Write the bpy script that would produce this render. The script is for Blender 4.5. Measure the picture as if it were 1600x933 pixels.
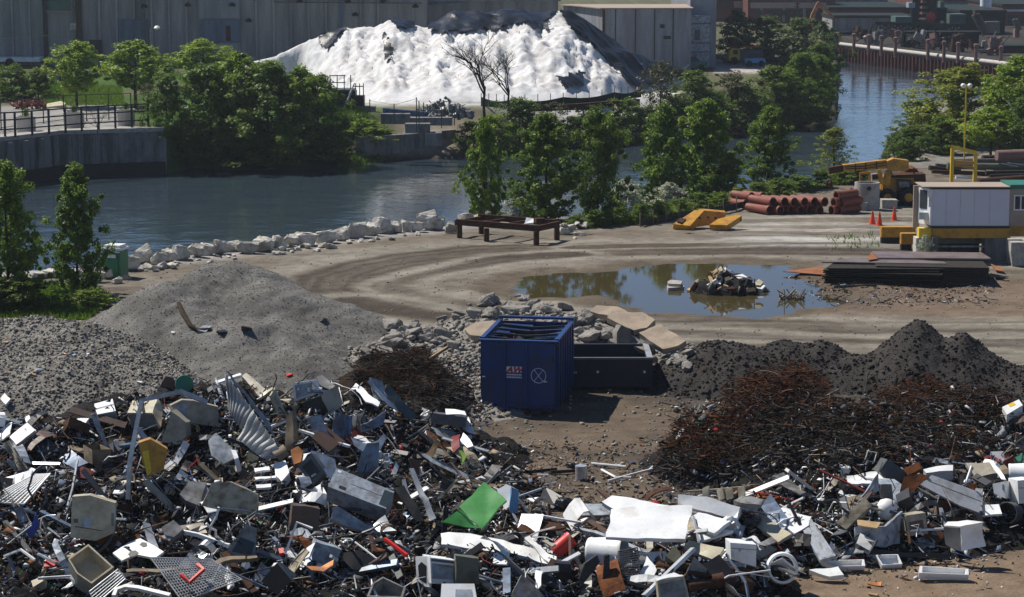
import bpy, bmesh, math, random
import numpy as np
R = math.radians
scene = bpy.context.scene
for o in list(bpy.data.objects): bpy.data.objects.remove(o)
COL = scene.collection

# ------------------------------------------------------------------ camera
CAMZ, FPX, CU, CV, VH = 15.0, 3600.0, 800.0, 466.5, -100.0
TH = math.atan((CV - VH) / FPX)
cam = bpy.data.cameras.new('camera'); cam.lens = 81.0; cam.sensor_width = 36.0
cam.clip_start = 0.5; cam.clip_end = 6000
camo = bpy.data.objects.new('camera', cam); COL.objects.link(camo)
camo.location = (0, 0, CAMZ); camo.rotation_euler = (math.pi/2 - TH, 0, 0)
scene.camera = camo

# ------------------------------------------------------------------ sky and sun
SUN = np.array([-1.55, 1.05, 2.45]); SUN /= np.linalg.norm(SUN)
ELEV = math.asin(SUN[2]); AZ = math.atan2(SUN[0], SUN[1])       # azimuth from +Y towards +X
world = bpy.data.worlds.new('World'); scene.world = world; world.use_nodes = True
wn = world.node_tree; wn.nodes.clear()
sky = wn.nodes.new('ShaderNodeTexSky'); sky.sky_type = 'NISHITA'; sky.sun_disc = False
sky.sun_elevation = ELEV; sky.sun_rotation = AZ; sky.air_density = 0.55; sky.dust_density = 0.0; sky.ozone_density = 3.0
bg = wn.nodes.new('ShaderNodeBackground'); bg.inputs[1].default_value = 0.088
wo = wn.nodes.new('ShaderNodeOutputWorld')
wn.links.new(sky.outputs[0], bg.inputs[0]); wn.links.new(bg.outputs[0], wo.inputs[0])
sl = bpy.data.lights.new('sun', 'SUN'); sl.energy = 5.0; sl.angle = R(0.5); sl.color = (1.0, 0.95, 0.87)
so = bpy.data.objects.new('sun', sl); COL.objects.link(so); so.location = (-40, 30, 80)
from mathutils import Vector, Matrix
so.rotation_euler = Vector(SUN).to_track_quat('Z', 'Y').to_euler()
scene.view_settings.view_transform = 'Standard'; scene.view_settings.look = 'None'
scene.view_settings.exposure = 0.2; scene.view_settings.gamma = 1.0
scene.render.engine = 'CYCLES'
scene.cycles.max_bounces = 5; scene.cycles.transparent_max_bounces = 6
scene.cycles.diffuse_bounces = 2; scene.cycles.glossy_bounces = 3

# ------------------------------------------------------------------ points from the ground plan
F_ = np.array([0, math.cos(TH), -math.sin(TH)]); U_ = np.array([0, math.sin(TH), math.cos(TH)])
C_ = np.array([0, 0, CAMZ])
def ray(u, v): return F_ + np.array([(u-CU)/FPX, 0, 0]) + U_*((CV-v)/FPX)
def P(u, v, z=0.0):
    d = ray(u, v); return C_ + d*((z-CAMZ)/d[2])
def PY(u, v, Y):
    d = ray(u, v); return C_ + d*(Y/d[1])
def proj(x, y, z):
    zz = z-CAMZ; zc = y*F_[1] + zz*F_[2]
    return CU + FPX*x/zc, CV - FPX*(y*U_[1] + zz*U_[2])/zc
def ppm(Y): return FPX/(Y*math.cos(TH)+CAMZ*math.sin(TH))      # pixels per metre there

# ------------------------------------------------------------------ numpy noise
def _h(ix, iy, seed):
    n = (ix.astype(np.int64)*374761393 + iy.astype(np.int64)*668265263 + seed*1442695041) & 0x7fffffff
    n = ((n ^ (n >> 13))*1274126177) & 0x7fffffff
    n = (n ^ (n >> 16)) & 0xffff
    return n/65535.0
def vn(x, y, seed=0):
    x = np.asarray(x, float); y = np.asarray(y, float)
    ix = np.floor(x); iy = np.floor(y); fx = x-ix; fy = y-iy
    fx = fx*fx*(3-2*fx); fy = fy*fy*(3-2*fy)
    a = _h(ix, iy, seed); b = _h(ix+1, iy, seed); c = _h(ix, iy+1, seed); d = _h(ix+1, iy+1, seed)
    return (a+(b-a)*fx)*(1-fy) + (c+(d-c)*fx)*fy
def fbm(x, y, seed=0, octs=4, gain=.5):
    s = 0; a = 1; t = 0
    for k in range(octs):
        s = s + a*vn(x*2**k, y*2**k, seed+k*17); t += a; a *= gain
    return s/t*2-1
def seg_dist(x, y, poly, closed=True):
    """distance to a polyline, and the running length of the nearest point"""
    best = np.full(np.shape(x), 1e9); run = np.zeros(np.shape(x)); L = 0
    n = len(poly)
    for i in range(n if closed else n-1):
        ax, ay = poly[i][:2]; bx, by = poly[(i+1) % n][:2]
        dx, dy = bx-ax, by-ay; l2 = dx*dx+dy*dy+1e-9
        t = np.clip(((x-ax)*dx+(y-ay)*dy)/l2, 0, 1)
        d = np.hypot(x-ax-t*dx, y-ay-t*dy)
        m = d < best; best = np.where(m, d, best); run = np.where(m, L+t*math.sqrt(l2), run)
        L += math.sqrt(l2)
    return best, run
def inside(x, y, poly):
    r = np.zeros(np.shape(x), bool); n = len(poly)
    for i in range(n):
        ax, ay = poly[i][:2]; bx, by = poly[(i+1) % n][:2]
        c = ((ay > y) != (by > y)) & (x < (bx-ax)*(y-ay)/((by-ay) if by != ay else 1e-9)+ax)
        r ^= c
    return r
def sdist(x, y, poly):
    d, _ = seg_dist(x, y, poly); return np.where(inside(x, y, poly), d, -d)
def sm(a, b, x):
    t = np.clip((x-a)/(b-a), 0, 1); return t*t*(3-2*t)

# ------------------------------------------------------------------ materials
MATS = {}
def rgb(c): return (c[0], c[1], c[2], 1)
def mat(key, col, col2=None, amt=.5, scale=3.0, rough=.6, metal=0.0, bump=.15, bscale=25.0, var=.18, spec=.4, attr=None, rnd=0.0, streak=0):
    """procedural surface: two colours broken by noise, fine value variation, bump"""
    if key in MATS: return MATS[key]
    m = bpy.data.materials.new(key); m.use_nodes = True; nt = m.node_tree; N = nt.nodes; L = nt.links
    b = N['Principled BSDF']; b.inputs['Roughness'].default_value = rough; b.inputs['Metallic'].default_value = metal
    b.inputs['Specular IOR Level'].default_value = spec if rough < .78 else .08
    g = N.new('ShaderNodeNewGeometry')
    n1 = N.new('ShaderNodeTexNoise'); n1.inputs['Scale'].default_value = scale; n1.inputs['Detail'].default_value = 6; n1.inputs['Roughness'].default_value = .65
    if streak:
        mp = N.new('ShaderNodeMapping'); mp.inputs['Scale'].default_value = (1, 1, streak); L.new(g.outputs['Position'], mp.inputs[0]); L.new(mp.outputs[0], n1.inputs['Vector'])
    else: L.new(g.outputs['Position'], n1.inputs['Vector'])
    cr = N.new('ShaderNodeValToRGB'); cr.color_ramp.elements[0].position = .62-amt*.35; cr.color_ramp.elements[1].position = .72-amt*.2
    L.new(n1.outputs['Fac'], cr.inputs[0])
    mx = N.new('ShaderNodeMix'); mx.data_type = 'RGBA'
    if attr:
        at = N.new('ShaderNodeAttribute'); at.attribute_name = attr; L.new(at.outputs['Color'], mx.inputs[6])
    else: mx.inputs[6].default_value = rgb(col)
    mx.inputs[7].default_value = rgb(col2 if col2 else [c*.55 for c in col])
    if attr and not col2: mx.inputs[0].default_value = 0
    else:
        mm = N.new('ShaderNodeMath'); mm.operation = 'MULTIPLY'; mm.inputs[1].default_value = min(1, amt*1.3); L.new(cr.outputs[0], mm.inputs[0]); L.new(mm.outputs[0], mx.inputs[0])
    n2 = N.new('ShaderNodeTexNoise'); n2.inputs['Scale'].default_value = bscale; n2.inputs['Detail'].default_value = 5; n2.inputs['Roughness'].default_value = .7
    L.new(g.outputs['Position'], n2.inputs['Vector'])
    mr = N.new('ShaderNodeMapRange'); mr.inputs[1].default_value = .25; mr.inputs[2].default_value = .75; mr.inputs[3].default_value = 1-var; mr.inputs[4].default_value = 1+var
    L.new(n2.outputs['Fac'], mr.inputs[0])
    ml = N.new('ShaderNodeMix'); ml.data_type = 'RGBA'; ml.blend_type = 'MULTIPLY'; ml.inputs[0].default_value = 1
    L.new(mx.outputs[2], ml.inputs[6]); L.new(mr.outputs[0], ml.inputs[7])
    out = ml.outputs[2]
    if rnd:
        rr = N.new('ShaderNodeMapRange'); rr.inputs[3].default_value = 1-rnd; rr.inputs[4].default_value = 1+rnd
        L.new(g.outputs['Random Per Island'], rr.inputs[0])
        m3 = N.new('ShaderNodeMix'); m3.data_type = 'RGBA'; m3.blend_type = 'MULTIPLY'; m3.inputs[0].default_value = 1
        L.new(out, m3.inputs[6]); L.new(rr.outputs[0], m3.inputs[7]); out = m3.outputs[2]
    L.new(out, b.inputs['Base Color'])
    if bump:
        bp = N.new('ShaderNodeBump'); bp.inputs['Strength'].default_value = min(1, bump*2); bp.inputs['Distance'].default_value = .03
        L.new(n2.outputs['Fac'], bp.inputs['Height']); L.new(bp.outputs[0], b.inputs['Normal'])
    MATS[key] = m; return m

def leaf_mat(key, c1, c2, trans=.35):
    m = bpy.data.materials.new(key); m.use_nodes = True; nt = m.node_tree; N = nt.nodes; L = nt.links; N.clear()
    o = N.new('ShaderNodeOutputMaterial'); d = N.new('ShaderNodeBsdfPrincipled'); d.inputs['Roughness'].default_value = .5; d.inputs['Specular IOR Level'].default_value = .25
    t = N.new('ShaderNodeBsdfTranslucent'); ms = N.new('ShaderNodeMixShader'); ms.inputs[0].default_value = trans
    g = N.new('ShaderNodeNewGeometry'); at = N.new('ShaderNodeAttribute'); at.attribute_name = 'tint'
    ad = N.new('ShaderNodeMath'); ad.operation = 'MULTIPLY_ADD'; ad.inputs[1].default_value = .45
    L.new(g.outputs['Random Per Island'], ad.inputs[0]); L.new(at.outputs['Fac'], ad.inputs[2])
    oi = N.new('ShaderNodeObjectInfo'); a2 = N.new('ShaderNodeMath'); a2.operation = 'MULTIPLY_ADD'; a2.inputs[1].default_value = .25
    L.new(oi.outputs['Random'], a2.inputs[0]); L.new(ad.outputs[0], a2.inputs[2])
    mx = N.new('ShaderNodeMix'); mx.data_type = 'RGBA'; mx.inputs[6].default_value = rgb(c1); mx.inputs[7].default_value = rgb(c2)
    L.new(a2.outputs[0], mx.inputs[0]); L.new(mx.outputs[2], d.inputs['Base Color'])
    br = N.new('ShaderNodeMix'); br.data_type = 'RGBA'; br.blend_type = 'MULTIPLY'; br.inputs[0].default_value = 1; br.inputs[7].default_value = (1.2, 1.5, .5, 1)
    L.new(mx.outputs[2], br.inputs[6]); L.new(br.outputs[2], t.inputs['Color'])
    L.new(d.outputs[0], ms.inputs[1]); L.new(t.outputs[0], ms.inputs[2]); L.new(ms.outputs[0], o.inputs[0])
    MATS[key] = m; return m

def water_mat(key, col, rough, scales, strength, stretch=(1, 1, 1)):
    m = bpy.data.materials.new(key); m.use_nodes = True; nt = m.node_tree; N = nt.nodes; L = nt.links
    b = N['Principled BSDF']; b.inputs['Base Color'].default_value = rgb(col); b.inputs['Roughness'].default_value = rough
    b.inputs['IOR'].default_value = 1.38; b.inputs['Specular IOR Level'].default_value = .5
    g = N.new('ShaderNodeNewGeometry'); mp = N.new('ShaderNodeMapping'); mp.inputs['Scale'].default_value = stretch
    L.new(g.outputs['Position'], mp.inputs[0]); last = None
    for s, d in scales:
        n = N.new('ShaderNodeTexNoise'); n.inputs['Scale'].default_value = s; n.inputs['Detail'].default_value = 3
        L.new(mp.outputs[0], n.inputs['Vector'])
        bp = N.new('ShaderNodeBump'); bp.inputs['Strength'].default_value = strength; bp.inputs['Distance'].default_value = d
        L.new(n.outputs['Fac'], bp.inputs['Height'])
        if last: L.new(last.outputs[0], bp.inputs['Normal'])
        last = bp
    if last: L.new(last.outputs[0], b.inputs['Normal'])
    MATS[key] = m; return m

def paint(key, c, dirt=(.12, .09, .06), amt=.35, rough=.45, metal=0.0, scale=2.5, bump=.05, var=.12):
    return mat(key, c, dirt, amt, scale, rough, metal, bump, 14, var)
# scrap palette
paint('white', (.80, .81, .81), (.55, .50, .42), .4, scale=1.6, var=.07); paint('cream', (.52, .47, .34), (.28, .22, .14), .5, scale=2)
paint('beige', (.37, .34, .27), (.19, .155, .11), .5, scale=2); paint('stained', (.40, .36, .26), (.10, .07, .045), .6, scale=4)
paint('bluegrey', (.36, .41, .47), (.13, .12, .11), .55, scale=4); paint('steelblue', (.16, .22, .32), (.09, .085, .08), .55, metal=.2, scale=4)
paint('galv', (.52, .54, .56), (.25, .23, .20), .4, rough=.38, metal=.55); paint('grey', (.25, .255, .255), (.10, .08, .06), .55, scale=4)
paint('dgrey', (.10, .105, .11), (.05, .04, .03), .4); paint('black', (.018, .018, .02), (.05, .04, .03), .3)
paint('brown', (.11, .065, .045), (.05, .03, .02), .4); paint('rust', (.20, .075, .03), (.07, .03, .018), .55, rough=.85, scale=6, bump=.2)
paint('darkrust', (.085, .042, .026), (.03, .02, .015), .5, rough=.85, scale=6, bump=.2)
paint('yellow', (.50, .25, .022), (.17, .08, .03), .45); paint('brightyellow', (.75, .50, .03), (.25, .15, .04), .25)
paint('green', (.065, .30, .07), (.05, .12, .04), .3, scale=4); paint('dgreen', (.03, .16, .10), (.02, .05, .03), .3)
paint('red', (.55, .025, .02), (.18, .02, .02), .25); paint('dred', (.17, .025, .02), (.06, .02, .02), .3)
paint('blue', (.03, .07, .33), (.02, .03, .08), .3); paint('wood', (.40, .27, .15), (.18, .11, .06), .45, rough=.8)
paint('oldwood', (.26, .21, .15), (.10, .08, .06), .5, rough=.85); paint('cardboard', (.50, .35, .19), (.25, .16, .08), .3, rough=.9)
paint('olive', (.13, .13, .09), (.06, .05, .03), .4); paint('orange', (.80, .07, .015), (.35, .05, .02), .15, rough=.5)
paint('copper', (.50, .20, .07), (.12, .05, .03), .5, metal=.4); paint('limegreen', (.25, .40, .05), (.1, .15, .04), .3)
paint('glassdark', (.05, .07, .08), (.03, .03, .03), .3, rough=.12)
paint('skyblue', (.16, .35, .55), (.08, .12, .18), .3)
mat('rubber', (.02, .02, .02), (.05, .045, .04), .4, 4, .85)
mat('bark', (.075, .055, .04), (.03, .022, .016), .5, 9, .95, 0, .4, 30)
mat('deadbark', (.05, .045, .04), (.02, .018, .016), .5, 9, .95, 0, .3, 30)
mat('concrete', (.40, .38, .34), (.24, .22, .19), .5, 2.5, .9, 0, .35, 14, .2)
mat('oldconcrete', (.26, .245, .22), (.10, .092, .085), .6, 1.2, .9, 0, .4, 10, .25, streak=.3)
mat('limestone', (.55, .52, .46), (.26, .235, .19), .6, 2.2, .9, 0, .6, 9, .25, rnd=.3)
mat('rubble', (.27, .255, .23), (.17, .15, .13), .5, 3.5, .92, 0, .6, 16, .25, rnd=.25)
mat('slab', (.36, .29, .22), (.24, .20, .16), .5, 1.6, .9, 0, .3, 18, .2)
mat('salt', (.68, .68, .68), (.46, .44, .42), .5, .5, .85, 0, 1.0, 5.0, .14)
mat('tarp', (.007, .008, .009), (.014, .014, .016), .4, 1.2, .34, 0, .35, 5, .2, spec=.22)
mat('tarpsheen', (.009, .010, .011), (.016, .016, .018), .4, 1.2, .28, 0, .35, 5, .2, spec=.4)
mat('gravel', (.185, .178, .165), (.095, .090, .082), .6, .45, .95, 0, .9, 16, .42)
mat('coarse', (.25, .235, .21), (.12, .11, .095), .5, 1.5, .95, 0, .9, 14, .35, rnd=.55)
mat('darksoil', (.044, .040, .037), (.022, .019, .018), .5, 1.2, .95, 0, .9, 12, .4, rnd=.3)
mat('scrapbase', (.020, .018, .016), (.008, .008, .009), .6, 3, .8, 0, .9, 12, .5)  # near black: deep shade between scrap pieces put into the base colour
mat('litter', (1, 1, 1), None, .3, 3, .8, .0, .1, 14, .15, attr='col')
mat('steelplate', (.22, .175, .165), (.13, .075, .055), .5, 1.2, .5, .35, .08, 12, .15)
mat('rustplate', (.30, .13, .065), (.17, .07, .04), .5, 1.5, .8, .1, .1, 12, .2)
mat('clay', (.20, .058, .036), (.12, .042, .03), .4, 3, .6, 0, .1, 18, .12)
mat('sheetpile', (.075, .030, .025), (.05, .022, .02), .6, .5, .8, .1, .1, 5, .2)
mat('clayplain', (.22, .14, .12), (.15, .10, .085), .5, .8, .9)
mat('warewall', (.33, .315, .31), (.19, .18, .185), .6, .9, .9, 0, .1, 5, .14, streak=.12)
mat('warewall2', (.28, .29, .32), (.17, .17, .185), .6, .9, .85, 0, .1, 5, .12, streak=.12)
mat('warepanel', (.12, .16, .22), (.06, .075, .10), .6, 1.2, .7, streak=.15)
mat('brick', (.14, .06, .048), (.09, .04, .035), .5, .4, .9, 0, .1, 6, .15)
mat('factorydark', (.018, .03, .03), (.03, .035, .032), .5, .5, .8)
mat('factorygreen', (.06, .11, .10), (.03, .05, .05), .5, .5, .7)
mat('tanwall', (.36, .29, .23), (.28, .22, .18), .4, .8, .7, 0, .03, 10, .05)
mat('trailerwhite', (.62, .62, .68), (.55, .55, .60), .4, .5, .5, 0, .02, 10, .03)
mat('wirebrown', (.045, .026, .014), (.018, .012, .008), .5, 3, .9, 0, 0, 10, .2, rnd=.5)
mat('wirerust', (.085, .031, .014), (.03, .016, .010), .5, 3, .9, 0, 0, 10, .2, rnd=.5)
mat('wiregrey', (.035, .032, .029), (.015, .014, .013), .5, 3, .7, .2, 0, 10, .2, rnd=.5)
mat('corrug', (.46, .46, .44), (.25, .24, .22), .45, 2.0, .5, .25, .05, 10, .12)
mat('bluecontainer', (.009, .042, .16), (.035, .028, .025), .42, 2.4, .42, 0, .06, 8, .15)
mat('blackcontainer', (.012, .016, .028), (.03, .027, .025), .4, 1.6, .5, 0, .06, 8, .15)
mat('markwhite', (.75, .76, .78), (.5, .5, .52), .3, 8, .5, 0, 0)
mat('markred', (.40, .02, .03), (.3, .02, .03), .3, 8, .5, 0, 0)
mat('toiletgreen', (.012, .16, .075), (.01, .1, .05), .3, 2, .4, 0, .02)
mat('window', (.03, .04, .05), (.02, .025, .03), .3, 2, .08, 0, 0)
mat('greenwindow', (.05, .12, .09), (.03, .07, .06), .4, .8, .3)
mat('planter', (.50, .47, .43), (.36, .33, .30), .4, 2, .85)
mat('netting', (.012, .035, .022), (.02, .03, .02), .4, 1.5, .8)
mat('silt', (.05, .055, .045), (.03, .03, .025), .5, 3, .9)
mat('leaflit', (.1, .1, .1), None, .3)
leaf_mat('maple', (.032, .070, .010), (.215, .285, .034))
leaf_mat('mapledark', (.026, .055, .009), (.165, .225, .028))
leaf_mat('bright', (.075, .135, .014), (.320, .390, .045))
leaf_mat('willow', (.095, .120, .018), (.330, .330, .055))
leaf_mat('hazy', (.055, .085, .035), (.130, .165, .070))
leaf_mat('brownish', (.050, .050, .020), (.100, .095, .035), .25)
leaf_mat('blossom', (.10, .14, .07), (.62, .60, .52), .15)
leaf_mat('grassblade', (.05, .09, .012), (.17, .24, .035), .3)
water_mat('river', (.034, .052, .068), .06, [(.35, .34), (1.3, .12), (4.0, .045)], .2, (1, 1.0, 1))
water_mat('pond', (.060, .048, .020), .04, [(1.2, .010)], .12)

# ------------------------------------------------------------------ building helpers
ORI = {}
def link(o): COL.objects.link(o); return o
class MB:
    def __init__(s): s.v = []; s.f = []; s.m = []; s.mi = 0
    def add(s, vs, fs):
        b = len(s.v); s.v.extend([tuple(map(float, p)) for p in vs])
        for f in fs: s.f.append(tuple(b+i for i in f)); s.m.append(s.mi)
        return s
    def box(s, c, d, M=None):
        x, y, z = [k/2 for k in d]; c = np.array(c, float)
        vs = [np.array(p) for p in ((-x,-y,-z),(x,-y,-z),(x,y,-z),(-x,y,-z),(-x,-y,z),(x,-y,z),(x,y,z),(-x,y,z))]
        if M is not None: vs = [M @ p for p in vs]
        return s.add([c+p for p in vs], [(0,3,2,1),(4,5,6,7),(0,1,5,4),(1,2,6,5),(2,3,7,6),(3,0,4,7)])
    def b2(s, x0, x1, y0, y1, z0, z1): return s.box(((x0+x1)/2, (y0+y1)/2, (z0+z1)/2), (abs(x1-x0), abs(y1-y0), abs(z1-z0)))
    def tube(s, pts, r, n=6, cap=True):
        pts = [np.array(p, float) for p in pts]; rs = r if hasattr(r, '__len__') else [r]*len(pts); vs = []; prev = None
        for i, p in enumerate(pts):
            t = pts[min(i+1, len(pts)-1)]-pts[max(i-1, 0)]; t = t/(np.linalg.norm(t)+1e-9)
            a = prev if prev is not None else (np.array([0, 0, 1.]) if abs(t[2]) < .9 else np.array([1., 0, 0]))
            a = a-t*np.dot(a, t); a = a/(np.linalg.norm(a)+1e-9); prev = a; b = np.cross(t, a)
            for k in range(n):
                q = 2*math.pi*k/n+math.pi/n; vs.append(p+rs[i]*(a*math.cos(q)+b*math.sin(q)))
        fs = [(i*n+k, i*n+(k+1) % n, (i+1)*n+(k+1) % n, (i+1)*n+k) for i in range(len(pts)-1) for k in range(n)]
        if cap: fs += [tuple(range(n))[::-1], tuple((len(pts)-1)*n+k for k in range(n))]
        return s.add(vs, fs)
    def bar(s, p, q, w, h=None): return s.tube([p, q], (h or w)*.7071, 4)
    def prism(s, poly, vec):
        n = len(poly); a = [np.array(p, float) for p in poly]; b = [p+np.array(vec) for p in a]
        nn = sum((np.cross(a[i]-a[0], a[(i+1) % n]-a[0]) for i in range(n)), np.zeros(3))
        fs = [tuple(range(n)), tuple(range(2*n-1, n-1, -1))]+[(i, n+i, n+(i+1) % n, (i+1) % n) for i in range(n)]
        if np.dot(nn, vec) > 0: fs = [f[::-1] for f in fs]
        return s.add(a+b, fs)
    def lathe(s, prof, o, n=20, M=None, cap=True):
        o = np.array(o, float); vs = []
        for r, z in prof:
            for k in range(n):
                q = 2*math.pi*k/n; p = np.array([r*math.cos(q), r*math.sin(q), z]); vs.append(o+(M @ p if M is not None else p))
        m = len(prof); fs = [(i*n+k, i*n+(k+1) % n, (i+1)*n+(k+1) % n, (i+1)*n+k) for i in range(m-1) for k in range(n)]
        if cap: fs += [tuple(range(n))[::-1], tuple((m-1)*n+k for k in range(n))]
        return s.add(vs, fs)
    def build(s, name, mk, parent=None, origin=None, smooth=None):
        if parent is not None: origin = ORI[parent.name]
        elif origin is None: origin = np.array(s.v).mean(0); origin[2] = np.array(s.v)[:, 2].min()
        origin = np.array(origin, float)
        me = bpy.data.meshes.new(name); me.from_pydata([tuple(np.array(p)-origin) for p in s.v], [], s.f)
        for k in (mk if isinstance(mk, (list, tuple)) else [mk]): me.materials.append(MATS[k])
        if len(me.materials) > 1: me.polygons.foreach_set('material_index', s.m)
        finish(me, smooth)
        o = link(bpy.data.objects.new(name, me))
        if parent is not None: o.parent = parent
        else: o.location = origin
        ORI[o.name] = origin
        return o
def finish(me, smooth=None):
    if smooth:
        me.polygons.foreach_set('use_smooth', [True]*len(me.polygons))
        if smooth < 180: me.set_sharp_from_angle(angle=R(smooth))
    me.update()
def npmesh(name, v, f, mk, smooth=None, attr=None, pt_attr=None):
    """fast mesh from arrays; f is (n,4) or (n,3)"""
    me = bpy.data.meshes.new(name); v = np.asarray(v, np.float32); f = np.asarray(f, np.int32); k = f.shape[1]
    me.vertices.add(len(v)); me.vertices.foreach_set('co', v.ravel())
    me.loops.add(f.size); me.loops.foreach_set('vertex_index', f.ravel())
    me.polygons.add(len(f)); me.polygons.foreach_set('loop_start', np.arange(len(f), dtype=np.int32)*k)
    for q in (mk if isinstance(mk, (list, tuple)) else [mk]): me.materials.append(MATS[q])
    me.update(calc_edges=True); me.validate()
    if attr is not None:
        a = me.color_attributes.new('col', 'FLOAT_COLOR', 'POINT'); c = np.ones((len(v), 4), np.float32); c[:, :3] = attr
        a.data.foreach_set('color', c.ravel())
    if pt_attr is not None:
        a = me.attributes.new('tint', 'FLOAT', 'POINT'); a.data.foreach_set('value', np.asarray(pt_attr, np.float32))
    finish(me, smooth); return me
def tag(o, label, cat, group=None, kind=None):
    o['label'] = label; o['category'] = cat
    if group: o['group'] = group
    o['kind'] = kind or 'thing'
    return o
def thing(name, label, cat, loc, group=None):
    o = link(bpy.data.objects.new(name, None)); o.location = tuple(loc); o.empty_display_size = .3
    ORI[o.name] = np.array(loc, float); return tag(o, label, cat, group)
def structure(o): o['kind'] = 'structure'; return o
def copy_tree(src, loc, scale=(1, 1, 1), rotz=0.0, label=None, group=None):
    r = src.copy(); COL.objects.link(r); r.location = tuple(loc); r.scale = scale; r.rotation_euler = (0, 0, rotz)
    if label: r['label'] = label
    if group: r['group'] = group
    for ch in src.children:
        c = ch.copy(); COL.objects.link(c); c.parent = r
        for g in ch.children:
            d = g.copy(); COL.objects.link(d); d.parent = c
    return r
def rotm(rx=0, ry=0, rz=0):
    return np.array(Matrix.Rotation(rz, 3, 'Z') @ Matrix.Rotation(ry, 3, 'Y') @ Matrix.Rotation(rx, 3, 'X'))
def from_z(d):
    return np.array(Vector(d).to_track_quat('Z', 'Y').to_matrix())
ORD = ['nearest', 'second nearest', 'third nearest', 'fourth nearest', 'fifth nearest', 'sixth nearest', 'seventh nearest', 'eighth nearest', 'ninth nearest', 'tenth nearest', 'eleventh nearest', 'twelfth nearest', 'thirteenth nearest', 'fourteenth nearest', 'fifteenth nearest','sixteenth nearest','seventeenth nearest','eighteenth nearest','nineteenth nearest','twentieth nearest']
MARKS = []      # landmarks (short name, u, v, y)
def mark(short, p):
    u, v = proj(*p); MARKS.append((short, u, v))
PEND = []       # filler things waiting for a label: (object, description, category, point)
def trim(s):
    w = s.split()[:5]
    while w[-1] in ('of', 'the', 'a', 'on', 'at', 'with', 'in', 'behind', 'below', 'under', 'left', 'right', 'beside', 'by', 'and', 'to', 'near', 'between', 'from', 'its', 'two', 'far', 'open', 'front', 'over', 'bottom', 'upper'): w.pop()
    return ' '.join(w)
def resolve_labels():
    base = {}
    for o, desc, p in PEND:
        o['kind'] = 'thing'
        if 'in the container' in desc: base.setdefault(desc.replace('in the container', 'inside the blue container counted from its lettered end'), []).append((p[1], o)); continue
        u, v = proj(*p); best = min(MARKS, key=lambda m: (m[1]-u)**2+2.0*(m[2]-v)**2); dx, dy = u-best[1], v-best[2]
        if abs(dx) > 1.2*abs(dy): rel = 'right of' if dx > 0 else 'left of'
        else: rel = 'in front of' if dy > 0 else 'behind'
        base.setdefault('%s %s the %s' % (desc, rel, trim(best[0])), []).append((dx*dx+dy*dy, o))
    for lab, l in base.items():
        if len(l) == 1: l[0][1]['label'] = lab; continue
        for k, (d, o) in enumerate(sorted(l, key=lambda t: t[0])):
            o['label'] = (ORD[k] if k < len(ORD) else 'one of the farthest')+' '+lab
# ------------------------------------------------------------------ terrain
def px(l, z=0.0): return [tuple(P(u, v, z)[:2]) for u, v in l]
NEAR_BANK = px([(-900,470),(-300,440),(0,424),(110,420),(200,412),(300,398),(400,386),(500,374),(600,363),(690,353),(760,346),(900,338),(1000,328),(1100,308),(1200,290),(1300,272),(1380,258),(1440,247)])
RIGHT_BANK = px([(1425,232),(1415,212),(1428,180),(1450,160),(1500,150),(1900,146)])
FAR_WALL = px([(1900,174),(1600,134),(1440,112),(1300,93)], -2)
FAR_BANK = px([(1293,112),(1290,150),(1282,186),(1240,192),(1180,202),(1000,216),(900,226),(700,243),(560,251),(460,262),(300,263),(262,271),(100,277),(0,291),(-300,318),(-900,372)], -2)
RIVER = NEAR_BANK+RIGHT_BANK+FAR_WALL+FAR_BANK
PROM_WALL = px([(262,271),(100,277),(0,291),(-300,318),(-900,372)], -2)
POND = px([(792,446),(820,433),(870,426),(950,421),(990,413),(1060,411),(1150,410),(1235,414),(1250,430),(1275,446),(1330,470),(1325,481),(1262,486),(1190,495),(1110,492),(1010,486),(965,474),(900,470),(850,466),(800,457)])
PUDDLE = px([(985,380),(1010,374),(1080,371),(1150,372),(1135,378),(1060,383)])
SPIT = px([(905,464),(935,460),(955,468),(940,474),(905,472)])
def land(x, y):
    L = np.where((y > 140) & (x < .1415*y) & (y < 420), 1.2, 0.0)
    return L
def terrain(x, y):
    x = np.asarray(x, float); y = np.asarray(y, float)
    d = sdist(x, y, RIVER); L = land(x, y)
    near = (y < 140) | ((x > .142*y) & (y < 215)); wall, _ = seg_dist(x, y, PROM_WALL, False); pile, _ = seg_dist(x, y, FAR_WALL, False)
    nat = np.clip((d+4.5)*.5, 0, 5); drop = np.where(near, np.clip((d+.2)*.9, 0, 5), nat)
    hard = np.clip((d+.3)*8, 0, 6); drop = np.where((wall < 4) & ~near, hard, drop); drop = np.where((pile < 4) & ~near, hard, drop)
    n = fbm(x*.16, y*.16, 3)*.10+fbm(x*.8, y*.8, 5, 3)*.035+fbm(x*2.6, y*2.6, 6, 2)*.018
    pd = sdist(x, y, POND)+.55+fbm(x*.55, y*.55, 9)*1.1; pw = sdist(x, y, PUDDLE)+fbm(x*.9, y*.9, 12)*.5
    q = sm(-4, -1, np.maximum(pd, pw)); n = n*(1-q)+(fbm(x*1.4, y*1.4, 4, 3)*.015+.02)*q
    n = n-np.clip(pd*.07, -.05, .16)*q-np.where(pw > -.6, np.clip(pw*.08, 0, .09), 0)
    sp = sdist(x, y, SPIT); n = n+np.where(sp > -1.0, sm(-1.0, .6, sp)*.17, 0)
    far = sm(200, 400, y); n = np.where(np.abs(x) > 60, n*.5, n)
    return L+n*(1-.6*far)-drop
gx = np.concatenate([np.linspace(-900, -120, 14), np.linspace(-110, -41, 40), np.arange(-40, 44, .2), np.linspace(45, 120, 44), np.linspace(130, 900, 14)])
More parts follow.
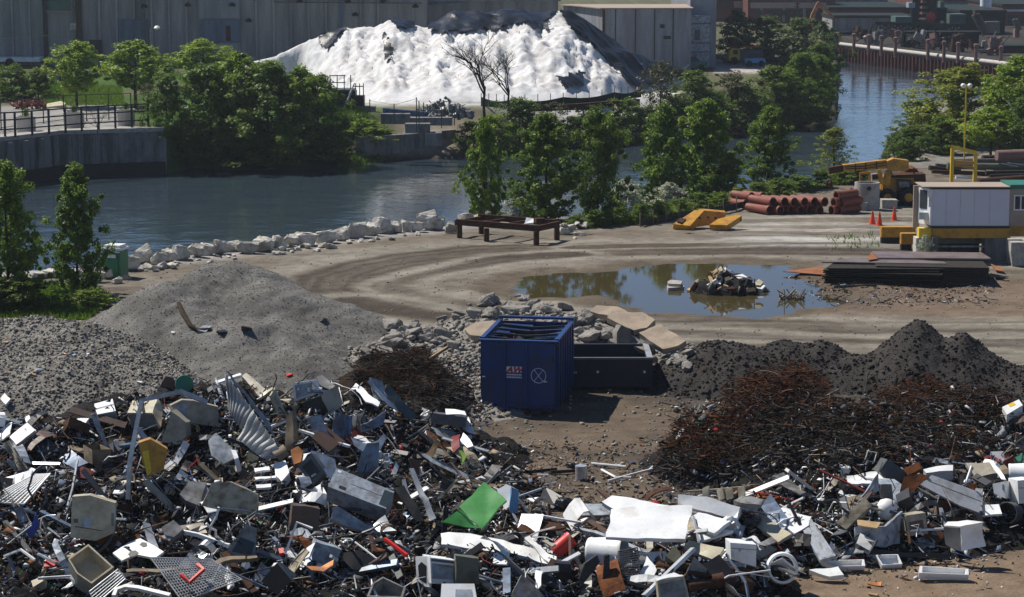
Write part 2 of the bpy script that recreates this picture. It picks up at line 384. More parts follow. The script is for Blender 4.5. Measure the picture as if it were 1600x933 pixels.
gy = np.concatenate([np.linspace(-40, 44, 16), np.arange(45, 132, .2), np.arange(132.5, 215, .6), np.arange(216, 330, 2.0), np.linspace(335, 2500, 24)])
GX, GY = np.meshgrid(gx, gy); GZ = terrain(GX, GY)
# soil colours of the ground, laid out in plan
def ground_colour(x, y):
    c = np.empty(x.shape+(3,)); u, v = proj(x, y, np.zeros_like(x))
    tan = np.array([.152, .130, .102]); pale = np.array([.235, .214, .178]); dark = np.array([.056, .044, .034]); grav = np.array([.33, .32, .30]); soil = np.array([.125, .096, .070])
    def mixc(a, b, t): return a*(1-t[..., None])+b*t[..., None]
    c[:] = tan; big = fbm(x*.12, y*.22, 21)
    c = mixc(c, pale, sm(-.05, .5, big)*.6); c = mixc(c, np.array([.165, .135, .102]), sm(.05, .5, -big)*.7)
    c = mixc(c, np.array([.095, .080, .063]), sm(.12, .45, fbm(x*.3, y*.55, 23))*.7)
    wob = fbm(x*.25, y*.25, 31)*.8
    tracks = [([(1700,396),(1300,390),(1050,391),(870,392),(760,394),(660,403),(580,416),(525,434),(515,450),(545,464),(640,480),(760,492),(900,512)], 2.3, .95),
              ([(900,398),(790,404),(700,420),(640,434),(615,447),(640,462),(720,476),(800,484)], 1.0, .6),
              ([(560,470),(700,500),(900,530),(1200,545),(1700,560)], 1.5, .5), ([(1000,500),(1300,512),(1700,520)], 1.3, .6), ([(1010,520),(1300,530),(1750,548)], .9, .55),
              ([(1750,372),(1400,377),(1150,384),(900,388)], .6, .5)]
    for pl, w, a in tracks:
        d, s = seg_dist(x, y, px(pl), False); d = d+wob*.5
        lines = fbm(d*1.6, s*.035, 41, 4)
        m = (1-sm(w*.45, w*1.1, d))*a*(.55+.9*sm(-.35, .35, lines)); c = mixc(c, dark, np.clip(m, 0, .9))
        m2 = sm(w*.8, w*1.2, d)*(1-sm(w*1.3, w*2.2, d))*.75; c = mixc(c, pale, m2)
    st = fbm(x*.05, y*1.5, 51, 4)*sm(470, 505, v)*(1-sm(575, 620, v))*sm(880, 1000, u)
    c = mixc(c, dark*1.25, np.clip(st*1.6, 0, .75)); c = mixc(c, pale, np.clip(-st*1.2, 0, .6))
    st = fbm(x*.06, y*1.1, 53, 4)*sm(330, 350, v)*(1-sm(385, 410, v))*sm(1100, 1200, u); c = mixc(c, np.array([.42, .41, .385]), np.clip(st*1.5+.2, 0, .75)*sm(1050, 1180, u)*sm(325, 345, v)*(1-sm(372, 395, v)))
    nb, _ = seg_dist(x, y, NEAR_BANK, False); g = 1-sm(.8, 3.2, nb+wob*.6); c = mixc(c, grav, g*.9*(1-sm(780, 880, u)))
    front = sm(585, 640, v+wob*25+fbm(x*.9, y*.9, 61)*22); c = mixc(c, soil, front*.95)
    blk = sm(.0, .45, fbm(x*.35, y*.35, 71)+.12)*front; c = mixc(c, np.array([.060, .050, .042]), blk*.75*(1-sm(860, 900, v)))
    low = sm(845, 890, v)*sm(1150, 1300, u); c = mixc(c, np.array([.20, .145, .10]), low*.8)
    mud = sm(425, 445, v+wob*12)*(1-sm(485, 500, v))*sm(1180, 1300, u); c = mixc(c, np.array([.15, .105, .075]), mud*.75)
    pd = sdist(x, y, POND)+.55+fbm(x*.55, y*.55, 9)*1.1; c = mixc(c, np.array([.10, .078, .055]), sm(-1.1, -.1, pd)*.85)
    mulch = (1-sm(1.5, 4.5, nb+wob))*sm(880, 960, u); c = mixc(c, np.array([.075, .060, .045]), mulch*.95)
    gl = (1-sm(120, 170, u+wob*20))*sm(430, 445, v)*(1-sm(490, 505, v)); c = mixc(c, np.array([.040, .065, .016]), gl)
    # far bank
    f = (y > 140) & (x < .1415*y); uu, vv = proj(x, y, np.full_like(x, 1.2)); cf = np.empty_like(c)
    cf[:] = np.array([.10, .10, .055]); cf = mixc(cf, np.array([.055, .105, .022]), sm(.0, .3, fbm(x*.1, y*.1, 81)+.3)*(1-sm(530, 640, uu)))
    conc = (1-sm(196, 204, uu))*sm(163, 168, vv); cf = mixc(cf, np.array([.27, .26, .245]), conc)
    sl = sm(520, 560, uu)*(1-sm(1040, 1100, uu))*sm(140, 146, vv)*(1-sm(158, 170, vv)); cf = mixc(cf, np.array([.62, .61, .58]), sl)
    s2 = sm(590, 640, uu)*(1-sm(740, 780, uu))*sm(165, 175, vv)*(1-sm(205, 215, vv)); cf = mixc(cf, np.array([.30, .25, .19]), s2*.8)
    rd = sm(1110, 1120, uu)*(1-sm(1190, 1230, uu))*sm(92, 95, vv)*(1-sm(112, 118, vv)); cf = mixc(cf, np.array([.36, .33, .30]), rd)
    c = np.where(f[..., None], cf, c); fr = (y > 215) & ~f; c = np.where(fr[..., None], np.array([.045, .040, .036]), c)
    rb = (y > 150) & (x > .142*y) & (y < 215); c = np.where(rb[..., None], np.array([.20, .185, .16]), c)
    d = sdist(x, y, RIVER); c = mixc(c, np.array([.05, .045, .035]), sm(.5, 2.0, d))
    return np.clip(c*(1+.22*fbm(x*.5, y*.5, 91)[..., None])*(1+.35*fbm(x*3.0, y*3.0, 93, 3)[..., None]), .01, 1)
mat('ground', (1, 1, 1), None, .3, 1.5, .95, 0, .8, 11, .30, attr='col')
def grid_faces(ny, nx, mask=None):
    i = np.arange(ny*nx).reshape(ny, nx)
    f = np.stack([i[:-1, :-1], i[:-1, 1:], i[1:, 1:], i[1:, :-1]], -1)
    return f.reshape(-1, 4) if mask is None else f[mask]
me = npmesh('ground', np.stack([GX, GY, GZ], -1).reshape(-1, 3), grid_faces(len(gy), len(gx)), 'ground', 180, attr=ground_colour(GX, GY).reshape(-1, 3))
structure(link(bpy.data.objects.new('ground', me)))
# water
w = MB(); w.add([(-900, 60, -2), (900, 60, -2), (900, 900, -2), (-900, 900, -2)], [(0, 1, 2, 3)])
structure(w.build('river_water', 'river', origin=(0, 0, 0)))
def water_sheet(name, poly, z, grow):
    c = np.mean(poly, 0); m = MB(); pts = [(c[0]+(p[0]-c[0])*grow, c[1]+(p[1]-c[1])*grow, z) for p in poly]
    m.add(pts, [tuple(range(len(pts)))]); o = m.build(name, 'pond', origin=(0, 0, 0)); return structure(o)
water_sheet('pond_water', POND, -.035, 1.2); water_sheet('puddle_water', PUDDLE, -.035, 1.1)

# ------------------------------------------------------------------ mounds as height functions
def cone(u, vp, vb, slope=.6, rnd=.8, z0=0.0, ax=1.0):
    b = P(u, vb, z0); Y = b[1]; z = PY(u, vp, Y)[2]; return (b[0], Y, z, slope, rnd, ax)
def mound(cones, x, y, amp=.2, sc=.6, seed=0, k=8.0, fine=.05):
    s = np.zeros(np.shape(x))
    for cx, cy, h, sl, r, ax in cones:
        d = np.sqrt(((x-cx)/ax)**2+(y-cy)**2+r*r)-r; s = s+np.exp(np.clip(k*(h-sl*d), -40, 60))
    h = np.log(s+1e-12)/k
    return h+fbm(x*sc, y*sc, seed, 4)*amp+fbm(x*sc*5, y*sc*5, seed+5, 3)*fine
MOUNDS = {
 'big': ([cone(365,403,530,.62,.4), cone(392,412,532,.62,.4), cone(345,411,532,.62,.4), cone(330,425,535,.62,.6), cone(265,445,550,.62,.8), cone(420,440,545,.55,.8), cone(300,470,560,.55,.8), cone(470,462,545,.5,.8), cone(520,482,546,.48,.8), cone(570,502,548,.45,.9), cone(400,500,570,.45,1.), cone(600,535,565,.4,.8), cone(230,500,560,.55,.8), cone(450,545,590,.4,1.)], .30, .60, 11, .07),
 'coarse': ([cone(60,499,585,.55,1.2), cone(-50,497,585,.5,1.5), cone(125,505,590,.55,1.), cone(-160,500,590,.5,1.5), cone(30,530,610,.5,1.2), cone(150,545,610,.5,1.), cone(220,575,620,.45,.8), cone(90,560,625,.45,1.2), cone(-60,560,630,.45,1.4)], .14, .8, 12, .10),
 'dark': ([cone(1128,536,595,.55,.8), cone(1160,540,596,.62,.5), cone(1085,568,590,.5,.7), cone(1225,532,592,.66,.5), cone(1278,536,592,.66,.5), cone(1345,556,600,.6,.6), cone(1434,502,600,.86,.22), cone(1503,519,605,.86,.22), cone(1590,577,612,.5,.9), cone(1660,570,612,.5,1.)], .12, .9, 13, .07),
 'rubble': ([cone(650,515,555,.5,.7), cone(600,540,572,.4,.8), cone(700,540,580,.35,1.), cone(790,487,535,.5,1.2), cone(740,500,540,.45,1.2), cone(860,492,540,.5,1.2), cone(910,500,545,.5,1.), cone(960,505,548,.5,.9), cone(1010,525,555,.45,.9), cone(1060,550,570,.4,.6), cone(700,560,600,.3,1.2), cone(740,600,630,.3,1.)], .12, 1.2, 14, .10),
 'wireleft': ([cone(622,556,632,.62,.8), cone(655,590,640,.6,.7), cone(590,585,640,.6,.7)], .15, 1.3, 15, .08),
 'wireright': ([cone(1092,668,728,.9,.5), cone(1135,660,732,.8,.6), cone(1190,622,728,.75,.5), cone(1235,600,722,.75,.5), cone(1300,640,735,.45,1.), cone(1370,655,735,.4,1.), cone(1450,625,715,.5,1.), cone(1520,625,715,.5,1.), cone(1590,655,720,.45,1.), cone(1660,640,720,.45,1.2)], .22, 1.1, 16, .12),
 'scrap': ([cone(u, p, b, .52, .9) for u, p, b in ((-40,665,725),(30,668,722),(100,662,716),(170,640,708),(230,622,702),(300,612,698),(360,612,698),(430,622,698),(500,620,702),(560,632,704),(620,650,708),(690,672,714),(735,714,740),(800,755,768),(0,770,842),(100,755,832),(250,742,826),(400,745,826),(550,745,826),(680,770,836),(760,808,850),(0,848,920),(200,838,916),(400,842,916),(600,856,920),(750,872,930),(-120,700,760),(-120,820,900),(0,930,1000),(250,925,1000),(500,930,1000),(750,940,1005),(950,960,1010))]
   + [cone(u, p, b, .62, .9) for u, p, b in ((860,842,872),(950,838,874),(1050,830,872),(1150,815,866),(1250,802,858),(1350,795,846),(1450,782,836),(1550,770,828),(1640,760,820),(1500,742,772),(1410,750,778),(1590,720,752),(850,900,930),(950,900,932),(1060,905,934),(1150,895,922))], .42, 1.1, 17, .22),
}
def surf(x, y):
    z = terrain(x, y)
    for c, a, s, sd, f in MOUNDS.values(): z = np.maximum(z, mound(c, x, y, a, s, sd, fine=f))
    return z
HX = np.arange(-30, 36, .1); HY = np.arange(46, 116, .1); _a, _b = np.meshgrid(HX, HY); HZ = surf(_a, _b)
def H(x, y):
    i = np.clip((np.asarray(x)-HX[0])/.1, 0, len(HX)-1.001); j = np.clip((np.asarray(y)-HY[0])/.1, 0, len(HY)-1.001)
    a = i.astype(int); b = j.astype(int); fx = i-a; fy = j-b
    return (HZ[b, a]*(1-fx)+HZ[b, a+1]*fx)*(1-fy)+(HZ[b+1, a]*(1-fx)+HZ[b+1, a+1]*fx)*fy
TT = np.arange(46, 116, .05)
def PH(u, v, lift=0.0):
    d = ray(u, v); t = TT/d[1]; x = d[0]*t; z = CAMZ+d[2]*t; hit = z <= H(x, TT)+lift
    k = int(np.argmax(hit)) if hit.any() else len(TT)-1
    return np.array([x[k], TT[k], z[k]])
def hnormal(x, y):
    e = .25; n = np.array([H(x-e, y)-H(x+e, y), H(x, y-e)-H(x, y+e), 2*e]); return n/np.linalg.norm(n)
def pile_mesh(name, key, mk, res, box, extra=None, clip=.06, smooth=180):
    c, a, s, sd, f = MOUNDS[key]; x0, x1, y0, y1 = box
    X, Y = np.meshgrid(np.arange(x0, x1, res), np.arange(y0, y1, res)); Z = mound(c, X, Y, a, s, sd, fine=f); T = terrain(X, Y)
    low = Z < T-clip; Z = np.where(low, T-clip, Z); m = ~(low[:-1, :-1] & low[1:, :-1] & low[:-1, 1:] & low[1:, 1:])
    v = np.stack([X, Y, Z], -1).reshape(-1, 3); fc = grid_faces(*X.shape, m); used = np.unique(fc); re = np.full(len(v), -1); re[used] = np.arange(len(used))
    return v[used], re[fc], (X, Y, Z, T, low)
def bbox(key, pad=4):
    c = np.array(MOUNDS[key][0]); r = c[:, 2]/c[:, 3]+c[:, 4]; r = np.clip(r, .5, 9)+1.5
    return ((c[:, 0]-r).min(), (c[:, 0]+r).max(), (c[:, 1]-r).min(), (c[:, 1]+r).max())
rng = np.random.default_rng(7)
def stone_set(n, box, size, inside_fn, seed, sink=.3):
    """n little angular stones strewn over the surface: arrays of vertices and triangles"""
    g = np.random.default_rng(seed)
    base = np.array([(1,0,0),(-1,0,0),(0,1,0),(0,-1,0),(0,0,1),(0,0,-1)], float); tri = np.array([(4,0,2),(4,2,1),(4,1,3),(4,3,0),(5,2,0),(5,1,2),(5,3,1),(5,0,3)])
    x = g.uniform(box[0], box[1], n*3); y = g.uniform(box[2], box[3], n*3); k = inside_fn(x, y); x, y = x[k][:n], y[k][:n]; n = len(x)
    s = size[0]*(size[1]/size[0])**(g.random(n)**2.2); z = H(x, y)+s*(.5-sink)
    v = base[None]*s[:, None, None]*g.uniform(.55, 1.25, (n, 6, 1)); q = g.uniform(0, 6.28, (n, 3))
    ca, sa = np.cos(q[:, 0]), np.sin(q[:, 0]); v2 = v.copy(); v2[..., 0] = v[..., 0]*ca[:, None]-v[..., 1]*sa[:, None]; v2[..., 1] = v[..., 0]*sa[:, None]+v[..., 1]*ca[:, None]
    cb, sb = np.cos(q[:, 1]), np.sin(q[:, 1]); v3 = v2.copy(); v3[..., 0] = v2[..., 0]*cb[:, None]-v2[..., 2]*sb[:, None]; v3[..., 2] = (v2[..., 0]*sb[:, None]+v2[..., 2]*cb[:, None])*.8
    v3 += np.stack([x, y, z], -1)[:, None]; f = tri[None]+(np.arange(n)*6)[:, None, None]
    return v3.reshape(-1, 3), f.reshape(-1, 3)
def quads_to_tris(f): return np.concatenate([f[:, [0, 1, 2]], f[:, [0, 2, 3]]])
def pile_object(name, key, mk, res, label, cat, stones=0, size=(.02, .08), kind=None, second=None):
    b = bbox(key); v, f, _ = pile_mesh(name, key, mk, res, b); f = quads_to_tris(f); c, a, s, sd, fn = MOUNDS[key]
    if stones:
        fn_in = lambda x, y: (mound(c, x, y, a, s, sd, fine=fn) > terrain(x, y)+.03) & (mound(c, x, y, a, s, sd, fine=fn) > H(x, y)-.05)
        v2, f2 = stone_set(stones, b, size, fn_in, sd+3); f = np.concatenate([f, f2+len(v)]); v = np.concatenate([v, v2])
    me = npmesh(name, v, f, mk, None); n = len(me.polygons); sm_ = np.zeros(n, bool)
    o = link(bpy.data.objects.new(name, me)); tag(o, label, cat, kind=kind); return o
pile_object('gravel_pile', 'big', 'gravel', .12, 'tall conical pile of fine grey gravel at the left of the yard', 'gravel pile', 14000, (.012, .04))
pile_object('crushed_stone_pile', 'coarse', 'coarse', .12, 'low broad heap of coarse crushed stone below the trees at far left', 'stone pile', 24000, (.025, .10))
pile_object('dark_soil_pile', 'dark', 'darksoil', .12, 'row of peaked black soil heaps behind the rusty wire', 'soil pile', 9000, (.02, .10))
pile_object('rubble_mound', 'rubble', 'rubble', .14, 'low mound of crushed concrete behind the two containers', 'rubble mound', 9000, (.03, .16))
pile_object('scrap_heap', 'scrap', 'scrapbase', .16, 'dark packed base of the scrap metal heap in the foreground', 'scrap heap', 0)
pile_object('wire_heap_base', 'wireleft', 'wirebrown', .15, 'dark brown mound of matted wire left of the blue container', 'wire heap')
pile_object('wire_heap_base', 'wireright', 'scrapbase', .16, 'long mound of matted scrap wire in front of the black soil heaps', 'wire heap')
for nm, p in (('tall grey gravel pile', PH(365, 470)), ('crushed stone heap', PH(60, 560)), ('black soil heaps', PH(1434, 560)), ('rubble mound', PH(880, 500))): mark(nm, p)
# small stones lying about the yard
def yard(x, y): return (sdist(x, y, RIVER) < -.6) & (sdist(x, y, POND) < -.3) & (H(x, y) < terrain(x, y)+.02)
v, f = stone_set(7000, (-26, 34, 54, 112), (.015, .07), yard, 77); v2, f2 = stone_set(1500, (-10, 26, 54, 80), (.03, .12), yard, 78)
me = npmesh('yard_gravel', np.concatenate([v, v2]), np.concatenate([f, f2+len(v)]), 'coarse'); tag(link(bpy.data.objects.new('yard_gravel', me)), 'loose stones strewn over the dirt yard', 'loose stones', kind='stuff')
# ------------------------------------------------------------------ trees
def tree_meshes(seed, kind, height=6.0, hw=2.0, base=.08, nb=60, clumps=150, leaves=60, leaf=.15, prof=None, spread=.34, mk='maple', bark='bark'):
    """trunk mesh with limbs and a crown of separate leaf faces set in clumps at the limb ends"""
    g = np.random.default_rng(seed); rr = random.Random(seed); prof = prof or (lambda t: math.sin(math.pi*min(1, (t*.92+.12)))**.7)
    ph = [rr.uniform(0, 6.28) for _ in range(4)]
    def env(t, q): return hw*prof(t)*(1+.22*math.sin(2*q+ph[0]+3*t)+.16*math.sin(5*q+ph[1]-7*t)+.12*math.sin(9*t+ph[2]))
    m = MB(); z0 = base*height; tr = .035*height**.9*.6
    lean = [(rr.uniform(-.03, .03)*height*k/5, rr.uniform(-.03, .03)*height*k/5) for k in range(6)]
    trunk = [(lean[k][0]*.6, lean[k][1]*.6, height*.93*k/5-.15*(k == 0)) for k in range(6)]
    m.tube(trunk, [tr*(1-.85*k/5) for k in range(6)], 7)
    cs = []
    for i in range(nb):
        t = ((i+rr.random())/nb)**.9; q = i*2.4+rr.uniform(-.5, .5); z = z0+t*(height-z0); r = env(t, q)*rr.uniform(.6, 1.0)
        rise = r*rr.uniform(.25, .7); zb = max(z0*.5, z-rise); f = zb/(height*.93)*5; k = min(4, int(f)); a = f-k; c0 = np.array(trunk[k])*(1-a)+np.array(trunk[k+1])*a
        tip = np.array([c0[0]+r*math.cos(q), c0[1]+r*math.sin(q), min(z, height)]); mid = (c0+tip)/2+np.array([rr.uniform(-.1, .1)*r, rr.uniform(-.1, .1)*r, -.08*r])
        br = max(.006*height*.4, tr*.32*(1-t)); m.tube([c0, mid, tip], [br, br*.65, br*.25], 4, False)
        for w in (1.0, .72, .45): cs.append((c0*(1-w)+tip*w+g.normal(0, .12, 3)*hw*.5, w))
    idx = g.permutation(len(cs))[:clumps]; V = []; T = []
    for j in idx:
        c, w = cs[j]; n = int(leaves*g.uniform(.5, 1.4)); cr = spread*height/6*g.uniform(.45, 1.5)
        p = g.normal(0, 1, (n, 3)); p /= np.linalg.norm(p, axis=1)[:, None]; p *= (g.random((n, 1))**.45)*cr; p[:, 2] *= .75; p = p+c
        nr = g.normal(0, .55, (n, 3))+(p-c)/cr*.5+np.array([0, 0, .55]); out = p-np.array([0, 0, height*.45]); nr += out/(np.linalg.norm(out, axis=1)[:, None]+.1)*.4
        nr /= np.linalg.norm(nr, axis=1)[:, None]; a = np.cross(nr, g.normal(0, 1, (n, 3))); a /= np.linalg.norm(a, axis=1)[:, None]; b = np.cross(nr, a)
        L = leaf*g.uniform(.6, 1.3, (n, 1)); W = L*.62
        q = np.stack([p-a*L, p+b*W-nr*L*.12, p+a*L, p-b*W-nr*L*.12], 1); V.append(q.reshape(-1, 3)); T.append(np.full(n*4, g.uniform(0, .4)))
    V = np.concatenate(V); V[:, 2] = np.maximum(V[:, 2], .05); f = np.arange(len(V)).reshape(-1, 4)
    crown = npmesh('crown', V, f, mk, None, pt_attr=np.concatenate(T))
    tm = bpy.data.meshes.new('trunk'); tm.from_pydata(m.v, [], m.f); tm.materials.append(MATS[bark]); finish(tm, 180)
    return tm, crown, float(V[:, 2].max()), float(np.percentile(np.hypot(V[:, 0], V[:, 1]), 93))
def bare_meshes(seed, height=6.0, hw=2.0, bark='deadbark', levels=5):
    rr = random.Random(seed); m = MB()
    def grow(p, d, l, r, lv):
        q = p+d*l; k = p+d*l*.5+np.array([rr.uniform(-.06, .06)*l for _ in range(3)]); m.tube([p, k, q], [r, r*.85, r*.65], 5 if lv < 2 else 3, False)
        if lv >= levels: return
        for i in range(rr.choice([2, 3, 3]) if lv else 4):
            nd = d+np.array([rr.gauss(0, .5), rr.gauss(0, .5), rr.gauss(.12, .25)]); nd /= np.linalg.norm(nd)
            grow(q-d*l*rr.uniform(0, .35), nd, l*rr.uniform(.6, .85), r*.62, lv+1)
    grow(np.array([0, 0, -.1]), np.array([.02, 0, 1.]), height*.27, height*.015, 0)
    z = max(p[2] for p in m.v); m.v = [(p[0]*height/z, p[1]*height/z, p[2]*height/z) for p in m.v]
    tm = bpy.data.meshes.new('trunk'); tm.from_pydata(m.v, [], m.f); tm.materials.append(MATS[bark]); finish(tm, 180); return tm
round_ = lambda t: math.sin(math.pi*min(1, t*.90+.10))**.6
pyr = lambda t: (1-t)**.75*min(1, .55+t*4)+.06
bushp = lambda t: math.sqrt(max(0, 1-(t*.98)**2))
KINDS = {}
for k in range(3):
    KINDS['maple', k] = tree_meshes(100+k, 'maple', 6, 2.0, .07, 90, 250, 80, .090, lambda t: max(.02, math.sin(math.pi*(t*.74+.26)))**.72, .30, 'maple')
    KINDS['dense', k] = tree_meshes(110+k, 'dense', 6, 2.6, .03, 90, 270, 78, .092, round_, .38, 'mapledark')
    KINDS['bright', k] = tree_meshes(120+k, 'bright', 6, 2.2, .32, 70, 170, 66, .10, round_, .38, 'bright')
    KINDS['bush', k] = tree_meshes(130+k, 'bush', 4, 2.2, .0, 60, 170, 60, .09, bushp, .50, 'mapledark')
    KINDS['lightbush', k] = tree_meshes(140+k, 'bush', 4, 2.0, .0, 60, 150, 60, .09, bushp, .48, 'bright')
    KINDS['willow', k] = tree_meshes(150+k, 'willow', 6, 2.6, .02, 90, 260, 90, .08, round_, .36, 'willow')
    KINDS['hazy', k] = tree_meshes(160+k, 'hazy', 6, 2.2, .05, 55, 130, 60, .12, round_, .44, 'hazy')
    KINDS['brown', k] = tree_meshes(170+k, 'brown', 4, 2.0, .0, 70, 140, 26, .07, bushp, .42, 'brownish')
KINDS['blossom', 0] = tree_meshes(180, 'b', 2, 1.1, .0, 60, 170, 40, .055, bushp, .55, 'blossom')
KINDS['blossom', 1] = tree_meshes(181, 'b', 2, 1.1, .0, 60, 170, 40, .055, bushp, .55, 'blossom')
for k in range(3): KINDS['shrub', k] = tree_meshes(185+k, 's', 2, 1.0, .0, 50, 120, 46, .06, bushp, .60, 'maple')
KINDS['conifer', 0] = tree_meshes(190, 'c', 5, 1.1, .03, 90, 220, 46, .075, pyr, .24, 'willow')
KINDS['sparse', 0] = tree_meshes(191, 'c', 5, 1.7, .05, 90, 200, 34, .06, pyr, .30, 'willow')
USED = {}
TREE_N = [0]
def plant(u, vb, vt, hw, kind, name, label, cat, z0=0.0, group=None, k=None, Y=None):
    """a tree or bush standing at picture column u on ground level z0, hw its half width in picture units"""
    b = P(u, vb, z0) if Y is None else np.array([PY(u, vb, Y)[0], Y, z0]); ks = [q for q in KINDS if q[0] == kind]; q = ks[TREE_N[0] % len(ks)] if k is None else (kind, k); TREE_N[0] += 1
    tm, cm, h, w = KINDS[q]; top = PY(u, vt, b[1])[2]; b[2] = float(terrain(b[0], b[1])); H_ = top-b[2]; W_ = hw/ppm(b[1])
    r = thing(name, label, cat, b, group); r.scale = (W_/w, W_/w, H_/h); r.rotation_euler = (0, 0, (TREE_N[0]*2.399) % 6.283)
    for nm, me in (('trunk', tm), ('crown', cm)):
        c = link(bpy.data.objects.new(nm, me)); c.parent = r
    mark(label_short(label), (b[0], b[1], (b[2]+top)/2)); return r
def label_short(l): return ' '.join(l.split()[:5])
# near bank
for a in [
 (14,478,246,62,'maple','maple_tree','large dark maple at the left picture edge on the near bank','tree'),
 (122,462,252,50,'maple','maple_tree','slender maple partly hiding the green portable toilet','tree'),
 (757,336,180,41,'maple','maple_tree','narrow maple leftmost of the bank trees behind the steel table','tree'),
 (852,346,173,60,'maple','maple_tree','full round maple directly behind the rusty steel table','tree'),
 (934,340,168,50,'dense','maple_tree','soft light maple between the full maple and the wide pair','tree'),
 (1034,306,158,56,'maple','maple_tree','left of the two wide maples above the white blossom','tree'),
 (1102,298,150,58,'maple','maple_tree','right of the two wide maples beside the small conifer','tree'),
 (1138,296,234,24,'conifer','conifer_tree','small yellow green conifer in front of the wide maple','tree'),
 (1200,292,164,46,'maple','maple_tree','dark pointed maple standing left of the small feathery tree','tree'),
 (1302,284,196,38,'sparse','larch_tree','small feathery light green tree beside the yellow crane boom','tree')]: plant(a[0], a[1], a[2], a[3]*(.84 if a[4] in ('maple', 'dense') else 1.0), *a[4:], group='trees on the near bank')
for i, (u, vb, vt, hw) in enumerate([(968,352,322,22),(1000,350,318,24),(1032,344,312,24),(1064,338,308,22),(1094,330,300,24),(1124,326,298,22),(1156,318,290,24),(1186,312,284,24),(1218,306,276,26),(1250,300,272,26),(1282,294,264,24),(1316,288,262,24),(1342,284,262,20),(930,356,326,22),(900,358,334,16),(690,352,338,8)]):
    plant(u, vb, vt, hw, 'shrub', 'hedge_shrub', ('low green hedge shrub on the bank, %s from left' % ['three','four','five','six','seven','eight','nine','ten','eleven','twelve','thirteen','fourteen','fifteen','two','one','zero'][i]) if i < 15 else 'tiny green shrub among the bank boulders left of the steel table', 'shrub', group='hedge shrubs along the bank')
for a in [(978,330,278,34,'blossom','blossom_bush','large white flowering bush below the left wide maple','bush'),(1046,322,284,26,'blossom','blossom_bush','smaller white flowering bush below the right wide maple','bush'),(812,342,300,26,'blossom','blossom_bush','pale flowering bush beside the leftmost narrow maple','bush'),(1186,300,278,18,'blossom','blossom_bush','small pale flowering bush under the dark pointed maple','bush')]: plant(*a, group='white flowering bushes')
for a in [(40,486,430,60,'bush','bank_bush','dark bush in the shade under the large left maple','bush'),(140,480,452,40,'shrub','bank_bush','low green bush in front of the slender maple','bush'),(-30,488,420,60,'bush','bank_bush','dark bush cut by the left picture edge','bush')]: plant(*a, group='bushes on the left bank')
# right bank
for a in [
 (1500,226,96,92,'willow','willow_tree','broad yellow green willow behind the yellow lamp pole','tree'),
 (1592,236,84,58,'bright','willow_tree','tall bright green tree at the right picture edge','tree'),
 (1424,236,196,34,'dense','bank_tree','low dark tree leaning over the water left of the willow','tree'),
 (1470,240,180,40,'dense','bank_tree','dark lower tree under the left side of the willow','tree'),
 (1548,250,165,46,'bright','bank_tree','mid green tree between the willow and the edge tree','tree'),
 (1398,232,206,26,'bush','bank_bush','low dark bush at the water edge left of the leaning tree','bush'),
 (1440,222,160,44,'dense','bank_tree','dark tree behind the leaning tree on the right bank','tree'),
 (1418,250,214,30,'bush','bank_bush','low bush at the near water edge below the leaning tree','bush'),
 (1600,252,150,44,'dense','bank_tree','dark tree below the bright tree at the right edge','tree')]: plant(*a, group='trees on the right bank', z0=0.0)
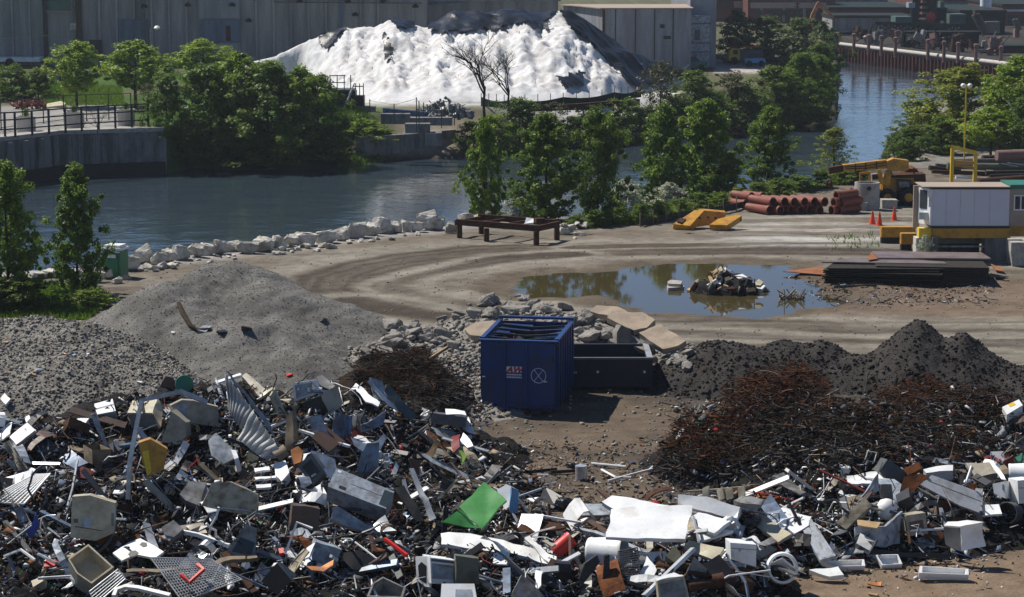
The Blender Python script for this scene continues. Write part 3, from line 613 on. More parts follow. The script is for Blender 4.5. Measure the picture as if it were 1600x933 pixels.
# far bank
FB = [
 (120,168,62,43,'bright','lawn_tree','small round tree with visible trunk on the far lawn','tree'),
 (212,166,60,56,'bright','lawn_tree','bright spreading tree right of the small lawn tree','tree'),
 (318,150,58,48,'bright','lawn_tree','bright tall tree behind the big dark riverside trees','tree'),
 (18,156,98,38,'bush','lawn_bush','dark bush at the far left beyond the promenade','bush'),
 (60,154,104,32,'bush','lawn_bush','dark bush beside the small round lawn tree','bush'),
 (262,214,112,36,'bush','riverside_bush','dark bush at the end of the promenade wall','bush'),
 (232,176,130,30,'brown','riverside_bush','brownish twiggy bush under the bright spreading tree','bush'),
 (330,246,96,68,'dense','riverside_tree','large dark riverside tree right of the promenade wall','tree'),
 (420,250,92,78,'dense','riverside_tree','largest dark tree in the riverside clump','tree'),
 (498,240,112,54,'dense','riverside_tree','dark tree at the right end of the riverside clump','tree'),
 (372,238,78,46,'bright','riverside_tree','lighter tall tree rising over the riverside clump','tree'),
 (470,246,98,44,'bright','riverside_tree','light leafy tree in front of the salt pile left end','tree'),
 (300,252,176,50,'bush','riverside_bush','dark bush overhanging the water at the wall end','bush'),
 (400,256,196,64,'bush','riverside_bush','dark low bush overhanging the water below the clump','bush'),
 (505,250,190,52,'bush','riverside_bush','dark low bush at the waterline right of the clump','bush'),
 (570,224,184,40,'lightbush','riverside_bush','light green bush on the grassy slope below the stairs','bush'),
 (600,220,200,26,'lightbush','riverside_bush','small bush at the foot of the grassy slope','bush'),
 (770,240,178,34,'lightbush','riverside_bush','light green bush left of the narrow maple top','bush'),
 (812,236,148,46,'bush','riverside_bush','dark bush under the bare dead tree','bush'),
 (868,226,158,44,'brown','riverside_bush','brown twiggy bush below the salt pile','bush'),
 (925,224,162,44,'bush','riverside_bush','dark bush below the black tarp edge','bush'),
 (975,220,150,42,'bush','riverside_bush','dark bush at the right foot of the salt pile','bush'),
 (1032,206,92,42,'brown','riverside_bush','tall brownish bush in front of the dark tarp slope','bush'),
 (1085,204,108,46,'dense','riverside_tree','dark round tree right of the brownish bush','tree'),
 (1142,200,110,48,'brown','riverside_bush','olive twiggy bush below the yellow truck','bush'),
 (1212,198,100,46,'dense','riverside_tree','dark tree leaning towards the river bend','tree'),
 (1252,194,80,44,'dense','riverside_tree','dense tree at the river bend point','tree'),
 (1238,192,140,52,'bush','riverside_bush','black shaded bush at the waterline of the bend','bush'),
 (1282,150,62,30,'dense','riverside_tree','dark tree touching the left end of the sheet piling','tree'),
 (284,262,196,30,'bush','riverside_bush','dark bush hiding the end corner of the river wall','bush'),
 (740,238,186,34,'bush','riverside_bush','dark bush at the right end of the river ledge','bush'),
 (845,240,176,40,'bush','riverside_bush','dark waterside bush behind the full round maple','bush'),
 (900,238,180,42,'bush','riverside_bush','dark waterside bush behind the soft light maple','bush'),
 (952,232,176,40,'bush','riverside_bush','dark waterside bush left of the water gap','bush'),
 (1010,222,164,40,'bush','riverside_bush','dark waterside bush right of the water gap','bush'),
 (1058,216,150,42,'bush','riverside_bush','dark waterside bush under the brownish bush','bush'),
 (1110,212,140,46,'bush','riverside_bush','dark waterside bush under the dark round tree','bush'),
 (1165,206,130,46,'bush','riverside_bush','dark waterside bush under the olive twiggy bush','bush'),
 (1280,188,84,34,'dense','riverside_tree','dark tree overhanging the water at the tip of the bend','tree')]
def bank_y(u, v):
    d = ray(u, v); Y = np.arange(135, 262, .25); t = Y/d[1]; z = CAMZ+d[2]*t; T = terrain(d[0]*t, Y); ok = (T > -1.95) & (z <= T+.05)
    return float(Y[np.argmax(ok)]) if ok.any() else 200.0
for a in FB: plant(*a, Y=bank_y(a[0], a[1]), group='trees and bushes on the far bank')
for a in [(1150,99,14,34,'hazy','background_tree','hazy tree beside the warehouse corner','tree'),(1198,99,22,42,'hazy','background_tree','hazy broad tree behind the yellow truck','tree'),(1246,101,26,44,'hazy','background_tree','hazy tree below the orange grab arm','tree'),(1286,104,30,34,'hazy','background_tree','hazy dark tree at the far river bend','tree')]: plant(*a, z0=1.2, group='hazy trees beyond the river bend')
def bare(u, vb, vt, hw, seed, label, z0=1.2, name='bare_tree', cat='bare tree', lv=5):
    b = P(u, vb, z0); h = PY(u, vt, b[1])[2]-z0; r = thing(name, label, cat, b); o = link(bpy.data.objects.new('trunk', bare_meshes(seed, h, 1, levels=lv))); o.parent = r; return r
bare(757, 182, 42, 40, 3, 'tall leafless dead tree in front of the white salt pile'); bare(795, 176, 74, 20, 21, 'thinner leafless tree right of the tall dead tree', lv=5)
bare(152, 208, 168, 20, 5, 'small leafless bush tree growing at the promenade fence', name='bare_bush', cat='bush', lv=5); bare(1012, 214, 150, 20, 6, 'leafless twiggy tree right of the salt pile foot', lv=5)

# ------------------------------------------------------------------ grass on the left bank and the slope
def grass(name, n, poly, z0, hgt, label, seed):
    g = np.random.default_rng(seed); pl = np.array(px(poly, z0)); x = g.uniform(pl[:, 0].min(), pl[:, 0].max(), n*2); y = g.uniform(pl[:, 1].min(), pl[:, 1].max(), n*2)
    k = inside(x, y, pl); x, y = x[k][:n], y[k][:n]; n = len(x); z = terrain(x, y)-.02; h = hgt*g.uniform(.4, 1.2, n); q = g.uniform(0, 6.28, n); w = .03+.03*hgt; lx, ly = g.normal(0, .35, n)*h, g.normal(0, .35, n)*h
    v = np.stack([np.stack([x-w*np.cos(q), y-w*np.sin(q), z], -1), np.stack([x+w*np.cos(q), y+w*np.sin(q), z], -1), np.stack([x+lx, y+ly, z+h], -1)], 1).reshape(-1, 3)
    me = npmesh(name, v, np.arange(3*n).reshape(-1, 3), 'grassblade', pt_attr=np.repeat(g.random(n)*.4, 3)); tag(link(bpy.data.objects.new(name, me)), label, 'grass', kind='stuff')
grass('bank_grass', 9000, [(-60,440),(60,444),(150,452),(176,466),(140,500),(-60,502)], 0, .28, 'long shaded grass under the maples on the left bank', 1)
grass('slope_grass', 9000, [(530,172),(560,172),(640,205),(620,222),(520,225)], 1.2, .5, 'rough grass on the slope below the steel stairs', 2)
grass('lawn_grass', 7000, [(70,134),(190,134),(196,166),(60,164)], 1.2, .3, 'mown lawn beyond the promenade', 3)
grass('weeds', 90, [(1290,372),(1360,366),(1380,384),(1300,394)], 0, .28, 'sparse weeds along the wheel track', 4)
grass('bank_weeds', 2600, [(860,352),(1000,338),(1190,300),(1190,308),(1000,352),(870,362)], 0, .35, 'weeds in the shade of the bank trees', 5)
# ------------------------------------------------------------------ salt pile with tarps
ridge = [(395,96),(430,88),(470,68),(500,56),(530,48),(560,42),(585,40),(612,27),(640,38),(668,44),(700,24),(740,19),(765,26),(785,20),(812,18),(835,26),(868,15),(890,20),(930,48),(985,84),(1030,103),(1062,112),(1080,118)]
front = [(395,104),(430,112),(470,132),(520,150),(600,160),(700,162),(800,161),(870,160),(940,156),(985,148),(1040,122),(1080,118)]
YR = 214.0
rx = np.array([PY(u, v, YR)[0] for u, v in ridge]); rz = np.array([PY(u, v, YR)[2] for u, v in ridge])
fx_ = np.array([P(u, v, 1.2)[0] for u, v in front]); fy_ = np.array([min(P(u, v, 1.2)[1], YR-1) for u, v in front])
sx = np.arange(rx[0], rx[-1], .22); sy = np.arange(186, 232, .22); SX, SY = np.meshgrid(sx, sy)
rid = np.interp(SX, rx, rz)-1.2; yf = np.interp(SX, fx_, fy_); t = (SY-yf)/(YR-yf); tb = (YR+15-SY)/15
gul = fbm(SX*.42+SY*.05, SY*.10, 201, 4)
prof = np.where(t < 1, np.clip(t, 0, 1)**.86, np.clip(tb, 0, 1))
edge = sm(0, .25, t)*sm(1.12, .8, t)
SZ = 1.2+rid*prof+(.35-np.abs(gul)*2.2)*.55*edge*np.clip(rid/5, .15, 1)+fbm(SX*1.5, SY*.22, 211, 3)*.45*edge+(.3-np.abs(fbm(SX*.8, SY*.40, 203, 4))*2)*.24*edge+(.2-np.abs(fbm(SX*2.6, SY*1.9, 205, 3)))*.60*edge
# broken cliff line below the crest
cl = .60+.16*fbm(SX*.16, SX*0+3.3, 207, 3)+.05*fbm(SX*.8, SX*0+1.3, 208, 3); SZ += np.clip(rid/6, 0, 1)*1.7*(sm(cl-.04, cl+.03, t)-sm(cl-.35, cl+.3, t))*sm(1.1, .9, t)*(fbm(SX*.25, SX*0, 209)+.45)
SZ = np.where((t < 0) | (tb < 0) | (rid < .05), 1.0, SZ)
SB = SZ.copy()
for _ in range(5):
    for ax_ in (0, 1): SB = (np.roll(SB, 1, ax_)+SB+np.roll(SB, -1, ax_))/3
su, sv_ = proj(SX, SY, SZ); lowm = SZ <= 1.05
msk = ~(lowm[:-1, :-1] & lowm[1:, 1:] & lowm[:-1, 1:] & lowm[1:, :-1])
me = npmesh('salt_pile', np.stack([SX, SY, SZ], -1).reshape(-1, 3), grid_faces(*SX.shape, msk), 'salt', 180)
tag(link(bpy.data.objects.new('salt_pile', me)), 'huge white road salt pile in front of the grey warehouse', 'salt pile')
def tarp(poly, label, mk='tarp', lift=.16, seed=1, dirx=.5, amp=.16, back=3.0):
    ins = inside(su, sv_, poly) & (SY < YR+back) & ~lowm
    m = ins[:-1, :-1] & ins[1:, 1:] & ins[:-1, 1:] & ins[1:, :-1]
    seen = np.zeros(m.shape, int); best = (0, 0); lab = 0
    for a, b_ in zip(*np.nonzero(m)):
        if seen[a, b_]: continue
        lab += 1; st = [(a, b_)]; seen[a, b_] = lab; c = 0
        while st:
            i, j = st.pop(); c += 1
            for p, q in ((i+1, j), (i-1, j), (i, j+1), (i, j-1)):
                if 0 <= p < m.shape[0] and 0 <= q < m.shape[1] and m[p, q] and not seen[p, q]: seen[p, q] = lab; st.append((p, q))
        best = max(best, (c, lab))
    f = grid_faces(*SX.shape, seen == best[1])
    if not best[0]: return
    wr = np.abs(fbm((SX*dirx+SY*(1-dirx))*1.3, (SX-SY)*.15, seed, 3))*amp*2+fbm(SX*1.1, SY*.5, seed+3, 2)*amp
    v = np.stack([SX, SY, np.maximum(SB+lift*1.6, SZ+.05)+wr], -1).reshape(-1, 3); us = np.unique(f); re = np.full(len(v), -1); re[us] = np.arange(len(us))
    o = link(bpy.data.objects.new('tarpaulin', npmesh('tarpaulin', v[us], re[f], mk, 180))); tag(o, label, 'tarp', 'black tarps on the salt pile')
tarp([(495,62),(512,50),(545,44),(532,58),(516,78),(508,84),(499,76)], 'small black tarp hanging at the left shoulder of the salt', seed=3)
tarp([(606,32),(615,22),(640,30),(652,46),(634,50),(618,48)], 'black tarp crumpled on the left white peak', 'tarpsheen', seed=4)
tarp([(594,46),(604,52),(616,80),(610,98),(600,106),(598,78)], 'narrow black tarp strip hanging below the left peak', seed=5)
tarp([(664,52),(696,14),(745,8),(790,30),(794,54),(760,50),(742,56),(700,54),(690,60)], 'wide glossy black tarp over the middle crest', 'tarpsheen', seed=6)
tarp([(754,24),(790,6),(815,8),(838,20),(866,6),(880,10),(852,40),(838,46),(818,42),(800,42),(784,50)], 'black tarp folded along the right crest', 'tarpsheen', seed=7)
tarp([(868,4),(890,6),(935,34),(990,68),(1075,104),(1078,126),(1000,156),(988,140),(962,114),(926,78),(898,56),(878,34)], 'large dark tarp covering the right flank of the salt', 'tarp', seed=8, dirx=.3, amp=.22)
tarp([(866,124),(892,118),(916,116),(914,140),(880,144)], 'small grey tarp scrap near the pile foot', 'tarpsheen', seed=9)
tarp([(826,42),(842,34),(862,44),(856,56),(846,50),(836,56)], 'little torn tarp under the right crest', seed=10)
tarp([(686,46),(704,50),(702,60),(688,56)], 'tiny black tarp patch under the middle crest', seed=11)
# sagging black edge cloth and green net at the foot of the pile
def strip_fence(name, label, cat, pts, z0, h, mk, sag=.0, posts=0, pm='dgrey', thick=.05, parent=True):
    p = [P(u, v, z0) for u, v in pts]; r = thing(name, label, cat, p[0]); m = MB()
    for a, b in zip(p[:-1], p[1:]):
        n = 6
        for k in range(n):
            q0, q1 = a+(b-a)*k/n, a+(b-a)*(k+1)/n; s0, s1 = [h-sag*math.sin(math.pi*kk/n) for kk in (k, k+1)]
            m.add([q0, q1, q1+[0, 0, s1], q0+[0, 0, s0], q0+[0, thick, 0], q1+[0, thick, 0], q1+[0, thick, s1], q0+[0, thick, s0]], [(0, 1, 2, 3), (5, 4, 7, 6), (3, 2, 6, 7)])
    m.build('net', mk, r)
    if posts:
        for a, b in zip(p[:-1], p[1:]):
            for k in range(posts):
                q = a+(b-a)*k/posts; mm = MB(); mm.tube([q+[0, -.06, -.1], q+[0, -.06, h+.35]], .035, 5); mm.build('post', pm, r)
    return r
strip_fence('debris_fence', 'dark green debris net fence under the salt pile', 'fence', [(752,166),(800,170),(880,166),(960,158),(1002,152)], 1.2, .75, 'netting', .25, 4)
def wall_strip(name, label, cat, pts, z0, h, th, mk):
    m = MB(); p = [P(u, v, z0) for u, v in pts]
    for a, b in zip(p[:-1], p[1:]):
        d = b-a; n = np.array([-d[1], d[0], 0]); n /= np.linalg.norm(n)
        m.add([a, b, b+n*th, a+n*th]+[q+[0, 0, h] for q in (a, b, b+n*th, a+n*th)], [(0, 3, 2, 1), (4, 5, 6, 7), (0, 1, 5, 4), (1, 2, 6, 5), (2, 3, 7, 6), (3, 0, 4, 7)])
    o = m.build(name, mk); return tag(o, label, cat)
wall_strip('retaining_kerb', 'long brown timber kerb below the debris net', 'kerb', [(800,176),(900,172),(1000,164)], 1.0, .5, .4, 'darkrust')
wall_strip('river_ledge', 'dark concrete ledge at the water below the stairs', 'retaining wall', [(556,246),(640,240),(712,232)], -1.6, 1.5, 1.2, 'oldconcrete')
# stairs
b = P(540, 176, 1.2); s = 1/ppm(b[1]); r = thing('stair_platform', 'dark steel platform with railings and stairs beside the salt', 'stairs', b)
def rel(u, v, dy=0): q = PY(u, v, b[1]+dy); return q
m = MB(); x0, x1 = rel(515, 140)[0], rel(553, 140)[0]; zt = rel(530, 140)[2]; m.b2(x0, x1, b[1], b[1]+2.2, zt-.15, zt); m.build('platform', 'dgrey', r)
m = MB(); m.b2(x0+.1, x1+.1, b[1]+.1, b[1]+2.1, 1.0, zt-.16); m.build('support_wall', 'black', r)
for u in (516, 527, 538, 548): mm = MB(); q = rel(u, 140); mm.tube([q, q+[0, 0, 1.15]], .05, 4); mm.build('post', 'dgrey', r)
for dz in (.55, 1.1): mm = MB(); mm.bar(rel(515, 140)+[0, 0, dz], rel(540, 140)+[0, 0, dz], .07); mm.build('rail', 'dgrey', r)
for dy in (0, 1.3):
    mm = MB(); mm.bar(rel(550, 140, dy)+[0, -.05, 0], rel(536, 176, dy)+[0, -.5, .1], .16); mm.build('stringer', 'grey', r)
    mm = MB(); mm.bar(rel(554, 136, dy)+[0, -.05, .3], rel(541, 170, dy)+[0, -.5, .4], .07); mm.build('handrail', 'galv', r)
for k in range(7):
    a = k/6; q = rel(550, 142)*(1-a)+(rel(537, 174)+[0, -.5, 0])*a; mm = MB(); mm.b2(q[0]-.25, q[0]+.25, q[1], q[1]+1.3, q[2]-.04, q[2]); mm.build('step', 'grey', r)
for u in (556, 562, 568): mm = MB(); q = rel(u, 152, .8); mm.tube([q-[0, 0, .9], q+[0, 0, 1.1]], .05, 4); mm.build('post', 'dgrey', r)
mm = MB(); mm.bar(rel(552, 135, .8), rel(568, 135, .8), .08); mm.build('rail', 'dgrey', r); mm = MB(); mm.b2(rel(552, 160)[0], rel(568, 160)[0], b[1]+.6, b[1]+2, 1.0, rel(560, 151)[2]); mm.build('landing', 'black', r)
# blocks, pipes bundle and fence posts right of the stairs
def ublock(name, label, cat, u0, u1, vt, vb, dep, z0, mk, group=None):
    a = P(u0, vb, z0); w = (u1-u0)/ppm(a[1]); h = (vb-vt)/ppm(a[1]); m = MB(); rr = random.Random(int(u0*7+vb))
    m.b2(a[0], a[0]+w, a[1], a[1]+dep, z0-.1, z0+h); m.v = [(x+rr.uniform(-.03, .03), y+rr.uniform(-.03, .03), z+rr.uniform(-.03, .03)) for x, y, z in m.v]
    return tag(m.build(name, mk), label, cat, group)
for a in [('concrete_block','grey concrete block beside the foot of the stairs','concrete block',556,586,167,176,1.2,1.2,'oldconcrete'),('concrete_block','long low concrete barrier under the blue pipe bundle','concrete block',595,640,178,192,.8,1.1,'oldconcrete'),('concrete_block','concrete barrier right of the pipe bundle','concrete block',641,706,184,194,.8,1.1,'oldconcrete'),('concrete_block','tilted slab block near the river ledge','concrete block',633,672,194,206,1.0,.9,'oldconcrete'),('concrete_block','square block at the end of the river ledge','concrete block',664,690,208,226,1.2,.0,'oldconcrete')]: ublock(*a, group='concrete blocks by the stairs')
b = P(598, 186, 1.2); r = thing('pipe_bundle', 'bundle of blue grey pipes lying on the barriers', 'pipe bundle', b)
for k in range(9):
    mm = MB(); q0 = PY(598+k % 3*2, 170+(k//3)*3, b[1]+.2*(k % 3)); q1 = PY(664+k % 3*2, 176+(k//3)*3, b[1]+.2*(k % 3)); mm.tube([q0, q1], .09, 6); mm.build('pipe', 'steelblue', r)
r = thing('chain_fence', 'row of thin wire fence posts with wires by the debris', 'fence', P(615, 190, 1.2)); pts = []
for u, v, t_ in ((578,178,155),(616,192,162),(651,206,152),(655,206,158),(662,190,160),(668,190,163),(690,200,172),(710,196,170)):
    q = P(u, v, 1.2); z = PY(u, t_, q[1])[2]; mm = MB(); mm.tube([q, [q[0], q[1], z]], .05, 4); mm.build('post', 'dgrey', r); pts.append(np.array([q[0], q[1], z-.1]))
for dz in (0, -.8): mm = MB(); mm.tube([p+[0, 0, dz] for p in pts[:4]], .015, 3); mm.build('wire', 'dgrey', r)
rr = random.Random(5); b = P(690, 182, 1.2); m = MB()
for k in range(160):
    a, q = rr.uniform(0, 6.28), rr.random()**.5*2.4; z = (2.4-q)*.75*rr.random(); p = b+[q*math.cos(a), q*math.sin(a)*.6+1, z]; m.box(p, (rr.uniform(.15, .7), rr.uniform(.1, .4), rr.uniform(.08, .3)), rotm(rr.uniform(0, 3), rr.uniform(0, 3), rr.uniform(0, 3)))
for k in range(60):
    a, q = rr.uniform(0, 6.28), rr.random()**.5*2.2; p = b+[q*math.cos(a), q*math.sin(a)*.6+1, (2.4-q)*.7*rr.random()]; d = np.array([rr.gauss(0, 1), rr.gauss(0, .5), rr.gauss(0, .5)]); m.bar(p, p+d*.6, .06)
m.mi = 0; o = m.build('debris_heap', 'grey'); tag(o, 'jumbled grey debris heap left of the dead tree', 'debris heap')

# ------------------------------------------------------------------ promenade
def wallprism(name, pts3, h, th, mk, label, cat):
    m = MB()
    for a, b in zip(pts3[:-1], pts3[1:]):
        d = b-a; n = np.array([-d[1], d[0], 0]); n /= np.linalg.norm(n); n *= -1 if n[1] < 0 else 1
        m.add([a, b, b+n*th, a+n*th]+[q+[0, 0, h] for q in (a, b, b+n*th, a+n*th)], [(0, 1, 5, 4), (1, 2, 6, 5), (2, 3, 7, 6), (3, 0, 4, 7), (4, 5, 6, 7)])
    return m
base = [np.array([*p, -3.0]) for p in PROM_WALL[::-1]]; base = [p-[0, .35, 0] for p in base]
r = thing('river_wall', 'tall grey concrete river wall with coping below the promenade', 'retaining wall', base[2])
m = wallprism('w', base, 4.1, .9, None, 0, 0); m.build('wall', 'oldconcrete', r)
m = wallprism('w', [p+[0, -.15, 4.1] for p in base], .28, 1.4, None, 0, 0); m.build('coping', 'concrete', r)
m = wallprism('w', [p+[0, -.5, 0] for p in base], 1.9, .5, None, 0, 0); m.build('footing', 'deadbark', r)
for k in range(14):
    u = 4+k*18.5; q = PY(u, 250, base[1][1]+(base[0][1]-base[1][1])*0); a = np.interp(P(u, 274, -2)[0], [base[i][0] for i in range(len(base))], [base[i][1] for i in range(len(base))]); m = MB(); x = P(u, 280-u*.06, -2)[0]
    m.b2(x, x+.35, a-.28, a-.02, -1.0, 1.0); m.build('pier', 'oldconcrete', r)
def railing(name, label, pts, z0, h, nper, rails, pr, mk):
    p = [P(u, v, z0) for u, v in pts]; r = thing(name, label, 'railing', p[0])
    for i, (a, b) in enumerate(zip(p[:-1], p[1:])):
        for k in range(nper+(i == len(p)-2)):
            q = a+(b-a)*k/nper; mm = MB(); mm.tube([q-[0, 0, .05], q+[0, 0, h]], pr, 4); mm.build('post', mk, r)
        for z in rails: mm = MB(); mm.bar(a+[0, 0, z], b+[0, 0, z], pr*.9); mm.build('rail', mk, r)
    return r
railing('promenade_railing', 'thick dark railing along the edge of the river wall', [(-40,216),(24,213),(128,204),(232,198)], 1.36, 1.7, 4, (.5, 1.15, 1.65), .10, 'black')
railing('promenade_fence', 'thin dark fence behind the white planters', [(-20,206),(2,203),(100,190),(205,186)], 1.2, 2.0, 3, (.15, 1.95), .05, 'black')
for u, v, w, l in ((41,208,30,'round white concrete planter nearest the left picture edge'),(116,201,32,'round white planter in the middle behind the railing'),(197,196,28,'round white planter at the right end of the promenade')):
    q = P(u, v, 1.2); rad = w/2/ppm(q[1]); r = thing('planter', l, 'planter', q, 'white promenade planters'); m = MB(); m.lathe([(rad*.92, 0), (rad, .2), (rad, 1.15), (rad*1.05, 1.2), (rad*.9, 1.2), (rad*.88, 1.0)], q, 20); m.build('tub', 'planter', r, smooth=40)
    tm, cm, h, w_ = KINDS['shrub', 0]; c = link(bpy.data.objects.new('plant', cm)); c.parent = r; c.location = (0, 0, 1.0); c.scale = (rad*.5, rad*.5, .35)
q = P(84, 168, 1.2); m = MB(); k = ppm(q[1]); m.prism([PY(68, 168, q[1]), PY(100, 164, q[1]), PY(103, 161, q[1]+.6), PY(95, 158, q[1]+1.5), PY(68, 163, q[1]+1.5)], (0, .15, -.35)); tag(m.build('pale_sheet', 'cream'), 'pale broken panel lying on the promenade paving', 'panel')
for n, (u, l) in enumerate(((34, 'left heap of rusty scrap beside the pale broken panel'), (56, 'right heap of rusty scrap beside the pale broken panel'))):
    q = P(u, 170, 1.2); m = MB(); rr = random.Random(n)
    for j in range(40): m.box(q+[rr.gauss(0, .35), rr.gauss(.3, .3), abs(rr.gauss(0, .25))+.1], (rr.uniform(.1, .6), rr.uniform(.05, .3), rr.uniform(.05, .2)), rotm(rr.uniform(0, 3), rr.uniform(0, 3), rr.uniform(0, 3)))
    tag(m.build('rusty_heap', 'clay'), l, 'scrap heap')
def lamp(u, vb, vt, arm, label, Y, z0, mk='grey', hd=.35):
    x = PY(u, vb, Y)[0]; zt = PY(u, vt, Y)[2]; r = thing('street_lamp', label, 'lamp', (x, Y, z0)); m = MB(); m.tube([(x, Y, z0-.2), (x, Y, zt)], [.13, .09] if arm else [.06, .045], 6); m.build('pole', mk, r)
    if arm: m = MB(); m.tube([(x, Y, zt-.3), (x+arm*.5, Y, zt), (x+arm, Y, zt+.05)], .06, 5); m.build('arm', mk, r); m = MB(); m.lathe([(.05, .2), (hd*.6, .15), (hd, -.05), (.1, -.2)], (x+arm*1.15, Y, zt+.05), 10); m.build('lamp_head', 'white', r, smooth=60)
lamp(236, 90, 44, .6, 'grey street lamp pole in front of the warehouse', 236, 1.2)
x = PY(122, 60, 238)[0]; r = thing('utility_pole', 'dark wooden utility pole with transformer before the warehouse', 'utility pole', (x, 238, 1.2)); m = MB(); m.tube([(x, 238, 1), (x, 238, PY(122, -20, 238)[2])], .18, 6); m.build('pole', 'bark', r)
m = MB(); m.lathe([(.3, -.3), (.3, .3)], (x-.4, 237.8, PY(122, 42, 238)[2]), 10); m.build('transformer', 'grey', r); m = MB(); m.tube([(x-30, 238, PY(0, 82, 238)[2]), (x-15, 238, PY(60, 70, 238)[2]), (x, 238, PY(122, 52, 238)[2])], .03, 3); m.build('cable', 'grey', r)

# ------------------------------------------------------------------ warehouses behind the salt
def wx(u, Y): return PY(u, 50, Y)[0]
def wz(v, Y): return PY(800, v, Y)[2]
Y1 = 250.0; r = thing('warehouse', 'huge windowless grey warehouse with pilasters behind the salt pile', 'warehouse', (wx(200, Y1), Y1, 1.2))
m = MB(); m.b2(wx(-500, Y1), wx(667, Y1), Y1, Y1+60, 1, 16); m.build('wall', 'warewall', r)
m = MB(); m.b2(wx(-505, Y1), wx(669, Y1), Y1-.3, Y1+60.3, 16, 16.6); m.build('roof_edge', 'warewall2', r)
for k in range(34):
    u = -90+k*27.2
    if u > 650: break
    if not (60 < u < 126): m = MB(); m.b2(wx(u, Y1), wx(u+3.2, Y1), Y1-.35, Y1-.002, 1, 15.9); m.build('pilaster', 'warewall', r)
for u0, u1, mk in ((69,76,'black'),(122,130,'black'),(532,537,'warepanel'),(222,228,'dgrey')): m = MB(); m.b2(wx(u0, Y1), wx(u1, Y1), Y1-.55, Y1-.36, 1, 15.9); m.build('downpipe', mk, r)
fr = MB(); fr.b2(wx(75, Y1), wx(115, Y1), Y1-.12, Y1-.003, wz(18, Y1), wz(-60, Y1)); w_ = fr.build('window', 'grey', r); m = MB(); m.b2(wx(77, Y1), wx(112, Y1), Y1-.18, Y1-.123, wz(16, Y1), wz(-58, Y1)); m.build('pane', 'greenwindow', w_) if False else None
m = MB(); m.b2(wx(77, Y1), wx(112, Y1), Y1-.2, Y1-.123, wz(16, Y1), wz(-58, Y1)); o = m.build('pane', 'greenwindow', r); m = MB(); m.b2(wx(75, Y1), wx(116, Y1), Y1-.7, Y1-.201, wz(18.5, Y1), wz(17, Y1)); m.build('sill', 'concrete', r)
for u0, u1, v0, v1, mk in ((186,232,30,72,'warepanel'),(314,376,30,66,'warepanel'),(314,376,67,78,'warewall2'),(140,160,62,90,'black'),(312,374,-30,29,'warewall2'),(354,361,40,64,'darkrust')):
    m = MB(); m.b2(wx(u0, Y1), wx(u1, Y1), Y1-(.46 if mk == 'darkrust' else .42), Y1-(.425 if mk == 'darkrust' else .36), wz(v1, Y1), wz(v0, Y1)); m.build('panel', mk, r)
for u, v in ((390,34),(556,25),(545,5),(600,4),(470,4),(650,12),(228,12),(296,10),(365,10)): m = MB(); m.lathe([(.3, 0), (.36, .2), (.1, .42)], (wx(u, Y1), Y1-.75, wz(v, Y1)), 8); m.build('wall_lamp', 'black', r)
m = MB(); m.bar((wx(430, Y1), Y1-.6, wz(3, Y1)), (wx(660, Y1), Y1-.6, wz(5, Y1)), .14); m.build('conduit', 'dgrey', r)
Y2 = 256.0; r = thing('warehouse_wing', 'lower grey warehouse wing behind the salt crest', 'warehouse', (wx(760, Y2), Y2, 1.2))
m = MB(); m.b2(wx(668, Y2), wx(872, Y2), Y2, Y2+40, 1, wz(2, Y2)); m.build('wall', 'warewall', r)
m = MB(); m.prism([(wx(668, Y2), Y2-.4, wz(8, Y2)), (wx(722, Y2), Y2-.4, wz(4, Y2)), (wx(722, Y2), Y2-.4, wz(-2, Y2)), (wx(668, Y2), Y2-.4, wz(-2, Y2))], (0, .39, 0)); m.build('fascia', 'warepanel', r)
m = MB(); m.b2(wx(664, Y2), wx(876, Y2), Y2-.6, Y2+40, wz(2, Y2)+.01, wz(2, Y2)+.3); m.build('roof', 'warewall2', r)
for u in (705, 760, 815): m = MB(); m.b2(wx(u, Y2), wx(u+3, Y2), Y2-.3, Y2-.002, 1, wz(9, Y2)); m.build('pilaster', 'warewall', r)
Y3 = 240.0; r = thing('metal_shed', 'grey metal clad shed with pale sloping roof right of the salt', 'shed', (wx(1000, Y3), Y3, 1.2))
m = MB(); zt = wz(14, Y3); x0, x1, xa = wx(942, Y3), wx(1080, Y3), wx(880, Y3+8)
m.add([(x0, Y3, 1), (x1, Y3, 1), (x1, Y3+10, 1), (xa, Y3+10, 1), (x0, Y3, zt), (x1, Y3, zt), (x1, Y3+10, zt), (xa, Y3+10, zt)], [(0, 1, 5, 4), (1, 2, 6, 5), (2, 3, 7, 6), (3, 0, 4, 7), (4, 5, 6, 7)]); m.build('wall', 'warewall2', r)
m = MB(); m.prism([(x0-.3, Y3-.3, zt+.02), (x1+.2, Y3-.3, zt+.02), (x1+.2, Y3+10, zt+.1), (xa-.3, Y3+10, zt+.1)], (0, 0, .10)); m.build('roof', 'tanwall', r)
for u in (961, 992, 1022, 1051): m = MB(); m.b2(wx(u, Y3), wx(u+1.3, Y3), Y3-.08, Y3-.002, 1, zt-.02); m.build('seam', 'black', r)
m = MB(); m.b2(wx(941, Y3), wx(945, Y3), Y3-.14, Y3-.081, 1, zt-.02); m.build('corner_trim', 'darkrust', r)
for u0, u1, v0, v1 in ((1037, 1048, 56, 61), (1031, 1038, 38, 44)): m = MB(); m.b2(wx(u0, Y3), wx(u1, Y3), Y3-.16, Y3-.081, wz(v1, Y3), wz(v0, Y3)); m.build('vent', 'black', r)
Y4 = 246.0; r = thing('block_tower', 'tall blue grey building end beside the metal shed', 'building', (wx(1100, Y4), Y4, 1.2))
m = MB(); m.b2(wx(1078, Y4), wx(1119, Y4), Y4, Y4+30, 1, 15); m.build('wall', 'warewall2', r)
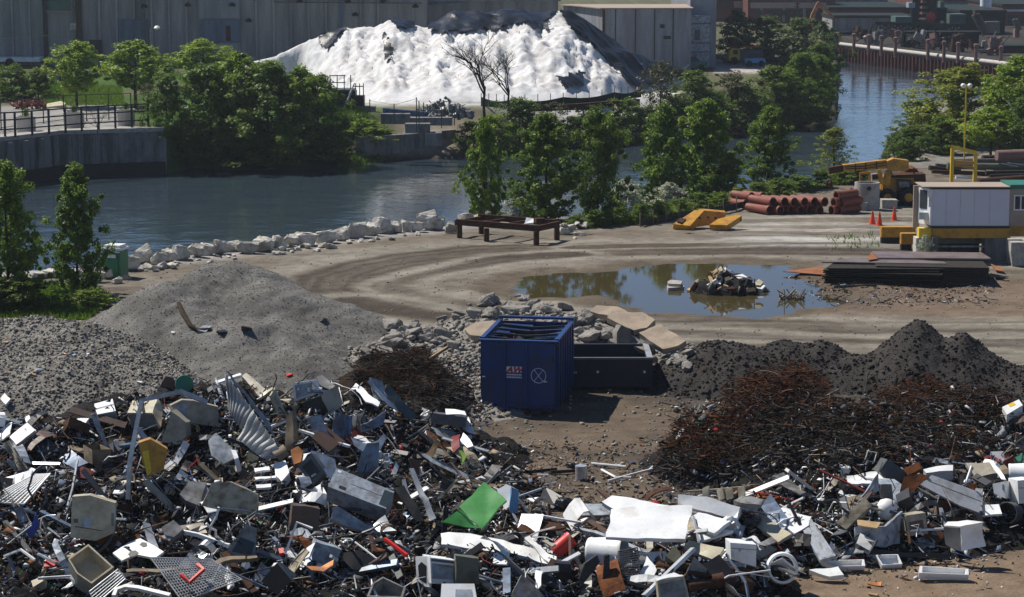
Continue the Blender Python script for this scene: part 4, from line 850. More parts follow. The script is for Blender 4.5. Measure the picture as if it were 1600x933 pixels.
m = MB(); m.b2(wx(1079, Y4), wx(1108, Y4), Y4-.8, Y4-.003, 1, wz(24, Y4)); m.build('silo_panel', 'bluegrey', r)
for v in (36, 66, 80): m = MB(); m.b2(wx(1076, Y4), wx(1110, Y4), Y4-.95, Y4-.803, wz(v+1.2, Y4), wz(v, Y4)); m.build('band', 'dgrey', r)
m = MB(); m.b2(wx(1085, Y4), wx(1093, Y4), Y4-.9, Y4-.803, wz(62, Y4), wz(46, Y4)); m.build('stain_hatch', 'dgrey', r)
# parked things in front of the warehouse
q = P(30, 104, 1.2); r = thing('flatbed_trailer', 'long white trailer parked at far left before the warehouse', 'trailer', q); k = 1/ppm(q[1])
m = MB(); m.b2(q[0]-4, q[0]+2.2, q[1], q[1]+2.4, 1.7, 2.15); m.build('body', 'white', r); m = MB(); m.prism([(q[0]+1.6, q[1]-.1, 1.75), (q[0]+2.4, q[1]-.1, 2.2), (q[0]+1.6, q[1]-.1, 2.2)], (0, 2.5, 0)); m.build('ramp', 'white', r)
for dx in (-3, -1): m = MB(); m.lathe([(.45, -.15), (.45, .15)], (q[0]+dx, q[1], 1.65), 12, rotm(R(90))); m.build('wheel', 'rubber', r)
def car(u, vb, Ldx, col, label, z0=1.2, h=1.35, dark=False):
    q = P(u, vb, z0); r = thing('parked_car', label, 'car', q, 'vehicles by the warehouse'); m = MB(); x, y = q[0], q[1]; L = Ldx
    m.prism([(x-L, y, z0+.35), (x+L, y, z0+.35), (x+L, y, z0+.8), (x+L*.6, y, z0+.9), (x-L*.95, y, z0+.85)], (0, 1.7, 0)); m.build('body', col, r)
    m = MB(); m.prism([(x-L*.6, y+.08, z0+.88), (x+L*.55, y+.08, z0+.9), (x+L*.3, y+.2, z0+h), (x-L*.4, y+.2, z0+h)], (0, 1.5, 0)); m.build('cabin', 'window', r)
    for dx in (-.6, .6): m = MB(); m.lathe([(.32, -.1), (.32, .1)], (x+L*dx, y, z0+.32), 12, rotm(R(90))); m.build('wheel', 'rubber', r)
car(276, 99, 2.1, 'skyblue', 'blue car mostly hidden by the bright spreading tree'); car(84, 132, 1.3, 'blue', 'small blue vehicle under the small lawn tree', h=1.2)
car(388, 94, 2.2, 'white', 'white car parked left of the salt pile'); car(415, 91, 2.0, 'galv', 'silver car parked nearest the left end of the salt'); car(1080, 110, 1.7, 'dgreen', 'dark green pickup in the shade of the building end'); car(1180, 104, 1.1, 'skyblue', 'blue car parked right of the yellow truck')
q = P(1140, 101, 1.2); r = thing('yellow_truck', 'yellow service truck with orange beacon bar near the far bend', 'truck', q); x, y = q[0], q[1]
m = MB(); m.prism([(x-.1, y, 1.6), (x+1.1, y, 1.6), (x+1.1, y, 2.95), (x+.2, y, 2.95), (x-.1, y, 2.3)], (0, 2, 0)); m.build('cab', 'brightyellow', r); m = MB(); m.b2(x+.35, x+.9, y-.02, y-.001, 2.3, 2.8); m.build('window', 'window', r)
m = MB(); m.b2(x+1.15, x+3.6, y+.05, y+2, 1.7, 2.8); m.build('cargo_body', 'dgrey', r); m = MB(); m.b2(x+.2, x+3.4, y+.3, y+1.6, 3.0, 3.12); m.build('beacon_bar', 'orange', r)
for dx in (.5, 2.8): m = MB(); m.lathe([(.42, -.15), (.42, .15)], (x+dx, y, 1.62), 12, rotm(R(90))); m.build('wheel', 'rubber', r)

# ------------------------------------------------------------------ sheet piling and works across the river
wp = [np.array([*p, -3.0]) for p in FAR_WALL[::-1]]
r = thing('sheet_pile_wall', 'rust red steel sheet piling along the far river bank', 'river wall', wp[0]); m = MB(); pts = []
for a, b in zip(wp[:-1], wp[1:]):
    L = np.linalg.norm(b-a); n = int(L/1.1); nn = np.array([b[1]-a[1], -(b[0]-a[0]), 0])/L; nn *= -1 if nn[1] > 0 else 1
    for k in range(n):
        for s_, o in ((0, 0), (.35, 0), (.5, .35), (.85, .35)): pts.append(a+(b-a)*(k+s_)/n+nn*(o+.3))
vs = [p for p in pts]+[p+[0, 0, 2.85] for p in pts]; n = len(pts); m.add(vs, [(i, i+1, n+i+1, n+i) for i in range(n-1)]); m.build('piling', 'sheetpile', r)
m = MB()
for a, b in zip(wp[:-1], wp[1:]): m.bar(a+[0, -.7, .95], b+[0, -.7, .95], .35)
m.build('waler', 'deadbark', r); m = MB()
for a, b in zip(wp[:-1], wp[1:]): m.b2 if False else m.prism([a+[0, -.2, 2.82], b+[0, -.2, 2.82], b+[0, 1.2, 2.82], a+[0, 1.2, 2.82]], (0, 0, .1))
m.build('cap', 'clayplain', r)
m = MB(); m.tube([p+[0, .1, 3.25] for p in wp], .28, 8); tag(m.build('pipeline', 'planter', smooth=60), 'long pale pipe running along the top of the sheet piling', 'pipeline')
for i, (u, vb, vt) in enumerate(((1309,76,54),(1335,79,56),(1358,82,58),(1378,84,59),(1400,86,62),(1451,90,65),(1476,94,68),(1498,95,70),(1526,98,73),(1565,102,76))):
    a = P(u, vb+.5, 0); a = a+[0, .6, 0]; h = (vb-vt)/ppm(a[1]); m = MB(); m.tube([a-[0, 0, .3], a+[0, 0, h]], .22, 8); rr_ = thing('mooring_post', ['leftmost','second from the left','third from the left','fourth from the left','fifth from the left','fifth from the right','fourth from the right','third from the right','second from the right','rightmost'][i]+' of the reddish mooring posts on the piling', 'post', a, 'reddish posts on the sheet piling'); m.build('shaft', 'clayplain', rr_); m = MB(); m.lathe([(.3, 0), (.3, .25), (.1, .35)], a+[0, 0, h], 8); m.build('cap', 'clayplain', rr_)
def bld(name, label, cat, u0, u1, vt, Y, mk, dep=30, z0=0, parts=()):
    x0, x1 = wx(u0, Y), wx(u1, Y); zt = wz(vt, Y); r = thing(name, label, cat, ((x0+x1)/2, Y, z0)); m = MB(); m.b2(x0, x1, Y, Y+dep, z0-.3, zt); m.build('wall', mk, r)
    m = MB(); m.b2(x0-.2, x1+.2, Y-.25, Y+dep+.2, zt+.01, zt+.4); m.build('roof', 'factorydark', r)
    for i, (nm, a, b, c, d, k) in enumerate(parts): m = MB(); m.b2(wx(a, Y), wx(b, Y), Y-.18-.03*i, Y-.003, wz(d, Y), wz(c, Y)); m.build(nm, k, r)
    return r
win = [('window', 1180+k*20, 1190+k*20, 16, 24, 'window') for k in range(6)]
bld('brick_building', 'long brick factory block with pale concrete band at upper right', 'building', 1168, 1304, -14, 390, 'brick', 40, 0, [('concrete_band', 1172, 1290, 4, 13, 'tanwall'), ('pier', 1187, 1191, 13.5, 34, 'tanwall'), ('pier', 1222, 1226, 13.5, 34, 'tanwall'), ('pier', 1254, 1258, 13.5, 34, 'tanwall')]+win)
bld('brick_building', 'dark maroon brick building behind the hazy trees', 'building', 1118, 1166, -12, 400, 'brick', 40, 0, [('concrete_band', 1146, 1166, 2, 12, 'tanwall'), ('window', 1124, 1142, 3, 8, 'window')])
bld('works_hall', 'long low brick works hall with blue roof section', 'building', 1296, 1434, 15, 380, 'brick', 30, 0, [('loading_bay', 1300, 1398, 46, 56, 'tanwall')])
bld('works_hall', 'dark blue clad upper hall over the brick works', 'building', 1297, 1386, -14, 414, 'warepanel', 20)
bld('grey_shed', 'long grey shed in front of the brick works hall', 'shed', 1300, 1426, 28, 366, 'warewall', 12, 0, [('door', 1312, 1400, 46, 58, 'tanwall')])
bld('blue_hoarding', 'blue grey hoarding behind the first mooring posts', 'fence', 1304, 1402, 54, 352, 'bluegrey', .4)
bld('dark_hall', 'large dark green shed below the white silo', 'building', 1500, 1570, 20, 356, 'factorydark', 30, 0, [('door', 1506, 1530, 50, 90, 'black')])
bld('dark_hall', 'dark works building behind the conveyor tower', 'building', 1440, 1512, 40, 366, 'factorydark', 16, 0, [('panel', 1488, 1504, 48, 62, 'factorygreen')])
bld('brick_building', 'brick building at the upper right picture corner', 'building', 1566, 1700, 10, 392, 'brick', 30, 0, [('metal_band', 1566, 1620, 15, 18, 'galv'), ('window', 1574, 1590, 24, 36, 'window')])
bld('brick_building', 'far brick hall with blue roof glazing behind the silo', 'building', 1440, 1610, -16, 430, 'brick', 30, 0, [('glazing', 1460, 1560, 3, 16, 'warepanel')])
bld('dark_hall', 'low dark store behind the right mooring posts', 'building', 1412, 1530, 54, 316, 'factorydark', 3)
bld('works_yard_store', 'low brown store at the right end of the piling', 'building', 1532, 1640, 76, 300, 'darkrust', 6)
Y = 352; r = thing('silo', 'pale round silo rising behind the dark green shed', 'silo', (wx(1539, 386), 386, 0)); m = MB(); m.lathe([(.95, 0), (.95, wz(-30, 386))], (wx(1539, 386), 386, 0), 20); m.build('shell', 'white', r, smooth=40)
# conveyor gantry and tower
Y = 350; r = thing('conveyor_gantry', 'dark green lattice conveyor gantry over the works yard', 'conveyor', (wx(1430, Y), Y, 0)); m = MB()
def pp(u, v, dy=0): return PY(u, v, Y+dy)
for dy in (0, 3):
    m = MB(); m.bar(pp(1367, 36, dy), pp(1508, 40, dy), .5); m.bar(pp(1368, 46, dy), pp(1508, 49, dy), .4); m.build('chord', 'factorydark', r)
m = MB()
for k in range(14):
    u = 1368+k*10; m.bar(pp(u, 46+k*.2), pp(u+5, 37+k*.25), .25); m.bar(pp(u+5, 37+k*.25), pp(u+10, 46+k*.2), .25)
m.build('lattice', 'factorydark', r)
for u, v0, v1 in ((1398,26,36),(1482,22,38)): m = MB(); m.b2(wx(u, Y), wx(u+26, Y), Y-.5, Y+4, wz(v1, Y), wz(v0, Y)); m.build('cabin', 'factorygreen', r)
for u, w, v0 in ((1398,9,48),(1415,3,48),(1442,7,48),(1392,3,48),(1490,3,48),(1470,4,48)): m = MB(); m.b2(wx(u, Y), wx(u+w, Y), Y+.2, Y+2.6, -.3, wz(v0, Y)); m.build('leg', 'factorydark' if w < 9 else 'factorygreen', r)
for k in range(5): m = MB(); m.bar(pp(1420+k*3, 85), pp(1446-k*2, 52), .3); m.build('brace', 'grey' if k % 2 else 'factorydark', r)
Y = 354; r = thing('loading_tower', 'tall dark steel loading tower with red drum at upper right', 'tower', (wx(1440, Y), Y, 0))
for u0, u1 in ((1424,1432),(1456,1450),(1430,1436),(1462,1458)): m = MB(); m.bar(pp(u0, 40), pp(u1, -14), .7); m.build('leg', 'factorydark', r)
m = MB()
for k in range(5): m.bar(pp(1426, 38-k*9), pp(1458, 30-k*9), .35); m.bar(pp(1458, 38-k*9), pp(1426, 30-k*9), .35)
m.build('lattice', 'factorydark', r); m = MB(); m.lathe([(.1, -.9), (.6, -.6), (.85, 0), (.6, .6), (.1, .9)], pp(1454, 27, -1), 12); m.build('drum', 'red', r, smooth=60)
for u0, u1, v0, v1, mk in ((1418,1428,4,12,'bluegrey'),(1464,1478,12,32,'factorydark'),(1468,1474,2,14,'factorygreen'),(1450,1468,28,36,'factorydark')): m = MB(); m.b2(wx(u0, Y), wx(u1, Y), Y-.4, Y+2, wz(v1, Y), wz(v0, Y)); m.build('housing', mk, r)
Y = 346; r = thing('chute_conveyor', 'steep yellowish loading chute beside the dark green shed', 'conveyor', (wx(1533, Y), Y, 0))
for k in range(4): m = MB(); m.bar(pp(1520+k*2.6, 24+k*-.8), pp(1537+k*3, 56-k*1.5), .45); m.build('trough', 'clayplain' if k % 2 else 'olive', r)
m = MB(); m.b2(wx(1540, Y), wx(1562, Y), Y, Y+2, wz(52, Y), wz(34, Y)); m.build('hopper', 'olive', r); m = MB(); m.tube([pp(1523, 24), pp(1523, 15)], .3, 5); m.build('mast', 'clayplain', r); m = MB(); m.bar(pp(1528, 80), pp(1528, 40), .25); m.build('leg', 'factorydark', r)
r = thing('chute_conveyor', 'second loading chute at the right picture edge', 'conveyor', (wx(1588, Y), Y, 0))
for k in range(2): m = MB(); m.bar(pp(1584+k*4, 30), pp(1590+k*4, 47), .5); m.build('trough', 'olive', r)
m = MB(); m.b2(wx(1586, Y), wx(1593, Y), Y, Y+1.5, 0, wz(46, Y)); m.build('leg', 'clayplain', r)
Y = 345; r = thing('material_handler', 'orange material handler arm with hanging grab', 'excavator', (wx(1285, Y), Y, 0)); m = MB(); m.tube([pp(1266, 44), pp(1270, 24), pp(1279, 4)], [.5, .45, .3], 4); m.build('boom', 'copper', r); m = MB(); m.tube([pp(1277, 4), pp(1288, 14), pp(1303, 28)], [.35, .3, .2], 4); m.build('stick', 'copper', r)
m = MB(); m.bar(pp(1303, 28), pp(1304, 46), .15); m.lathe([(.1, .3), (.5, .1), (.55, -.3), (.1, -.6)], pp(1304, 48), 8); m.build('grab', 'black', r); m = MB(); m.b2(wx(1258, Y), wx(1272, Y), Y, Y+3, 0, wz(44, Y)); m.build('cab', 'copper', r)
r = thing('power_pole', 'thin dark pole before the brick factory block', 'pole', (wx(1245, Y), Y, 0)); m = MB(); m.tube([(wx(1245, Y), Y, 0), (wx(1245, Y), Y, wz(3, Y))], .12, 5); m.build('shaft', 'deadbark', r); m = MB(); m.bar(pp(1241, 6), pp(1250, 6), .12); m.bar(pp(1241, 11), pp(1250, 11), .12); m.build('crossarm', 'deadbark', r)
for k, u in enumerate((1345, 1370, 1404, 1424, 1436, 1444, 1462, 1480, 1500, 1545, 1556)):
    rr = random.Random(k); Y = 326-(u-1345)*.15; q = np.array([wx(u, Y), Y, 0]); m = MB()
    for j in range(9): m.box(q+[rr.gauss(0, .7), rr.gauss(0, .5), rr.uniform(.3, 2.0)], (rr.uniform(.2, 1.2), .4, rr.uniform(.3, 1.2)), rotm(0, rr.uniform(-.6, .6), rr.uniform(0, 3)))
    for j in range(5): a = q+[rr.gauss(0, .6), 0, rr.uniform(0, 1)]; m.bar(a, a+[rr.gauss(0, 1), 0, rr.uniform(.5, 2)], .14)
    o = m.build('scrap_stack', ['darkrust', 'grey', 'clayplain', 'factorydark'][k % 4]); tag(o, ['first','second','third','fourth','fifth','sixth','seventh','eighth','ninth','tenth','eleventh'][k]+' from left of the jumbled scrap stacks behind the piling', 'scrap stack', 'scrap stacks behind the sheet piling')

# ------------------------------------------------------------------ thin summer haze
hz = bpy.data.materials.new('haze'); hz.use_nodes = True; hn = hz.node_tree; hn.nodes.clear(); ho = hn.nodes.new('ShaderNodeOutputMaterial'); hv = hn.nodes.new('ShaderNodeVolumePrincipled')
hv.inputs['Color'].default_value = (.80, .88, 1.0, 1); hv.inputs['Density'].default_value = .00016; hv.inputs['Anisotropy'].default_value = .1; hn.links.new(hv.outputs[0], ho.inputs['Volume']); MATS['haze'] = hz
m = MB(); m.b2(-1000, 1000, -80, 2600, -9, 19); o = m.build('haze', 'haze', origin=(0, 0, 0)); o['kind'] = 'stuff'; o['label'] = 'thin bluish summer haze over the river and yard'; o['category'] = 'haze'
# ------------------------------------------------------------------ boulders and rubble
def rock_mesh(seed, d=(1, .8, .7), n=16, jag=.0):
    rr = random.Random(seed); bm = bmesh.new()
    for k in range(n):
        p = np.array([rr.gauss(0, 1) for _ in range(3)]); p /= np.linalg.norm(p); p = np.sign(p)*np.abs(p)**.6; bm.verts.new(tuple(p*np.array(d)*.5*rr.uniform(.82, 1.05)))
    bmesh.ops.convex_hull(bm, input=list(bm.verts)); bmesh.ops.delete(bm, geom=[v for v in bm.verts if not v.link_faces], context='VERTS')
    bmesh.ops.bevel(bm, geom=list(bm.edges), offset=.05*min(d), segments=1, affect='EDGES')
    bmesh.ops.subdivide_edges(bm, edges=[e for e in bm.edges if e.calc_length() > .3*min(d)], cuts=1)
    for v in bm.verts: v.co += Vector([rr.gauss(0, .016) for _ in range(3)])
    bmesh.ops.triangulate(bm, faces=list(bm.faces)); me = bpy.data.meshes.new('rock'); bm.to_mesh(me); bm.free(); return me
RK = [rock_mesh(k, (1, .75, .62)) for k in range(7)]; RC = [m.copy() for m in RK]; RS = [rock_mesh(20+k, (1, .7, .34), 12) for k in range(3)]
for m in RK+RS: m.materials.append(MATS['limestone'])
for m in RC: m.materials.append(MATS['rubble'])
rr = random.Random(11)
NUM = {1:'first',2:'second',3:'third',4:'fourth',5:'fifth',6:'sixth',7:'seventh',8:'eighth',9:'ninth',10:'tenth',11:'eleventh',12:'twelfth',13:'thirteenth',14:'fourteenth',15:'fifteenth',16:'sixteenth',17:'seventeenth',18:'eighteenth',19:'nineteenth',20:'twentieth'}
def nth(k): return NUM[k] if k in NUM else {2:'twenty',3:'thirty',4:'forty',5:'fifty'}[k//10]+('-'+NUM[k % 10] if k % 10 else '')
bank = [(200,424,40,30),(222,414,34,34),(246,416,30,26),(262,412,28,26),(280,408,34,30),(306,404,30,24),(324,400,28,22),(345,398,30,26),(362,394,28,22),(386,397,36,26),(410,394,40,24),(434,392,34,26),(455,388,30,24),(478,386,44,26),(508,382,40,26),(532,377,32,24),(556,374,38,34),(580,371,26,24),(596,367,34,32),(616,366,26,20),(636,364,24,24),(652,364,24,22),(666,360,36,36),(684,360,24,22),(706,366,24,20),(728,352,30,22),(748,350,30,16)]
for i, (u, vb, w, h) in enumerate(bank):
    b = P(u, vb, 0); k = ppm(b[1]); o = link(bpy.data.objects.new('boulder', RK[i % 7])); W = w/k; Hh = h/k*1.02
    o.scale = (W*rr.uniform(.95, 1.15), W*rr.uniform(.8, 1.2), Hh/.62*rr.uniform(.9, 1.15)); o.rotation_euler = (rr.uniform(-.15, .15), rr.uniform(-.15, .15), rr.uniform(-.5, .5)); o.location = (b[0], b[1]+.3, Hh*.42)
    tag(o, nth(i+1)+' large pale boulder along the bank, counting from the green toilet', 'boulder', 'pale boulders along the river bank'); mark(nth(i+1)+' bank boulder', b)
for i, (u, vb, w, h) in enumerate([(80,434,36,14),(104,434,26,14),(128,440,22,22),(150,442,30,24),(168,436,26,20),(182,444,18,12),(140,448,26,20),(60,436,26,12),(196,438,16,10)]):
    b = P(u, vb, 0); k = ppm(b[1]); o = link(bpy.data.objects.new('boulder', RK[(i+3) % 7])); W = w/k
    o.scale = (W*1.1, W*.9, h/k/.62*1.1); o.rotation_euler = (0, 0, rr.uniform(-.6, .6)); o.location = (b[0], b[1]+.2, h/k*.4)
    tag(o, 'pale boulder number %s from the left in the shade below the green toilet' % ['two','three','five','six','seven','eight','four','one','nine'][i], 'boulder', 'boulders below the green toilet')
def scatter_rocks(n, key_fn, meshes, size, name, desc, cat, group, flat=.8):
    c = 0
    for _ in range(n*20):
        if c >= n: break
        u, v = key_fn(); p = PH(u, v); s = size[0]*(size[1]/size[0])**(rr.random()**1.5); o = link(bpy.data.objects.new(name, meshes[rr.randrange(len(meshes))]))
        o.scale = (s*rr.uniform(.85, 1.3), s*rr.uniform(.8, 1.1), s*flat*rr.uniform(.8, 1.3)); o.rotation_euler = (rr.uniform(-.5, .5), rr.uniform(-.5, .5), rr.uniform(0, 6.28)); o.location = (p[0], p[1], p[2]+s*.18)
        o['category'] = cat; o['group'] = group; PEND.append((o, ('big' if s > .75 else 'medium' if s > .42 else 'small')+' '+desc, p)); c += 1
def along(l, jit):
    def f():
        k = rr.randrange(len(l)-1); a = rr.random(); return l[k][0]*(1-a)+l[k+1][0]*a+rr.gauss(0, jit[0]), l[k][1]*(1-a)+l[k+1][1]*a+rr.gauss(0, jit[1])
    return f
scatter_rocks(40, along([(205,430),(300,410),(400,400),(520,386),(650,368)], (4, 2)), RK, (.25, .6), 'bank_stone', 'pale stone', 'stone', 'smaller stones along the river bank')
scatter_rocks(16, along([(872,366),(895,358),(912,364)], (6, 5)), RK, (.3, .7), 'white_stone', 'whitish stone', 'stone', 'heap of whitish stones beside the steel table')
scatter_rocks(30, along([(600,535),(622,528),(640,520),(665,512),(690,530),(705,550)], (10, 8)), RC, (.4, 1.0), 'concrete_chunk', 'broken concrete chunk', 'concrete chunk', 'concrete chunks in the rubble')
scatter_rocks(80, along([(700,500),(770,492),(810,480),(860,498),(900,500),(940,515),(960,535)], (16, 10)), RC, (.3, .95), 'concrete_chunk', 'broken concrete chunk', 'concrete chunk', 'concrete chunks in the rubble')
scatter_rocks(34, along([(1020,565),(1045,560),(1070,556),(1050,570)], (9, 6)), RC, (.3, .6), 'concrete_chunk', 'broken concrete chunk', 'concrete chunk', 'concrete chunks in the rubble')
scatter_rocks(14, along([(940,530),(985,540),(1010,545)], (14, 10)), RC, (.5, 1.1), 'concrete_chunk', 'broken concrete chunk', 'concrete chunk', 'concrete chunks in the rubble')
# ------------------------------------------------------------------ pictures' outlines laid on real planes
NORM = {'T': (0, -.12, 1), 'L': (-.1, -.42, .9), 'LL': (-.55, -.45, .7), 'U': (.05, -.72, .70), 'F': (.18, -1, .12), 'FL': (-.5, -.85, .2), 'FR': (.55, -.83, .1), 'B': (.1, -.9, .42), 'G': (0, 0, 1), 'R': (.5, -.5, .7)}
def onplane(poly, n, lift=.1, anchor=None):
    """outline corners on a plane with normal n that passes through the heap surface"""
    n = np.array(NORM[n] if isinstance(n, str) else n, float); n /= np.linalg.norm(n)
    if anchor is None: k = max(range(len(poly)), key=lambda i: poly[i][1]); anchor = PH(poly[k][0], min(poly[k][1], 970), lift)
    out = []
    for u, v in poly:
        d = ray(u, v); t = np.dot(anchor-C_, n)/np.dot(d, n); out.append(C_+d*t)
    return out, n
def face(m, poly, n, depth, lift=.1):
    p, nn = onplane(poly, n, lift); m.prism(p, -nn*depth); return p, nn
SUFFIX = [' lying on the scrap heap', ' half buried in the scrap', ' among the scrap metal', ' thrown on the scrap heap', ' wedged in the scrap heap']
from mathutils import noise as mnoise
def crumple(o, amp, freq=2.2, seg=.24, smooth=32):
    me = o.data; bm = bmesh.new(); bm.from_mesh(me); bmesh.ops.triangulate(bm, faces=list(bm.faces))
    for _ in range(3):
        e = [e for e in bm.edges if e.calc_length() > seg]
        if not e: break
        bmesh.ops.subdivide_edges(bm, edges=e, cuts=1); bmesh.ops.triangulate(bm, faces=[f for f in bm.faces if len(f.verts) > 3])
    off = Vector(o.location)
    for v in bm.verts: p = v.co+off; v.co += mnoise.noise_vector(p*freq)*amp+mnoise.noise_vector(p*freq*3.1)*amp*.35
    bm.to_mesh(me); bm.free(); finish(me, smooth)
def piece(name, cat, short, poly, n, depth, mk, lift=.1, group=None, extra=None, rest=None):
    """one scrap item: an outline with real thickness; extra = [(part name, outline, offset, thickness, material)] lie on the same face"""
    p, nn = onplane(poly, n, lift); m = MB(); m.prism(p, -nn*depth); a = np.mean(p, 0)
    if not extra:
        o = m.build(name, mk); crumple(o, .055 if depth <= .1 else .035); tag(o, short+(rest or SUFFIX[len(MARKS) % 5]), cat, group); mark(short, a); return o
    base = np.mean(p, 0)-nn*depth; base[2] = min(q[2] for q in m.v and [np.array(t) for t in m.v]); r = thing(name, short+(rest or SUFFIX[len(MARKS) % 5]), cat, base, group); m.build('body', mk, r); mark(short, a)
    for nm, q, off, th, k in extra:
        qq, _ = onplane(q, n, 0, anchor=p[0]+nn*off); mm = MB(); mm.prism(qq, -nn*th); mm.build(nm, k, r)
    return r
def lerp(a, b, t): return (a[0]+(b[0]-a[0])*t, a[1]+(b[1]-a[1])*t)
def inset(q, t):
    c = np.mean(np.array(q, float), 0); return [tuple(c+(np.array(p)-c)*(1-t)) for p in q]
def tray(name, cat, short, quad, n, h, mk, lift=.25, inner=None, rest=None, wall=.12):
    """open box: rim, walls and floor seen from above"""
    p, nn = onplane(quad, n, lift); c = np.mean(p, 0); m = MB(); N = len(p); ins = [c+(q-c)*(1-wall) for q in p]; lo = [q-nn*h for q in p]; fl = [q-nn*h*.8 for q in [c+(q-c)*(1-wall*1.3) for q in p]]
    m.add(p+ins+lo+fl, [(i, (i+1) % N, N+(i+1) % N, N+i) for i in range(N)]+[(i, 2*N+i, 2*N+(i+1) % N, (i+1) % N) for i in range(N)]+[(N+i, N+(i+1) % N, 3*N+(i+1) % N, 3*N+i) for i in range(N)]+[tuple(3*N+i for i in range(N)), tuple(2*N+N-1-i for i in range(N))])
    o = m.build(name, mk); tag(o, short+(rest or SUFFIX[len(MARKS) % 5]), cat); mark(short, c); return o
def rod(name, cat, short, pts, r, mk, lift=.3, n=6, rest=None, group=None, dy=None):
    q = []
    for i, (u, v) in enumerate(pts): q.append(PH(u, v, lift if not dy else dy[i]))
    m = MB(); m.tube(q, r, n); o = m.build(name, mk, smooth=50 if n > 4 else None); tag(o, short+(rest or SUFFIX[len(MARKS) % 5]), cat, group); mark(short, np.mean(q, 0)); return o
def rodp(name, cat, short, pts, n, r, mk, lift=.2, sides=4, rest=None):
    p, _ = onplane(pts, n, lift); m = MB(); m.tube(p, r, sides); o = m.build(name, mk); tag(o, short+(rest or SUFFIX[len(MARKS) % 5]), cat); mark(short, np.mean(p, 0)); return o
def grate(name, cat, short, quad, n, nu, nv, r, mk, lift=.3, frame=1.6, rest=None):
    p, nn = onplane(quad, n, lift); m = MB(); a, b, c, d = p
    for i in range(nu+1): t = i/nu; m.tube([a+(b-a)*t, d+(c-d)*t], r*(frame if i in (0, nu) else 1), 4)
    for j in range(nv+1): t = j/nv; m.tube([a+(d-a)*t+nn*r, b+(c-b)*t+nn*r], r*(frame if j in (0, nv) else 1), 4)
    o = m.build(name, mk); tag(o, short+(rest or SUFFIX[len(MARKS) % 5]), cat); mark(short, np.mean(p, 0)); return o
def ribbed(name, cat, short, quad, n, nr, amp, mk, lift=.2, along_u=True, bend=0, rest=None):
    """corrugated sheet spanning a four-cornered outline"""
    p, nn = onplane(quad, n, lift); a, b, c, d = p; V = []; nu = nr*4; nvv = 10
    for j in range(nvv+1):
        for i in range(nu+1):
            s, t = i/nu, j/nvv; q = (a+(b-a)*s)*(1-t)+(d+(c-d)*s)*t; ph = i % 4; V.append(q+nn*(amp*(ph in (1, 2))+bend*math.sin(math.pi*t)+.04*math.sin(5*s+7*t)))
    f = [(j*(nu+1)+i, j*(nu+1)+i+1, (j+1)*(nu+1)+i+1, (j+1)*(nu+1)+i) for j in range(nvv) for i in range(nu)]; m = MB(); m.add(V, f); o = m.build(name, mk); tag(o, short+(rest or SUFFIX[len(MARKS) % 5]), cat); mark(short, np.mean(p, 0)); return o
def drum(name, cat, short, u, v, r, L, d, mk, lift=None, open_=False, rest=None, inner='white'):
    p = PH(u, v, r if lift is None else lift); d = np.array(d, float); d /= np.linalg.norm(d); M = from_z(d); m = MB()
    prof = [(r, -L/2), (r*1.03, -L/2+.04), (r, -L/2+.08), (r, L/2-.08), (r*1.03, L/2-.04), (r, L/2)]
    if open_: prof += [(r*.93, L/2), (r*.92, -L/2+.05)]
    m.lathe(prof, p, 20, M); o = m.build(name, mk, smooth=40); tag(o, short+(rest or SUFFIX[len(MARKS) % 5]), cat); mark(short, p); return o

# ------------------------------------------------------------------ slabs in the rubble
for nm, poly, n in (('upper flat broken concrete slab',[(920,486),(932,477),(965,478),(985,490),(960,496)],(-.1,-.3,.95)),('large tilted broken concrete slab',[(948,496),(962,488),(1005,488),(1024,500),(1010,512),(990,516)],(-.1,-.35,.93)),('lower tilted broken concrete slab',[(998,520),(1032,506),(1045,515),(1072,532),(1060,540),(1035,546)],(-.2,-.4,.9)),('long curved slab behind the dark dumpster',[(990,540),(996,536),(1015,540),(1024,548),(1012,550)],(0,-.6,.8)),('long flat slab left of the blue container',[(726,514),(745,503),(800,500),(812,510),(770,526),(735,524)],(-.2,-.4,.9))):
    piece('concrete_slab', 'concrete slab', nm, poly, n, .22, 'slab', .55, 'broken concrete slabs', rest=' resting on the rubble')
piece('concrete_slab', 'concrete slab', 'leaning block of dark concrete', [(964,520),(970,508),(985,514),(992,540),(980,544),(963,540)], 'F', .7, 'oldconcrete', .1, 'broken concrete slabs', rest=' below the tilted slabs')
for nm, poly in (('left rounded concrete beam end', [(563,546),(570,541),(590,550),(588,556),(580,556)]), ('right rounded concrete beam end', [(588,544),(594,539),(612,544),(614,550),(600,553)])): piece('concrete_beam', 'concrete beam', nm, poly, 'L', .35, 'oldconcrete', .3, 'concrete beam ends', rest=' on the gravel foot')
rodp('timber', 'timber', 'pale wooden beam', [(666,564),(699,543)], 'L', .06, 'wood', .2, rest=' leaning on the rubble left of the blue container')
